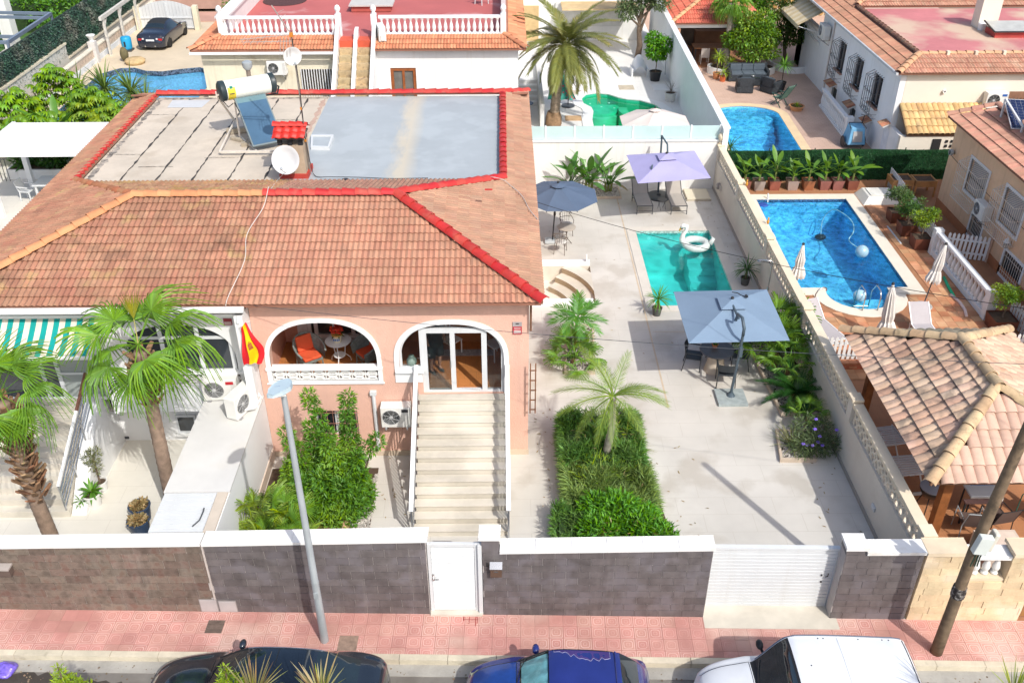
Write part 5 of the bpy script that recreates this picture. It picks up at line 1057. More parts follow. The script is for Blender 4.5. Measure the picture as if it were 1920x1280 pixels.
# plants
LG=leafmat('fresh_green_leaf',(0.115,0.284,0.030),var=.3);LD=leafmat('dark_green_leaf',(0.049,0.140,0.025),var=.35);LB=leafmat('bright_green_leaf',(0.111,0.305,0.019),var=.3)
LFAN=leafmat('fan_palm_leaf',(0.169,0.338,0.035),var=.22,tl=.3);LPH=leafmat('date_palm_leaf',(.20,.22,.06),var=.3,c2=(.27,.24,.08));LBAN=leafmat('strelitzia_leaf',(0.090,0.225,0.038),var=.3,rough=.3)
LYEL=leafmat('yellow_green_leaf',(0.250,0.362,0.025),var=.35,c2=(.11,.23,.02));LDRY=leafmat('dry_leaf',(.30,.22,.10),var=.35,tl=.15);LOL=leafmat('grey_green_leaf',(0.138,0.196,0.087),var=.35);LCYC=leafmat('deep_green_frond',(0.033,0.124,0.023),var=.2,rough=.3)
LHED=leafmat('hedge_blade',(0.123,0.271,0.052),var=.3,c2=(.16,.27,.075));LHED2=leafmat('pale_hedge_blade',(0.225,0.330,0.090),var=.3);STEMG=mat('green_stem',(.16,.20,.05),.6,.15,6)
def leaves_np(P,D,Nn,L,W,fold=.25):
 """P base points, D directions, Nn normals -> one 6-vertex pointed leaf each, folded along the rib"""
 S_=np.cross(D,Nn);S_/=np.linalg.norm(S_,axis=1)[:,None]+1e-9;Nn=np.cross(S_,D);L=L[:,None];W=W[:,None]
 a=P;b=P+D*L*.45+S_*W*.5+Nn*W*fold;c=P+D*L*.45-S_*W*.5+Nn*W*fold;m=P+D*L*.5;e=P+D*L-Nn*L*.12
 V=np.stack([a,b,e,c,m],1).reshape(-1,3);k=np.arange(len(P))*5
 F=np.concatenate([np.stack([k,k+1,k+4],1),np.stack([k+1,k+2,k+4],1),np.stack([k+4,k+2,k+3],1),np.stack([k,k+4,k+3],1)])
 return V,F
def mesh_np(name,V,F,m,parent,smooth=False,**kw):
 off=OFF.get(parent.name)if parent else None;V=np.asarray(V,dtype=np.float32)
 if off:V=V-np.array(off,dtype=np.float32)
 me=bpy.data.meshes.new(name);me.vertices.add(len(V));me.vertices.foreach_set('co',V.ravel());nl=len(F)*3
 me.loops.add(nl);me.loops.foreach_set('vertex_index',np.asarray(F,dtype=np.int32).ravel());me.polygons.add(len(F));me.polygons.foreach_set('loop_start',np.arange(0,nl,3,dtype=np.int32));me.polygons.foreach_set('loop_total',np.full(len(F),3,dtype=np.int32))
 me.update(calc_edges=True);me.validate();me.materials.append(m)
 o=bpy.data.objects.new(name,me);COL.objects.link(o)
 if parent:o.parent=parent;OFF[o.name]=off
 for k_,v in kw.items():o[k_]=v
 return o
def cloud(name,parent,m,blobs,n,ln,wd,seed=1,shell=.55,droop=.0,outward=.8,fold=.25):
 """leaves scattered through several ellipsoid clumps (cx,cy,cz,rx,ry,rz), denser towards each clump's surface"""
 r=np.random.default_rng(seed);vol=np.array([b[3]*b[4]*b[5]for b in blobs])**(2/3);cnt=np.maximum(8,(n*vol/vol.sum()).astype(int));Ps=[];Ds=[]
 for b,k in zip(blobs,cnt):
  d=r.normal(size=(k,3));d/=np.linalg.norm(d,axis=1)[:,None];rad=(shell+(1-shell)*r.random(k)**.6)*(1+.10*np.sin(d[:,0]*7+seed)*np.cos(d[:,2]*6))
  Ps.append(np.array(b[:3])+d*rad[:,None]*np.array(b[3:]));Ds.append(d)
 P=np.concatenate(Ps);D=np.concatenate(Ds)*outward+r.normal(size=P.shape)*.55;D[:,2]+=.15-droop;D/=np.linalg.norm(D,axis=1)[:,None]
 Nn=r.normal(size=P.shape)*.5+np.array([0,0,1.]);keep=P[:,2]>.02;P,D,Nn=P[keep],D[keep],Nn[keep]
 s_=.7+.6*r.random(len(P));V,F=leaves_np(P,D,Nn,ln*s_,wd*s_,fold);return mesh_np(name,V,F,m,parent)
def blade(b,p,d,L,w,bend,n=4,tw=None):
 """one arching strap leaf added to MB b"""
 p=Vector(p);d=Vector(d).normalized();s_=d.cross(Vector((0,0,1)));s_=s_.normalized()if s_.length>1e-3 else Vector((1,0,0));L1=[];R1=[];q=p.copy();dd=d.copy()
 for i in range(n+1):
  k=i/n;ww=w*(.6+.9*k if k<.4 else 1-((k-.4)/.6)**1.6)*.5 if i<n else .001
  L1.append(q+s_*ww);R1.append(q-s_*ww);dd=(dd+Vector((0,0,-bend/n))).normalized();q=q+dd*(L/n)
 b.add(L1+R1,[(i,i+1,n+2+i,n+1+i)for i in range(n)])
def rosette(name,parent,m,c,n,L,w,bend=.9,up=(.15,1.2),seed=1,r0=.03):
 rr=random.Random(seed);b=MB()
 for i in range(n):
  a=i*2.4+rr.uniform(-.3,.3);el=up[0]+(up[1]-up[0])*(i+.5)/n+rr.uniform(-.12,.12)
  blade(b,(c[0]+r0*cos(a),c[1]+r0*sin(a),c[2]),(cos(a)*cos(el),sin(a)*cos(el),sin(el)),L*rr.uniform(.75,1.1),w,bend*rr.uniform(.6,1.3))
 return b.build(name,m,parent)
def fan_leaf(R,nseg=30,spread=250,pet=.9,split=.5,droop=.5,seed=1):
 """fan palm leaf with petiole: folded segments joined near the hub and free, drooping at the tips"""
 rr=random.Random(seed);b=MB();n=5;hub=Vector((pet,0,0));b.add([(0,.02,0),(0,-.02,0),(pet,-.012,.0),(pet,.012,0),(0,0,-.025),(pet,0,-.015)],[(0,1,2,3),(1,4,5,2),(4,0,3,5)])
 for i in range(nseg):
  a=radians(-spread/2+spread*(i+.5)/nseg);hw=radians(spread/nseg/2);Ls=R*(1-.25*abs(a/pi)**1.5)*rr.uniform(.93,1.05);cup=.25*cos(a);drp=droop*rr.uniform(.65,1.5);a+=rr.uniform(-.02,.02)
  Lt=[];Md=[];Rt=[]
  for k in range(n+1):
   t=k/n;rd=Ls*t;zz=rd*cup*.35-drp*Ls*max(0,t-split)**1.7*1.5-.10*rd*abs(a)/2
   wfac=1 if t<=split else max(0,1-((t-split)/(1-split)))*split/t*1.0
   rd2=rd*(1-.12*max(0,t-split)*droop)
   def pnt(aa,z):return hub+Vector((rd2*cos(aa),rd2*sin(aa),z))
   Lt.append(pnt(a-hw*wfac,zz-.03*rd));Md.append(pnt(a,zz+.03*rd));Rt.append(pnt(a+hw*wfac,zz-.03*rd))
  b.add(Lt+Md+Rt,[(k,k+1,n+2+k,n+1+k)for k in range(n)]+[(n+1+k,n+2+k,2*n+3+k,2*n+2+k)for k in range(n)])
 return b
def pinnate(L,nl=34,ll=.45,lw=.03,arch=.9,vee=.5,droop=.4,seed=1,start=.12,w0=1.):
 """feather palm frond: arching rachis along +x with paired leaflets"""
 rr=random.Random(seed);b=MB();pts=[];q=Vector((0,0,0));d=Vector((1,0,0));n=24
 for i in range(n+1):pts.append(q.copy());d=(d+Vector((0,0,-arch/n))).normalized();q=q+d*(L/n)
 b.tube(pts[::3],[.022*(1-.8*i/(len(pts[::3])-1))for i in range(len(pts[::3]))],4)
 for i in range(nl):
  t=start+(1-start)*i/(nl-1);k=min(n-1,int(t*n));p=pts[k]+(pts[k+1]-pts[k])*(t*n-k)if k<n else pts[n];tan=(pts[min(n,k+1)]-pts[max(0,k-1)]).normalized();up=Vector((0,1,0)).cross(tan)*-1
  l=ll*(.45+.55*sin(pi*min(1,.12+t*.85)))*rr.uniform(.85,1.1)*w0
  for sg in(1,-1):
   dr=(tan*(.55+.5*t)+Vector((0,sg,0))*(.95-.35*t)+up*vee*.6+Vector((rr.uniform(-.1,.1),rr.uniform(-.1,.1),rr.uniform(-.1,.1)))).normalized()
   nn=dr.cross(tan).normalized();e=p+dr*l+Vector((0,0,-droop*l));m_=p+dr*l*.5+Vector((0,0,-droop*l*.25));s_=tan*lw*.5
   b.add([p-s_*.5,p+s_*.5,m_+s_,m_-s_,e],[(0,1,2,3),(3,2,4)])
 return b
def mesh_of(b,name,m,smooth=False):me=b.mesh(name,smooth);me.materials.append(m);return me
def orient(p,az,el,roll=0.):return Matrix.Translation(p)@Matrix.Rotation(az,4,'Z')@Matrix.Rotation(-el,4,'Y')@Matrix.Rotation(roll,4,'X')
def trunk(name,parent,pts,r,m,n=12,rings=0,ring=.02,rough=0.,seed=1):
 rows=[(i,*p)for i,p in enumerate(pts)];rr=random.Random(seed);k=max(8,rings*2);b=MB();P=[];R=[]
 for i in range(k+1):
  u=(len(pts)-1)*i/k;P.append(catmull(rows,min(u,len(pts)-1-1e-5)));rad=r[0]+(r[1]-r[0])*i/k;R.append(rad*(1+(ring if i%2 else-ring))*(1+rr.uniform(-rough,rough)))
 b.tube(P,R,n);return b.build(name,m,parent,smooth=True)
def bed_gravel(t,poly,z,n,m,size=.035,seed=1,nm='gravel'):
 r=random.Random(seed);xs=[p[0]for p in poly];ys=[p[1]for p in poly];b=MB();k=0
 while k<n:
  x,y=r.uniform(min(xs),max(xs)),r.uniform(min(ys),max(ys));k+=1
  if inside(poly,x,y):b.cbox((x,y,z+r.uniform(-.01,.012)),(size*r.uniform(.6,1.5),size*r.uniform(.6,1.4),size*r.uniform(.5,.9)),r.random()*3,r.uniform(-.5,.5),r.uniform(-.5,.5))
 o=b.build(nm,m,t);o['kind']='stuff';return o
# two tall fan palms in the white house forecourt
FANS=[mesh_of(fan_leaf(1.02+.06*i,30,235+10*i,.95,.46-.03*i,.85+.14*i,i),'frond',LFAN)for i in range(4)]
FANY=mesh_of(fan_leaf(.95,12,50,.7,.5,.5,9),'frond',leafmat('yellowing_frond',(.34,.33,.04),var=.2))
DEADF=mesh_of(fan_leaf(.75,18,150,.6,.45,1.3,11),'dead_frond',LDRY)
def fan_palm(label,base,crown,specs,seed,boots,sc_=1.):
 t=T('fan_palm',label,'palm',base,group=None);rr=random.Random(seed);base=Vector(base);crown=Vector(crown);mid=base+(crown-base)*.5+Vector((-.06 if base.x<-9.5 else .0,0,0));off=Vector(OFF[t.name])
 trunk('trunk',t,[base,mid,crown-Vector((0,0,.25))],(.17,.14),BARK,14,26,.03,.02,seed)
 bm=MB().add([(-.085,-.02,0),(.085,-.02,0),(.05,.10,.24),(-.05,.10,.24),(-.06,.02,0),(.06,.02,0),(.03,.13,.23),(-.03,.13,.23)],[(0,1,2,3),(7,6,5,4),(0,3,7,4),(1,5,6,2),(3,2,6,7)]).mesh('leaf_boot');bm.materials.append(BOOT)
 for i in range(boots):
  k=1-.62*(i/boots)**1.1 if boots>60 else 1-.30*(i/boots);a=i*2.399;p=base+(crown-base)*k;q=mid*0+p
  if k<.97:inst(bm,'leaf_boot',t,Matrix.Translation(p-off-Vector((0,0,.22)))@Matrix.Rotation(a,4,'Z')@Matrix.Translation((0,.155,0))@Matrix.Rotation(rr.uniform(-.45,-.05),4,'X')@Matrix.Scale(rr.uniform(.8,1.25),4))
 for i,(az,el,kind)in enumerate(specs):
  me=FANY if kind=='y' else DEADF if kind=='d' else FANS[i%4]
  inst(me,'dead_frond' if kind=='d' else 'frond',t,orient(crown-off+Vector((0,0,-.05)),radians(az),radians(el),rr.uniform(-.35,.35))@Matrix.Scale(sc_*rr.uniform(.92,1.06),4))
 return t
c1=PY(258,640,16.9);b1=Vector((-8.28,17.0,0));b1.x=PY(318,925,17.0).x
sp=[(182,16,''),(150,32,''),(108,52,'y'),(62,46,''),(84,26,''),(24,24,''),(-4,4,''),(-32,-26,''),(-92,-38,''),(-132,-16,''),(168,-22,''),(-62,2,''),(122,14,'')]
fan_palm('taller fan palm with a smooth grey trunk in the middle of the white forecourt',tuple(b1),tuple(c1),sp+[(200,-62,'d'),(-80,-66,'d'),(20,-64,'d'),(100,-60,'d')],3,46,.82)
c2=PY(-2,735,15.9);b2=Vector((PY(100,1015,15.9).x,15.9,0))
sp2=[(28,30,''),(58,48,''),(4,8,''),(-22,-18,''),(-50,-36,''),(-85,-10,''),(85,24,''),(130,30,''),(175,10,''),(-130,-10,''),(100,62,'')]
fan_palm('fan palm with shaggy brown trunk at the left edge of the photo',tuple(b2),tuple(c2),sp2+[(60,-60,'d'),(-50,-65,'d'),(160,-60,'d')],5,110,.72)
# planting bed left of the stairs
bd=T('planting_bed','front bed of red and white gravel left of the front stairs','planting bed',(-4.6,17.2,0));bp=[(-6.04,14.3),(-3.25,14.3),(-3.3,18.6),(-6.04,18.6)]
MB().prism(bp,.001,.03).build('soil',SOIL,bd)
rnd=random.Random(3)
bed_gravel(bd,[(-5.6,14.3),(-3.9,14.3),(-3.75,16.9),(-5.6,17.2)],.045,2600,GRAVELR,.07,2,'red_gravel');bed_gravel(bd,[(-3.92,14.3),(-3.26,14.3),(-3.3,18.5),(-3.8,17.)],.04,1400,GRAVELW,.05,4,'white_gravel')
for x,y,s_ in((-3.85,16.45,1.),(-3.95,15.9,.9),(-4.65,15.9,.8),(-4.75,15.2,.7),(-3.88,15.2,.8)):b=MB();b.ball((x,y,.1),(.1*s_,.24*s_,.12*s_),8,6);b.build('edging_rock',mat('ochre_rock',(.55,.36,.20),.9,.2,5,.5),bd,smooth=True)
t=T('shrub','large upright bright green podocarpus shrub beside the street lamp','shrub',(-4.25,17.3,0));B=[]
rnd=random.Random(14)
for x,y,h,r_ in((-4.9,17.3,1.9,.42),(-4.5,17.6,2.6,.42),(-4.1,17.2,2.3,.48),(-3.75,17.6,2.55,.40),(-3.6,17.1,1.7,.44),(-4.3,16.75,1.5,.55),(-3.85,16.7,1.3,.5),(-4.85,16.8,1.3,.5),(-5.25,17.5,1.4,.42)):
 for k in range(int(h/.28)):z=.22+k*.28;rr_=r_*(.92-.62*(z/h)**1.5);B.append((x+rnd.uniform(-.1,.1),y+rnd.uniform(-.1,.1),z,rr_,rr_,.24))
for x,y,z in((-5.15,17.5,1.75),(-5.2,17.5,2.05),(-4.55,17.7,2.75),(-4.6,17.75,2.95),(-3.72,17.7,2.7),(-3.7,17.72,2.92),(-3.25,17.3,1.75),(-3.05,17.3,1.95)):B.append((x,y,z,.16,.16,.2))
cloud('foliage',t,leafmat('podocarpus_leaf',(0.105,0.25,0.022),var=.32,c2=(.20,.36,.035)),B,26000,.125,.034,4,.5,0,.9)
for x,y,h in((-4.5,17.6,2.4),(-4.1,17.2,2.1),(-3.75,17.6,2.3),(-4.9,17.3,1.7),(-5.2,17.45,1.8),(-3.2,17.3,1.7)):MB().tube([(-4.2+.3*(x+4.2),17.35,.0),(x*.7-4.2*.3,(y+17.35)/2,h*.45),(x,y,h)],[.05,.035,.012],6).build('stem',TWIG,t)
t=T('dwarf_fan_palm','bushy dwarf fan palm with yellow green leaves behind the dark wall','palm',(-5.65,16.0,0));fm=[mesh_of(fan_leaf(.42,18,200,.5,.35,.25,i),'frond',m_)for i,m_ in enumerate((leafmat('dwarf_palm_leaf',(0.25,0.36,0.05),var=.3),LYEL,LFAN,leafmat('dwarf_palm_leaf',(0.25,0.36,0.05))))];rnd=random.Random(8)
for cx_,cy_,cz_,n in((-5.75,16.2,.75,26),(-5.5,15.4,.45,20),(-4.95,15.6,.42,18),(-5.9,15.3,.35,14),(-5.1,16.1,.5,14)):
 MB().lathe([(.09,0),(.075,cz_)],(cx_,cy_,.0),8).build('stem',BOOT,t)
 for i in range(n):inst(rnd.choice(fm),'frond',t,orient(Vector((cx_,cy_,cz_))-Vector(OFF[t.name]),i*2.4,radians(rnd.uniform(-25,78)),rnd.uniform(-.5,.5))@Matrix.Scale(rnd.uniform(.8,1.15),4))
# big hedge bed in the pink house garden: bladed ground cover in mounds, clipped in steps
hb=T('hedge_bed','long bed of clipped grassy ground cover in the patio right of the stairs','hedge',(2.7,18,0))
def hedge(name,parent,m,poly,h,n,ln,wd,seed,lean=(0,-.4)):
 r=np.random.default_rng(seed);pp=np.array(poly);lo,hi=pp.min(0),pp.max(0);P=[]
 while len(P)<n:
  c=r.random((n,2))*(hi-lo)+lo;P+=[p for p in c if inside(poly,p[0],p[1])]
 P=np.array(P[:n]);ctr=pp.mean(0);z=h*(.80+.24*np.sin(P[:,0]*5+seed)*np.sin(P[:,1]*4+1)+.16*r.random(n));P3=np.column_stack([P,z-.10])
 nb=n//2;e=np.array([random.Random(seed+i).random()for i in range(nb)]);idx=(e*len(poly)).astype(int)%len(poly);f=r.random(nb)[:,None];Q=pp[idx-1]*(1-f)+pp[idx]*f;Q3=np.column_stack([Q,r.random(nb)*h*.9]);out=Q-ctr;out/=np.linalg.norm(out,axis=1)[:,None]
 D=np.concatenate([np.column_stack([r.normal(size=(n,2))*.45+np.array(lean),.55+.5*r.random(n)]),np.column_stack([out*.8+r.normal(size=(nb,2))*.4,r.random(nb)*.7-.1])]);P3=np.concatenate([P3,Q3]);D/=np.linalg.norm(D,axis=1)[:,None]
 s_=.7+.6*r.random(len(P3));V,F=leaves_np(P3,D,r.normal(size=P3.shape)*.4+np.array([0,0,1.]),ln*s_,wd*s_,.2)
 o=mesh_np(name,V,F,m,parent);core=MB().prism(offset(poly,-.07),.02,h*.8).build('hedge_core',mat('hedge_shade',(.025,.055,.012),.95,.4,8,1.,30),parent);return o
MB().prism([(1.15,14.35),(4.1,14.35),(3.5,20.0),(1.5,20.0)],.002,.04).build('soil',SOIL,hb)
hedge('clipped_mound',hb,LHED,[(1.52,18.0),(3.42,17.9),(3.46,19.75),(3.3,19.95),(1.7,19.95),(1.5,19.75)],.84,9000,.24,.024,2,(-.1,-.5))
hedge('clipped_mound',hb,LHED2,[(1.6,16.6),(3.5,16.5),(3.45,17.95),(1.56,18.05)],.70,7000,.30,.022,3,(.3,-.5))
hedge('clipped_mound',hb,LHED,[(1.15,14.5),(1.85,14.5),(1.95,16.4),(1.65,16.6),(1.15,16.5)],.68,3600,.2,.022,5,(-.1,-.4))
cloud('foliage',hb,LB,[(2.1,15.6,.5,.5,.6,.55),(2.6,16.1,.6,.6,.6,.6),(3.05,15.6,.55,.55,.65,.55),(3.4,15.3,.5,.5,.6,.5),(3.85,14.85,.36,.4,.45,.36),(2.35,14.9,.42,.5,.5,.45),(3.2,14.85,.45,.6,.5,.45),(2.1,16.4,.5,.4,.4,.5),(3.2,16.0,.5,.42,.4,.45)],17000,.15,.038,6,.5)
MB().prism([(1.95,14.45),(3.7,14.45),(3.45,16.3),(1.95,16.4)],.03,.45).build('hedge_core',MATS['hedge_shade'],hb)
cloud('dry_leaves',hb,LDRY,[(2.5,18.9,.75,.9,.9,.12),(2.5,17.3,.62,.9,.7,.10),(2.8,15.4,.85,.9,.6,.16)],260,.16,.02,31,.2);cloud('weed_sprigs',hb,LYEL,[(2.4,17.6,.7,.9,.9,.14),(2.6,19.2,.82,.7,.6,.12)],420,.22,.02,33,.2,-.3)
t=T('date_palm','small feathery date palm with bent trunk rising from the hedge bed','palm',(2.62,18.5,0));p1=PY(1140,858,18.3);p2=PY(1150,742,18.25);trunk('trunk',t,[(p1.x,18.5,0),(p1.x-.02,18.4,p1.z+.2),((p1.x+p2.x)/2+.03,18.3,(p1.z+p2.z)/2),tuple(p2)],(.11,.085),mat('grey_palm_trunk',(.36,.33,.27),.9,.2,8,.6,30),10,16,.06,.05)
fp=[mesh_of(pinnate(1.45,46,.30,.018,1.1+.25*i,.5,.3,i),'frond',leafmat('pygmy_date_leaf',(0.213,0.312,0.056),var=.3))for i in range(3)];rnd=random.Random(5)
for az,el in((8,40),(-8,26),(30,30),(172,30),(190,12),(205,-8),(150,36),(95,30),(-60,10),(240,-2),(-100,-14),(60,58),(130,60),(-35,52)):inst(fp[rnd.randrange(3)],'frond',t,orient(Vector(p2)-Vector(OFF[t.name]),radians(az),radians(el),rnd.uniform(-.2,.2))@Matrix.Scale(rnd.uniform(.85,1.05),4))
b=MB();rnd=random.Random(6)
t=T('tufted_plant','yellowish strap leaved tuft in the hedge at the foot of the small date palm','plant',(3.1,18.9,0));rosette('foliage',t,leafmat('tuft_leaf',(.22,.26,.05),var=.4,c2=(.28,.17,.07)),(3.1,18.9,.25),110,.85,.022,.9,(.1,1.2),3)
# square planter with two palms
pl=T('planter_bed','narrow kerbed gravel planter with palms on the patio near the house corner','planter',(2.2,24.2,0));q=[tuple(G(u,v))[:2]for u,v in((1066,615),(1110,615),(1112,700),(1062,700))];qo=offset(q,.06)
MB().prism(qo,.0,.12,[q]).build('kerb',mat('planter_kerb',(.56,.46,.36),.8,.1,3),pl);MB().prism(q,.003,.05).build('soil',SOIL,pl);bed_gravel(pl,q,.06,700,GRAVELW,.06,5)
t=T('kentia_palm','taller feathery palm with yellow crownshaft in the narrow patio planter','palm',tuple(G(1078,655)));p0=G(1078,655);p1=p0+Vector((.03,0,1.15));trunk('trunk',t,[p0,p0+Vector((.0,0,.5)),p1],(.06,.045),mat('yellow_crownshaft',(.36,.30,.06),.6,.2,5),8,6,.05)
kf=[mesh_of(pinnate(1.0,22,.42,.055,1.0+.2*i,.5,.2,i+4),'frond',leafmat('kentia_leaf',(0.091,0.266,0.035),var=.25))for i in range(3)];rnd=random.Random(7)
for az,el in((25,52),(50,40),(-15,25),(-35,10),(170,32),(190,18),(145,40),(95,50),(-80,15),(-120,25),(80,62)):inst(kf[rnd.randrange(3)],'frond',t,orient(p1-Vector(OFF[t.name]),radians(az),radians(el),rnd.uniform(-.2,.2))@Matrix.Scale(.84,4))
t=T('small_fan_palm','low spreading fan palm at the front of the narrow patio planter','palm',tuple(G(1075,690)));p0=G(1075,685);MB().lathe([(.07,0),(.06,.3)],p0,8).build('trunk',BOOT,t);fm=[mesh_of(fan_leaf(.45,20,210,.62,.4,.4,i+20),'frond',leafmat('livistona_leaf',(0.135,0.270,0.034),var=.28))for i in range(3)]
for i in range(24):inst(fm[i%3],'frond',t,orient(p0+Vector((0,0,.3))-Vector(OFF[t.name]),i*2.4,radians(-8+78*(i/24)+rnd.uniform(-8,8)),rnd.uniform(-.4,.4))@Matrix.Scale(rnd.uniform(.85,1.1),4))
# bed along the party wall: fan palms, cycad, flowering bush
pl=T('planter_bed','long kerbed gravel bed under the pierced party wall','planter',(8.2,22.5,0));q=[(7.72,20.7),(8.7,20.7),(8.7,24.6),(7.55,24.6)]
MB().prism(offset(q,.06),0,.12,[q]).build('kerb',MATS['planter_kerb'],pl);MB().prism(q,.003,.05).build('soil',SOIL,pl);bed_gravel(pl,q,.06,1100,GRAVELW,.06,6)
rnd=random.Random(17)
for lab,p0,n,s_ in(('spreading fan palm in the wall bed nearest the grey parasol',(8.05,23.0,0),26,1.25),('pale green fan palm tucked against the party wall behind the parasol',(8.35,24.0,0),24,1.3),('small light green fan palm beside the cycad in the wall bed',(8.2,22.2,0),18,.95)):
 t=T('small_fan_palm',lab,'palm',p0);MB().lathe([(.09,0),(.08,.65)],p0,8).build('trunk',BOOT,t)
 for i in range(n):inst(fm[i%3],'frond',t,orient(Vector((0,0,.65)),i*2.4,radians(0+75*(i/n)+rnd.uniform(-8,8)),rnd.uniform(-.4,.4))@Matrix.Scale(s_*rnd.uniform(.85,1.1),4))
t=T('cycad','dark green cycad with stiff fronds in the bed under the party wall','cycad',(8.22,21.3,0));MB().lathe([(.12,0),(.14,.2),(.1,.34)],(8.22,21.3,0),10).build('trunk',BOOT,t);cf=mesh_of(pinnate(1.15,44,.24,.022,.7,.55,.15,3,.1),'frond',LCYC)
for i in range(26):inst(cf,'frond',t,orient(Vector((0,0,.34)),i*2.4,radians(2+62*(i/26)+rnd.uniform(-6,6)),rnd.uniform(-.2,.2))@Matrix.Scale(rnd.uniform(.85,1.05),4))
t=T('yellow_groundcover','low yellow green succulent clump at the end of the long wall bed','plant',(8.2,20.85,0));cloud('foliage',t,LG,[(8.0,20.85,.1,.3,.2,.14),(8.4,20.9,.1,.28,.2,.14)],700,.10,.03,3,.4)
pl=T('planter_bed','square kerbed gravel planter with purple flowering bush near the driveway gate','planter',(7.95,19.1,0));q=[tuple(G(u,v))[:2]for u,v in((1458,812),(1530,815),(1526,864),(1466,864))]
MB().prism(offset(q,.06),0,.12,[q]).build('kerb',MATS['planter_kerb'],pl);MB().prism(q,.003,.05).build('soil',SOIL,pl);bed_gravel(pl,q,.06,700,GRAVELW,.06,7)
t=T('flowering_bush','loose grey green bush with purple flowers in the square planter','shrub',(7.95,19.1,0));rosette('strap_leaves',t,leafmat('flax_leaf',(.22,.24,.09),var=.35),(7.6,19.3,.05),70,.75,.02,.7,(.4,1.4),5)
cloud('foliage',t,LOL,[(7.75,18.95,.3,.32,.3,.3),(8.1,19.0,.38,.4,.3,.36),(8.5,19.05,.36,.35,.28,.3),(7.95,19.5,.55,.35,.3,.35),(8.35,19.5,.5,.3,.3,.3)],2600,.13,.022,8,.3)
b=MB()
for x,y,z in((7.72,18.85,.5),(7.95,18.8,.48),(8.1,18.85,.55),(8.2,18.78,.5),(8.15,18.95,.66),(8.05,19.1,.78),(8.1,19.3,.95),(8.62,19.1,.75),(7.85,18.9,.42)):
 for k in range(6):b.ball((x+.03*cos(k),y+.03*sin(k),z+.01*(k%2)),(.025,.025,.018),6,4)
b.build('flowers',mat('purple_flower',(.22,.14,.62),.6,.2,8),t)
t=T('young_fan_palm','small yellowish fan palm behind the purple flowering bush','palm',(8.15,20.0,0));MB().lathe([(.05,0),(.04,.5)],(8.15,20.0,0),6).build('trunk',BOOT,t)
for i in range(12):inst(fm[i%3],'frond',t,orient(Vector((0,0,.5)),i*2.4,radians(15+55*(i/12)),0)@Matrix.Scale(.62,4))
# strelitzias against the back wall
def paddle(L,W,pet,bend,seed=1):
 b=MB();n=7;rows=[];q=Vector((0,0,0));d=Vector((1,0,0));pts=[]
 for i in range(n+5):pts.append(q.copy());d=(d+Vector((0,0,-bend/(n+4)))).normalized();q=q+d*((pet+L)/(n+4))
 b.tube(pts[:6],[.025,.022,.018,.014,.012,.008],4);st_=4;A=pts[st_:];k=len(A)-1;Lt=[];Md=[];Rt=[]
 for i,p in enumerate(A):
  t_=i/k;wv=W*.5*(sin(pi*min(1,.08+t_*.92))**.75);Lt.append(p+Vector((0,wv,.22*wv)));Md.append(p);Rt.append(p+Vector((0,-wv,.22*wv)))
 b.add(Lt+Md+Rt,[(i,i+1,k+2+i,k+1+i)for i in range(k)]+[(k+1+i,k+2+i,2*k+3+i,2*k+2+i)for i in range(k)]);return b
PAD=[mesh_of(paddle(.75+.1*i,.22,.55,.35+.2*i,i),'leaf',LBAN,True)for i in range(3)];PADD=mesh_of(paddle(.5,.18,.4,1.6,5),'leaf',LDRY,True)
gb=T('gravel_bed','gravel strip at the foot of the white back wall under the strelitzias','planting bed',(3.9,35.7,0));q=[(2.4,35.25),(4.75,35.25),(4.75,36.15),(2.4,36.15)];MB().prism(offset(q,.05),0,.1,[q]).build('kerb',MATS['planter_kerb'],gb);MB().prism(q,.003,.05).build('soil',SOIL,gb);bed_gravel(gb,q,.06,900,GRAVELW,.07,9)
rnd=random.Random(23)
for lab,x,hgt,n in(('left strelitzia with broad leaves against the white back wall',2.75,.9,17),('tallest middle strelitzia against the white back wall',3.5,1.15,18),('right strelitzia leaning beside the lilac parasol',4.3,.95,15)):
 t=T('strelitzia',lab,'plant',(x,35.7,0),group=None);
 for k in range(3):MB().tube([(x+.1*k-.1,35.7+.05*k,0),(x+.14*k-.14,35.7,hgt*.55)],[.06,.04],7).build('stem',STEMG,t)
 for i in range(n):inst(PAD[i%3]if i>1 else PADD,'leaf',t,orient(Vector((rnd.uniform(-.12,.12),rnd.uniform(-.08,.08),hgt*.45)),i*2.4+rnd.uniform(-.3,.3),radians(28+52*(i/n)+rnd.uniform(-8,8)),rnd.uniform(-.3,.3))@Matrix.Scale(rnd.uniform(.85,1.15)*(.8+.3*hgt),4))
# potted dracaenas
def potted(label,p,pot_r,pot_h,potm,leafm,lh,L,w,n,bend=1.0,cat='potted plant',seed=1,up=(-.2,1.3),name='potted_plant',soilm=None):
 t=T(name,label,cat,tuple(p));p=Vector(p);MB().lathe([(pot_r*.78,0),(pot_r,pot_h),(pot_r*1.08,pot_h),(pot_r*1.08,pot_h+.02),(pot_r*.9,pot_h+.02),(pot_r*.88,pot_h-.04)],p,16).build('pot',potm,t,smooth='auto');MB().lathe([(pot_r*.9,pot_h-.03),(0,pot_h-.02)],p,12).build('soil',soilm or SOIL,t)
 if lh:MB().tube([p+Vector((0,0,pot_h-.03)),p+Vector((.02,0,pot_h+lh))],.025,6).build('stem',TWIG,t)
 if n:rosette('foliage',t,leafm,p+Vector((.02*bool(lh),0,pot_h+lh)),n,L,w,bend,up,seed)
 return t
potted('dracaena in a grey pot on the patio at the front corner of the teal pool',G(1231,590),.16,.26,mat('grey_pot',(.09,.09,.085),.6),LG,.35,.52,.035,60,1.0,seed=3)
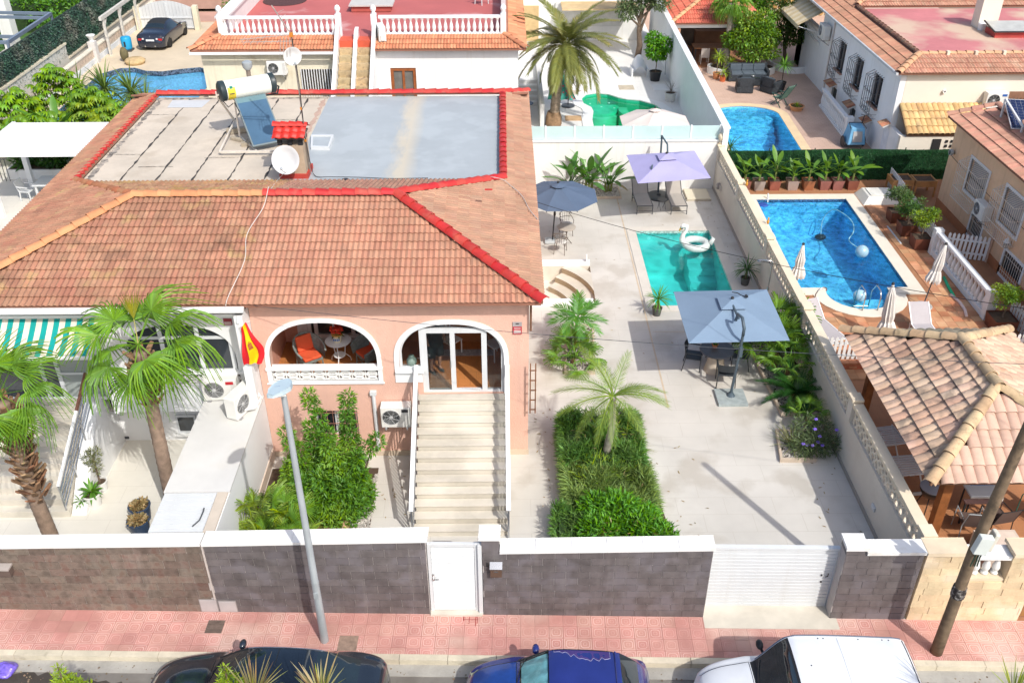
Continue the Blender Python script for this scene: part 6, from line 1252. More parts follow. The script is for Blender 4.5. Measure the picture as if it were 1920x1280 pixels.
potted('dark green dracaena in a grey pot between teal pool and party wall',G(1396,533),.16,.26,MATS['grey_pot'],LD,.35,.55,.035,60,1.0,seed=4)
WPOT=mat('white_glazed_pot',(.70,.70,.68),.4,.05,3)
potted('larger white pot with leafy green plant at the foot of the white house stairs',G(178,946),.21,.36,WPOT,LG,.08,.34,.07,30,.9,cat='potted plant',seed=41)
potted('smallest white pot with a spiky succulent beside the stair railing',G(156,952),.14,.22,WPOT,LG,.02,.24,.035,26,.8,cat='potted plant',seed=42)
t=potted('white pot with a tall thin twiggy grey green plant by the stair railing',G(192,918),.17,.28,WPOT,LOL,.75,.3,.03,0,cat='potted plant',seed=43);p=G(192,918);cloud('foliage',t,leafmat('olive_twig_leaf',(.20,.22,.10),var=.35),[(p.x,p.y,.75,.15,.15,.25),(p.x-.08,p.y,1.05,.18,.16,.2),(p.x+.1,p.y,1.2,.14,.14,.18)],420,.10,.022,44,.2)
for lab,u,v in(('further dark blue pot of dry brown leaves beside the annexe wall',268,972),('nearer dark blue pot of dry brown leaves beside the annexe wall',266,1000)):
 p=G(u,v);t=potted(lab,p,.25,.42,mat('dark_blue_pot',(.035,.06,.11),.4,.1,3),LDRY,0,.2,.03,0,cat='potted plant',seed=v);cloud('dry_leaves',t,LDRY,[(p.x,p.y,.45,.2,.2,.07)],260,.10,.05,v,.1)
# pink house garden: walls, furniture
PWM=mat('party_wall_cream',(.66,.61,.53),.75,.06,.7,.2,50,stain=((.5,.44,.36),1.1,.6,.35));PWC=mat('party_wall_coping',(.72,.62,.46),.7,.06,1.5,.2,50)
pw=T('party_wall','long cream party wall topped with pierced blocks between the two pools','wall',(8.8,25,0));MB().box(8.73,14.1,0,8.93,36.3,1.28).build('wall',PWM,pw);MB().box(8.70,14.1,0,8.729,36.2,.12).build('skirting',mat('grey_skirting',(.36,.33,.29),.8,.06,2),pw)
k=.265;b=MB();a=.13;rg=[(-a,-a),(a,-a),(a,a),(-a,a)];h1=[(.085*cos(radians(t_)),.085*sin(radians(t_))*1.15)for t_ in range(0,360,45)];c_=[[(sx*.125,sz*.125),(sx*.125,sz*.07),(sx*.07,sz*.125)]for sx in(-1,1)for sz in(-1,1)]
b.ext([(0,x,z)for x,z in rg],(.09,0,0),[[(0,x,z)for x,z in h1]]+[[(0,x,z)for x,z in(q if i in(0,3)else q[::-1])]for i,q in enumerate(c_)]);me=b.mesh('pierced_block');me.materials.append(mat('cream_block',(.72,.65,.53),.8,.06,3));off=Vector(OFF[pw.name]);n=0
for i in range(84):
 y=14.3+i*k
 if any(abs(y-py)<.2 for py in(18.9,23.4,27.9,32.4)):continue
 for r in range(2):inst(me,'pierced_block',pw,Matrix.Translation(Vector((8.785,y,1.28+.13+.26*r))-off))
for py in(14.2,18.9,23.4,27.9,32.4,36.15):MB().box(8.72,py-.14,.0 if py>36 or py<15 else 1.28,8.94,py+.14,1.9).build('pillar',PWM,pw);MB().box(8.68,py-.18,1.9,8.98,py+.18,1.98).build('pillar_cap',PWC,pw,bevel=.01)
for a0,a1 in((14.4,18.7),(19.1,23.2),(23.6,27.7),(28.1,32.2),(32.6,35.95)):MB().box(8.70,a0,1.80,8.96,a1,1.9).build('coping',PWC,pw,bevel=.01)
b=MB();b.lathe([(.09,0),(.12,.05),(.06,.1),(.13,.2),(.16,.3),(.1,.42),(0,.46)],(8.83,36.15,1.98),12);b.build('finial',PWC,pw,smooth=True)
t=T('wall_speaker','grey round drum fitting on the party wall near the back corner','fitting',(8.66,35.0,.62));MB().lathe([(.12,0),(.13,.02),(.13,.12),(.1,.14),(0,.14)],(8.72,35.0,.62),14,(-1,0,0)).build('drum',mat('drum_grey',(.3,.28,.27),.5),t,smooth='auto');MB().lathe([(.05,.0),(0,.005)],(8.578,35.0,.62),10,(-1,0,0)).build('centre',mat('drum_light',(.6,.58,.55),.4),t);MB().cbox((8.70,34.8,.62),(.06,.2,.2)).build('plate',mat('drum_pale',(.55,.52,.47),.6),t)
bw=T('back_wall','white rendered back wall crowned with frosted glass panels','wall',(4.8,36.4,0));MB().box(.55,36.2,0,8.92,36.4,2.06).build('wall',WHITE,bw);MB().box(.55,36.16,2.062,8.9,36.44,2.12).build('coping',WHITE2,bw)
for i in range(7):
 x=1.7+i*1.178;MB().box(x-.03,36.27,2.12,x+.03,36.33,2.72).build('post',WHITE2,bw)
 MB().box(x-1.148 if i else .6,36.29,2.14,x-.03,36.302,2.69).build('glass_panel',FROST,bw)
sw=T('side_wall','tall white wall beside the palm patio running to the rear','wall',(9.05,48,0));P0_=G(1358,239,2.72);P1_=G(1233,0,2.72);d_=(P1_-P0_).normalized();P1_=P0_+d_*24;nrm_=Vector((d_.y,-d_.x,0))*.22;MB().ext([(P0_.x,P0_.y,0),(P1_.x,P1_.y,0),(P1_.x,P1_.y,2.66),(P0_.x,P0_.y,2.66)],nrm_).build('wall',mat('pale_blue_white',(.76,.80,.81),.75,.04,.8,.2,50),sw);MB().ext([(P0_.x-.04,P0_.y-.03,2.662),(P1_.x-.04,P1_.y,2.662),(P1_.x-.04,P1_.y,2.73),(P0_.x-.04,P0_.y-.03,2.73)],nrm_*1.35).build('coping',WHITE2,sw)
rnd=random.Random(77);b=MB()
for x0,x1,y0,y1,n in((.8,1.4,14.5,21,40),(7.6,8.6,15,36,90),(1,8.4,21,36,30),(-3.2,-2.3,15,19,25),(3.6,5,14.5,20,25)):
 for _ in range(n):blade(b,(rnd.uniform(x0,x1),rnd.uniform(y0,y1),.012),(rnd.uniform(-1,1),rnd.uniform(-1,1),.06),rnd.uniform(.05,.12),.03,.1,2)
o=b.build('fallen_leaves',LDRY);o['kind']='stuff';o['label']='dry leaves scattered over the pale stone patio'
b=MB();gm=mat('beige_channel',(.55,.45,.33),.8,.1,4)
for p,q,wd in((G(1152,352),G(1253,764),.05),(G(1224,622),G(1290,622),.03)):
 s_=Vector((q-p)).normalized().cross(Vector((0,0,1)))*wd/2;b.add([p+s_+Vector((0,0,.005)),q+s_+Vector((0,0,.005)),q-s_+Vector((0,0,.005)),p-s_+Vector((0,0,.005))],[(0,1,2,3)])
o=b.build('drain_channel',gm);o['kind']='structure'
ss=T('sunken_steps','curved cream steps between two low white walls at the house side','steps',(2.1,28.3,0))
MB().box(.55,29.5,0,3.05,29.7,.16).build('low_wall',WHITE2,ss);MB().box(.55,26.75,0,2.95,26.95,.16).build('low_wall',WHITE2,ss);MB().box(2.9,29.5,.16,2.95,29.6,.42).build('tap_post',WHITE2,ss);
RISE=mat('shade_tan_riser',(.42,.33,.22),.8,.12,4)  # browner than the treads: shade on the risers put into their colour
for i,r_ in enumerate((1.95,2.35,2.75)):
 cx_,cy_=.35,27.2;A0,A1=-8,52;z0=-.60+.20*i;outer=arc(cx_,cy_,r_,A0,A1,14);inner=arc(cx_,cy_,r_-.02,A1,A0,14)
 MB().prism(arc(cx_,cy_,r_,A0,A1,14)+arc(cx_,cy_,r_+.415 if i<2 else r_+.5,A1,A0,14),-1.0,z0+.198).build('tread',STONES,ss)
 b=MB();b.v=[(x,y,z)for z in(z0,z0+.197)for x,y in arc(cx_,cy_,r_-.004,A0,A1,14)];b.f=[(j,j+1,16+j,15+j)for j in range(14)];b.build('riser',RISE,ss)
MB().sheet([(.55,26.95),(3.05,26.95),(3.05,29.5),(.55,29.5)],-.6).build('lower_floor',mat('lower_floor_stone',(.66,.62,.55),.6,.05,1),ss)
b=MB();b.v=[(x,y,z)for z in(-1,.0)for x,y in((.56,26.95),(.56,29.5),(3.06,29.5),(3.06,26.95))];b.f=[(0,1,5,4),(1,2,6,5),(2,3,7,6),(3,0,4,7)];b.build('recess_side',STONES,ss)
def parasol_canopy(t,corners,apex,m,vent=True,tier=.2,n=8):
 """square or round canopy: one panel per side, slightly sagging, vent hub on top"""
 C_=[Vector(c)for c in corners];a=Vector(apex);k=len(C_)
 for i in range(k):
  p,q=C_[i],C_[(i+1)%k]
  MB().grid(lambda u,v:tuple((p+(q-p)*u)*(1-v)+a*v+Vector((0,0,-.04*sin(pi*v)*(1-v)*sin(pi*u)))),8,6).build('canopy_panel',m,t,smooth=True)
  d=Vector((0,0,-.10));b=MB();b.add([p,q,q+d,p+d],[(0,1,2,3)])if tier>9 else None
 if vent:
  V=[a+(c-a)*tier+Vector((0,0,.07))for c in C_];b=MB();b.add(V+[a+Vector((0,0,.08))],[(i,(i+1)%k,k)for i in range(k)]);b.build('vent_cap',m,t)
 b=MB()
 for c in C_:b.bar(a-Vector((0,0,.06)),c-Vector((0,0,.03)),.02)
 b.build('rib',DKGREY,t);b=MB().ball(tuple(a+Vector((0,0,.11))),(.05,.05,.04));b.build('finial',BLACKM,t)
PARG=mat('blue_grey_canvas',(.19,.27,.37),.8,.04,1.5,.15,200);PARL=mat('lilac_canvas',(.37,.35,.58),.8,.04,1.5,.15,200);PARN=mat('navy_grey_canvas',(.085,.125,.195),.8,.06,1.5,.15,200);ALUD=mat('dark_slate_metal',(.07,.10,.125),.4,.05,4)
t=T('cantilever_parasol','large square blue grey cantilever parasol over the black dining chairs','parasol',(6.44,21.48,0));ap=(6.42,22.72,2.52)
parasol_canopy(t,[(5.02,24.08,2.05),(7.82,24.18,2.05),(7.78,21.38,2.05),(5.0,21.28,2.05)],ap,PARG,tier=.26)
MB().box(6.02,21.12,.0,6.86,21.88,.09).build('base_slab',mat('granite_base',(.33,.38,.38),.6,.15,8),t,bevel=.01);MB().lathe([(.13,.09),(.1,.13),(.06,.2)],(6.44,21.55,0),12).build('socket',ALUD,t)
b=MB();b.tube([(6.44,21.55,.1),(6.45,21.3,2.30)],.04,10);b.build('mast',ALUD,t,smooth='auto');b=MB();b.tube([(6.45,21.3,2.28),(6.45,21.28,2.5),(6.42,21.5,2.72),(6.36,21.75,2.68),(6.37,21.9,2.40)],.045,8);b.build('arm',ALUD,t,smooth=True);MB().cbox((6.45,21.28,1.75),(.09,.1,.3)).build('crank_box',ALUD,t);b=MB();b.tube([(6.44,21.9,2.45),(6.4,22.6,2.5)],.035,8);b.build('arm_bar',ALUD,t)
b=MB();b.ball((6.95,23.2,2.4),(.05,.1,.02));b.tube([(6.6,23.5,2.36),(6.75,23.45,2.36),(6.8,23.2,2.42),(6.95,23.1,2.42)],.015,5);b.build('crank_cord',BLACKM,t)
t=T('cantilever_parasol','square lilac cantilever parasol over the two sun loungers','parasol',(6.35,35.6,0))
parasol_canopy(t,[(4.80,34.55,2.15),(7.52,34.95,2.15),(7.66,32.25,2.15),(4.90,31.8,2.15)],(6.15,33.4,2.58),PARL,tier=.25)
b=MB();b.tube([(6.35,35.6,.05),(6.30,35.6,2.55)],.04,10);b.tube([(6.3,35.6,2.52),(6.42,34.9,2.45),(6.2,33.5,2.66)],.035,8);b.build('mast',ALUD,t,smooth='auto');MB().lathe([(.5,0),(.5,.05),(.46,.08),(.1,.09),(.06,.16)],(6.35,35.4,.0),18).build('base_slab',mat('black_parasol_base',(.05,.06,.065),.5,.08,4),t,smooth='auto');b=MB();b.tube([(5.5,32.6,2.35),(5.52,32.7,2.42),(5.56,32.9,2.40)],.03,6);b.build('crank_handle',ALUD,t)
t=T('round_parasol','octagonal navy blue grey parasol over the bistro table at the roof edge','parasol',(1.77,31.4,0));cp_=Vector((2.0,31.1,0));rr_=1.42
parasol_canopy(t,[(2.02+rr_*cos(radians(22.5+45*i)),31.15+rr_*sin(radians(22.5+45*i)),1.98)for i in range(8)],(1.95,31.2,2.38),PARN,tier=.2)
b=MB();b.tube([(1.80,31.4,.05),(1.86,31.35,1.2),(1.95,31.2,2.35)],.025,8);b.lathe([(.045,0),(.045,.14)],(1.86,31.36,1.1),8);b.build('pole',BLACKM,t,smooth='auto');MB().box(1.5,31.2,.0,2.0,31.62,.10).build('water_base',mat('clear_grey_base',(.50,.54,.55),.2,.06,4),t,bevel=.03)
def dining_chair():
 t=T('dining_chair','','chair',(0,0,0),local=True,group='black patio chairs round the table');m=mat('anthracite_chair',(.035,.04,.045),.45,.06,4)
 MB().box(-.25,-.24,.42,.25,.24,.45).build('seat',m,t,bevel=.01);b=MB()
 b.grid(lambda u,v:(-.25+.5*u,.24+.05*v+.06*(1-(2*u-1)**2)-.05,.56+.26*v),8,3);b.grid(lambda u,v:(-.25+.5*u,.255+.05*v+.06*(1-(2*u-1)**2)-.05,.56+.26*v),8,3);b.build('backrest',m,t,smooth=True)
 for sx in(-1,1):
  MB().tube([(sx*.25,-.22,.0),(sx*.27,-.23,.64)],.015,6).build('leg',m,t);MB().tube([(sx*.27,.30,.0),(sx*.25,.22,.45),(sx*.26,.26,.82)],.015,6).build('leg',m,t);MB().bar((sx*.27,-.26,.65),(sx*.265,.24,.66),.05,.02).build('armrest',m,t)
 return t
dc=dining_chair();specs=(((5.62,23.1),radians(75),'black dining chair at the left of the round patio table'),((6.42,22.25),radians(172),'black dining chair in front of the round table with its back to the camera'),((7.0,23.15),radians(-100),'black dining chair at the right of the round patio table'),((6.35,23.85),radians(5),'black dining chair mostly hidden behind the round table under the parasol'))
for i,(xy,rz,lab)in enumerate(specs):move(dc,(*xy,0),rz)and dc.__setitem__('label',lab)if i==0 else dup(dc,(*xy,0),rz,lab)
t=T('patio_table','round dark topped patio table with pale pedestal under the parasol','table',(6.25,22.95,0));MB().lathe([(0,.70),(.5,.71),(.52,.73),(.5,.75),(0,.75)],(6.25,22.95,0),28).build('tabletop',mat('slate_top',(.10,.105,.115),.4,.08,4),t,smooth='auto');MB().lathe([(.32,0),(.24,.35),(.2,.70)],(6.25,22.95,0),20).build('pedestal',mat('pale_pedestal',(.52,.45,.36),.7,.06,3),t,smooth='auto')
potted('small terracotta pot of succulents on the round patio table',Vector((6.2,23.05,.75)),.09,.1,TERRA,LG,0,.12,.03,16,.6,'plant pot',5,(.3,1.3))
def lounger(fab,frm,ang=38,lab='',grp='sun loungers under the lilac parasol'):
 t=T('sun_lounger',lab,'sun lounger',(0,0,0),local=True,group=grp);a=radians(ang);h=.36;sp=1.15
 b=MB();b.box(-.29,0,h-.012,.29,sp,h+.012);b.build('seat_panel',fab,t);e=Vector((0,sp+.75*cos(a),h+.75*sin(a)))
 MB().ext([(-.29,sp,h),(.29,sp,h),(.29,e.y,e.z),(-.29,e.y,e.z)],(0,sin(a)*.02,-cos(a)*.02)).build('back_panel',fab,t)
 for sx in(-.31,.31):b=MB();b.bar((sx,-.04,h),(sx,sp,h),.03);b.bar((sx,sp,h),(sx,e.y,e.z),.03);b.build('side_rail',frm,t)
 for sx in(-.31,.31):
  for y in(0,sp+.1):MB().bar((sx,y-.03,0),(sx,y,h),.028).build('leg',frm,t)
 b=MB();b.bar((-.31,-.03,h),(.31,-.03,h),.03);b.bar((-.31,-.02,.14),(.31,-.02,.14),.02);b.bar((-.31,sp+.1,.14),(.31,sp+.1,.14),.02);b.build('cross_bar',frm,t);return t
TAU=mat('taupe_sling',(.40,.365,.32),.8,.05,3,.15,150);l1=lounger(TAU,DKGREY,40,'left taupe sun lounger under the lilac parasol');move(l1,(5.55,33.75,0),.03);dup(l1,(6.9,33.72,0),.03,'right taupe sun lounger next to the cream pump lid')
t=T('side_table','small round wire side table between the sun loungers','side table',(6.3,34.2,0));MB().lathe([(0,.40),(.2,.40),(.2,.42),(0,.42)],(6.3,34.2,0),18).build('tabletop',BLACKM,t);b=MB()
for i in range(4):b.tube([(6.3+.18*cos(i*pi/2+.4),34.2+.18*sin(i*pi/2+.4),.4),(6.3+.16*cos(i*pi/2+1.2),34.2+.16*sin(i*pi/2+1.2),0)],.01,4)
b.build('wire_leg',BLACKM,t)
t=T('pump_lid','flat square cream lid on the patio beside the right lounger','lid',(7.9,35.4,0));MB().box(7.42,34.92,.0,8.42,35.95,.06).build('frame',mat('lid_frame',(.5,.45,.36),.7),t);MB().box(7.44,34.94,.062,8.40,35.93,.10).build('lid',mat('lid_cream',(.66,.60,.46),.6,.04,2),t,bevel=.01)
def bistro_chair():
 t=T('bistro_chair','','chair',(0,0,0),local=True,group='grey metal bistro chairs');m=mat('bistro_brown_metal',(.15,.125,.10),.5,.1,5);b=MB()
 b.lathe([(0,.43),(.21,.43),(.22,.45),(.2,.46),(0,.46)],n=18);b.build('seat',mat('pale_cushion',(.62,.60,.56),.8,.08,4),t,smooth='auto')
 for sx in(-1,1):
  MB().tube([(sx*.2,-.2,0),(sx*.18,-.16,.45)],.013,5).build('leg',m,t);MB().tube([(sx*.2,.22,0),(sx*.18,.16,.45)],.013,5).build('leg',m,t)
  MB().tube([(sx*.2,-.15,.45),(sx*.25,-.12,.6),(sx*.25,.1,.66),(sx*.16,.22,.8)],.012,5).build('armrest',m,t)
 b=MB();b.tube([(.25*cos(radians(a)),.12+.14*sin(radians(a)),.78+.1*sin(radians(a)))for a in range(0,181,20)],.014,5)
 for x in(-.16,-.08,0,.08,.16):b.tube([(x,.2,.46),(x*1.1,.24,.84)],.008,4)
 b.tube([(-.22,.17,.66),(0,.25,.66),(.22,.17,.66)],.01,4);b.build('backrest',m,t);return t
bc=bistro_chair();move(bc,(2.35,32.0,0),radians(15));bc['label']='bistro chair behind the little oval table by the navy parasol';dup(bc,(2.05,30.55,0),radians(165),'bistro chair in front of the little table with its back to the stairs')
t=T('bistro_table','small round pale bistro table beside the navy parasol','table',(2.3,31.2,0));MB().lathe([(0,.69),(.34,.69),(.35,.71),(.33,.72),(0,.72)],(2.3,31.2,0),24).build('tabletop',mat('bistro_top',(.42,.37,.31),.5,.06,3),t,smooth='auto');b=MB();b.tube([(2.3,31.2,.3),(2.3,31.2,.69)],.02,6)
for i in range(3):a=i*2*pi/3+.3;b.tube([(2.3,31.2,.3),(2.3+.22*cos(a),31.2+.22*sin(a),.0)],.015,5);b.tube([(2.3,31.2,.45),(2.3+.12*cos(a),31.2+.12*sin(a),.66)],.012,5)
b.build('pedestal',MATS['bistro_brown_metal'],t)
t=T('pool_float','clear inflatable swan ring floating in the teal pool','pool float',(7.05,31.0,-.1));SWM=mat('clear_white_vinyl',(.60,.66,.64),.25,.08,6,coat=.3);c=Vector((7.12,31.1,.02));b=MB();b.tube([c+Vector((.40*cos(2*pi*i/24),.40*sin(2*pi*i/24),0))for i in range(24)],.14,12,True);b.build('ring',SWM,t,smooth=True)
b=MB();n_=c+Vector((-.46,.0,.1));b.tube([n_+Vector((0,0,-.1)),n_+Vector((-.08,.0,.12)),n_+Vector((-.04,0,.32)),n_+Vector((.06,0,.50)),n_+Vector((.04,0,.64)),n_+Vector((-.08,-.01,.66)),n_+Vector((-.16,-.02,.58))],[.13,.10,.08,.075,.085,.09,.05],10);b.build('neck',mat('swan_white',(.80,.80,.78),.3,.04,4),t,smooth=True)
b=MB();b.tube([n_+Vector((-.14,-.015,.60)),n_+Vector((-.22,-.02,.44))],[.05,.015],8);b.build('beak',mat('swan_beak',(.62,.38,.02),.4),t);b=MB();b.ball(tuple(n_+Vector((-.13,-.01,.56))),(.05,.07,.05));b.build('face_mask',BLACKM,t)
b=MB();b.tube([c+Vector((.5,-.1,.05)),c+Vector((.62,-.05,.25)),c+Vector((.55,0,.30))],[.12,.07,.02],8);b.build('tail',SWM,t,smooth=True)
t=T('garden_shower','slim grey garden shower post with bent arm against the party wall','shower',(8.45,26.1,0));b=MB();b.tube([(8.45,26.1,0),(8.48,26.05,1.95),(8.42,26.05,2.0),(8.05,26.1,2.02)],.022,8);b.build('pipe',STEEL,t,smooth=True);b=MB().lathe([(.02,0),(.07,-.03),(.07,-.05)],(8.06,26.1,2.02),10);b.build('shower_head',STEEL,t);MB().cbox((8.46,26.05,1.0),(.06,.06,.1)).build('mixer',STEEL,t)
t=T('wall_socket','small white socket cover low on the party wall near the gate','socket',(8.72,16.4,.55));MB().box(8.69,16.3,.5,8.728,16.5,.62).build('cover',WPVC,t,bevel=.004);MB().box(8.685,16.33,.53,8.69,16.47,.59).build('flap',mat('flap_white',(.7,.7,.7),.4),t)
def wicker_chair():
 t=T('wicker_chair','','armchair',(0,0,0),local=True,group='wicker porch armchairs');m=mat('grey_wicker',(.21,.24,.22),.8,.25,12,.8,60);cm=mat('orange_cushion',(.68,.10,.035),.85,.08,3,.2,60)
 MB().box(-.27,-.27,.32,.27,.25,.38).build('seat_frame',m,t);b=MB();b.grid(lambda u,v:(.34*sin(pi*(u-.5)*1.35)*(1+.12*v),-.05+.36*cos(pi*(u-.5)*1.35)*(1+.1*v)-.1*(abs(2*u-1)**3),.36+(.55-.30*abs(2*u-1)**1.6)*v),16,6);b.build('shell',m,t,smooth=True)
 b=MB();b.tube([(.34*sin(pi*(u/14-.5)*1.35)*1.13,-.05+.36*cos(pi*(u/14-.5)*1.35)*1.1-.1*(abs(2*u/14-1)**3),.36+(.55-.30*abs(2*u/14-1)**1.6))for u in range(15)],.025,6);b.build('rim',m,t,smooth=True)
 MB().box(-.24,-.28,.385,.24,.2,.47).build('seat_cushion',cm,t,bevel=.03);MB().cbox((0,.22,.68),(.44,.09,.42),0,radians(-16)).build('back_cushion',cm,t,bevel=.03)
 for sx in(-.25,.25):
  for sy in(-.25,.22):MB().tube([(sx*1.05,sy*1.05,0),(sx,sy,.34)],.02,6).build('leg',m,t)
 b=MB()
 for sx in(-1,1):b.bar((sx*.26,-.27,.1),(-sx*.1,-.27,.33),.015)
 b.build('front_brace',m,t);return t
wc=wicker_chair();move(wc,(-5.12,20.35,1.985),radians(35));wc['label']='grey wicker armchair with orange cushions at the left of the porch';dup(wc,(-3.55,20.45,1.985),radians(-50),'grey wicker armchair with orange cushions at the right of the porch')
t=T('porch_table','small round white iron table on the porch','table',(-4.36,20.55,1.985));MB().lathe([(0,.70),(.33,.70),(.34,.72),(0,.73)],(-4.36,20.55,1.985),22).build('tabletop',WHITE2,t,smooth='auto');MB().lathe([(0,.26),(.16,.26),(.16,.28),(0,.28)],(-4.36,20.55,1.985),14).build('shelf',WHITE2,t);
for i in range(3):a=i*2*pi/3+.5;MB().tube([(-4.36+.2*cos(a),20.55+.2*sin(a),2.68),(-4.36+.15*cos(a),20.55+.15*sin(a),2.26),(-4.36+.28*cos(a),20.55+.28*sin(a),2.1),(-4.36+.30*cos(a),20.55+.30*sin(a),1.985)],.014,5).build('leg',WHITE2,t)
t=potted('ochre and white pot of red flowers on the porch table',Vector((-4.36,20.5,2.715)),.13,.2,mat('ochre_white_pot',(.70,.62,.45),.4,.06,3),LD,.02,.18,.05,20,.8,'flower pot',5,(-.1,1.2));b=MB()
MB().lathe([(.141,.2),(.148,.215),(.141,.23)],(-4.36,20.5,2.715),16).build('rim_band',mat('ochre_band',(.62,.35,.08),.5),t);rnd=random.Random(3)
for i in range(34):a=rnd.random()*6.3;r_=.16*sqrt(rnd.random());b.ball((-4.36+r_*cos(a),20.5+r_*sin(a),3.02+.12*rnd.random()),(.04,.04,.03),6,4)
b.build('flowers',mat('red_flower',(.62,.04,.012),.6,.2,12),t);b=MB()
for i in range(4):b.cbox((-4.36-.07+.045*i,20.5-.125+.008*abs(i-1.5),2.82),(.03,.006,.05))
b.build('blue_motif',mat('blue_motif',(.03,.15,.5),.5),t)
t=T('vase','pale green ceramic vase on the porch window sill','vase',(-2.33,YF+.16,2.74));MB().lathe([(.07,0),(.10,.02),(.13,.11),(.125,.18),(.085,.25),(.06,.28),(.07,.30)],(-2.33,YF+.17,2.74),18).build('body',mat('celadon_glaze',(.20,.27,.23),.3,.12,6),t,smooth=True)
def white_chair(lab,p,rz):
 t=T('garden_chair',lab,'chair',p,rz,local=True,group='white iron chairs in the hall');m=WHITE2;MB().box(-.22,-.22,.42,.22,.22,.45).build('seat',m,t);b=MB()
 for x in(-.2,-.07,.07,.2):b.bar((x,.2,.45),(x,.27,.92),.02)
 b.bar((-.22,.27,.92),(.22,.27,.92),.03);b.build('backrest',m,t)
 for sx in(-.2,.2):
  for sy in(-.2,.2):MB().bar((sx,sy,0),(sx,sy,.42),.025).build('leg',m,t)
white_chair('white chair behind the left glass door pane beside the person',(-1.45,21.0,1.985),.8);white_chair('white chair behind the right curved glass of the porch',(-.25,20.8,1.985),-.9)
b=MB().box(-1.85,20.85,1.99,-.3,21.15,2.0);tag(b.build('floor_runner',mat('grey_runner',(.42,.40,.40),.9,.3,14)),'grey patterned runner on the hall floor behind the glass door','rug')
def person(label,p,rz):
 t=T('person',label,'person',p,rz,local=True);J=[(0,0,.98),(0,0,1.2),(0,.0,1.44),(0,-.01,1.56),(0,-.03,1.66),(.10,0,.94),(.11,-.02,.52),(.115,.02,.10),(.12,-.13,.04),(-.10,0,.94),(-.12,.0,.52),(-.13,.04,.10),(-.14,-.11,.04),(.20,0,1.42),(.26,.02,1.14),(.24,-.10,.90),(-.20,0,1.42),(-.26,.02,1.14),(-.24,-.10,.90)]
 E_=[(0,1),(1,2),(2,3),(3,4),(0,5),(5,6),(6,7),(7,8),(0,9),(9,10),(10,11),(11,12),(2,13),(13,14),(14,15),(2,16),(16,17),(17,18)];R_=[.15,.14,.15,.06,.10,.10,.07,.045,.045,.10,.07,.045,.045,.07,.045,.035,.07,.045,.035]
 me=bpy.data.meshes.new('body');me.from_pydata(J,E_,[]);o=bpy.data.objects.new('body',me);COL.objects.link(o);o.parent=t;me.materials.append(mat('skin',(.50,.28,.19),.6,.08,4));sk_=o.modifiers.new('skin','SKIN');
 for i,v in enumerate(me.skin_vertices[0].data):v.radius=(R_[i],R_[i]*.8);v.use_root=i==0
 o.modifiers.new('smooth','SUBSURF').levels=2;o.modifiers['smooth'].render_levels=2
 b=MB();b.ball((0,-.02,1.70),(.085,.10,.12),14,10);b.build('head',MATS['skin'],t,smooth=True);b=MB();b.ball((0,.0,1.74),(.092,.105,.10),14,10);b.build('hair',mat('dark_hair',(.03,.02,.015),.7),t,smooth=True)
 sh_=mat('dark_teal_shorts',(.03,.05,.055),.9,.15,5,.3,60);b=MB();b.lathe([(.18,1.02),(.2,.95),(.2,.85)],n=16)
 for sx in(-1,1):b.tube([(sx*.1,0,.92),(sx*.115,-.01,.70),(sx*.12,.0,.50)],[.125,.115,.11],12)
 b.build('shorts',sh_,t,smooth=True);b=MB();b.lathe([(.19,.96),(.19,1.15),(.20,1.38),(.12,1.5),(.07,1.53)],n=16)
 for sx in(-1,1):b.tube([(sx*.17,0,1.43),(sx*.25,.015,1.2)],[.085,.07],10)
 b.m=Matrix.Diagonal((1,.72,1,1));b.build('shirt',mat('dark_shirt',(.02,.035,.05),.9,.15,5),t,smooth=True)
 for sx,dy in((.118,-.06),(-.135,-.04)):b=MB();b.ball((sx,dy,.045),(.05,.14,.05),12,8);b.build('shoe',mat('grey_shoe',(.06,.075,.07),.7,.1,6),t,smooth=True)
 return t
person('person in dark shorts and grey shoes standing behind the left glass door pane',(-1.80,20.15,1.985),radians(35))
# right neighbour: blue pool terrace, gazebo, orange house
TT=sroot('terrace_paving');TTM=mat('terracotta_paver',(.50,.235,.115),.75,.16,2,.3,60,rnd=.18,c2=(.56,.29,.16));pc=offset(POOL_B,.46);spots=[]
for i in range(70):
 for j in range(48):
  x,y=9.0+i*.315,21.6+j*.315
  if x>16.1 or y>35.5 or y<22.4:continue
  if inside(pc,x,y)or any(inside(pc,x+a,y+c_)for a,c_ in((.15,.15),(-.15,.15),(.15,-.15),(-.15,-.15))):continue
  spots.append((x,y))
spots.sort(key=lambda s:s[0]**2*0+s[1]**2);pv=MB().box(-.153,-.153,0,.153,.153,.02).mesh('paver');pv.materials.append(TTM);TT.location=(0,0,0);TT.rotation_euler=(0,0,0);rest=MB();rnd=random.Random(2)
for i,(x,y)in enumerate(spots):
 if i<300:inst(pv,'paver',TT,Matrix.Translation((x,y,.0+rnd.uniform(0,.004))))
 else:rest.box(x-.153,y-.153,0,x+.153,y+.153,.018+rnd.uniform(0,.004))
o=rest.build('pavers',TTM,TT);o['kind']='stuff'
b=MB();b.sheet([(9.0,13.95),(15.5,13.95),(15.5,22.3),(9.0,22.3)],.008);struct(b.build('gazebo_floor',mat('gazebo_floor_tile',(.43,.19,.085),.7,.1,1,.2,60)));brick_joint(MATS['gazebo_floor_tile'],.33,.33,.005,(.33,.15,.07))
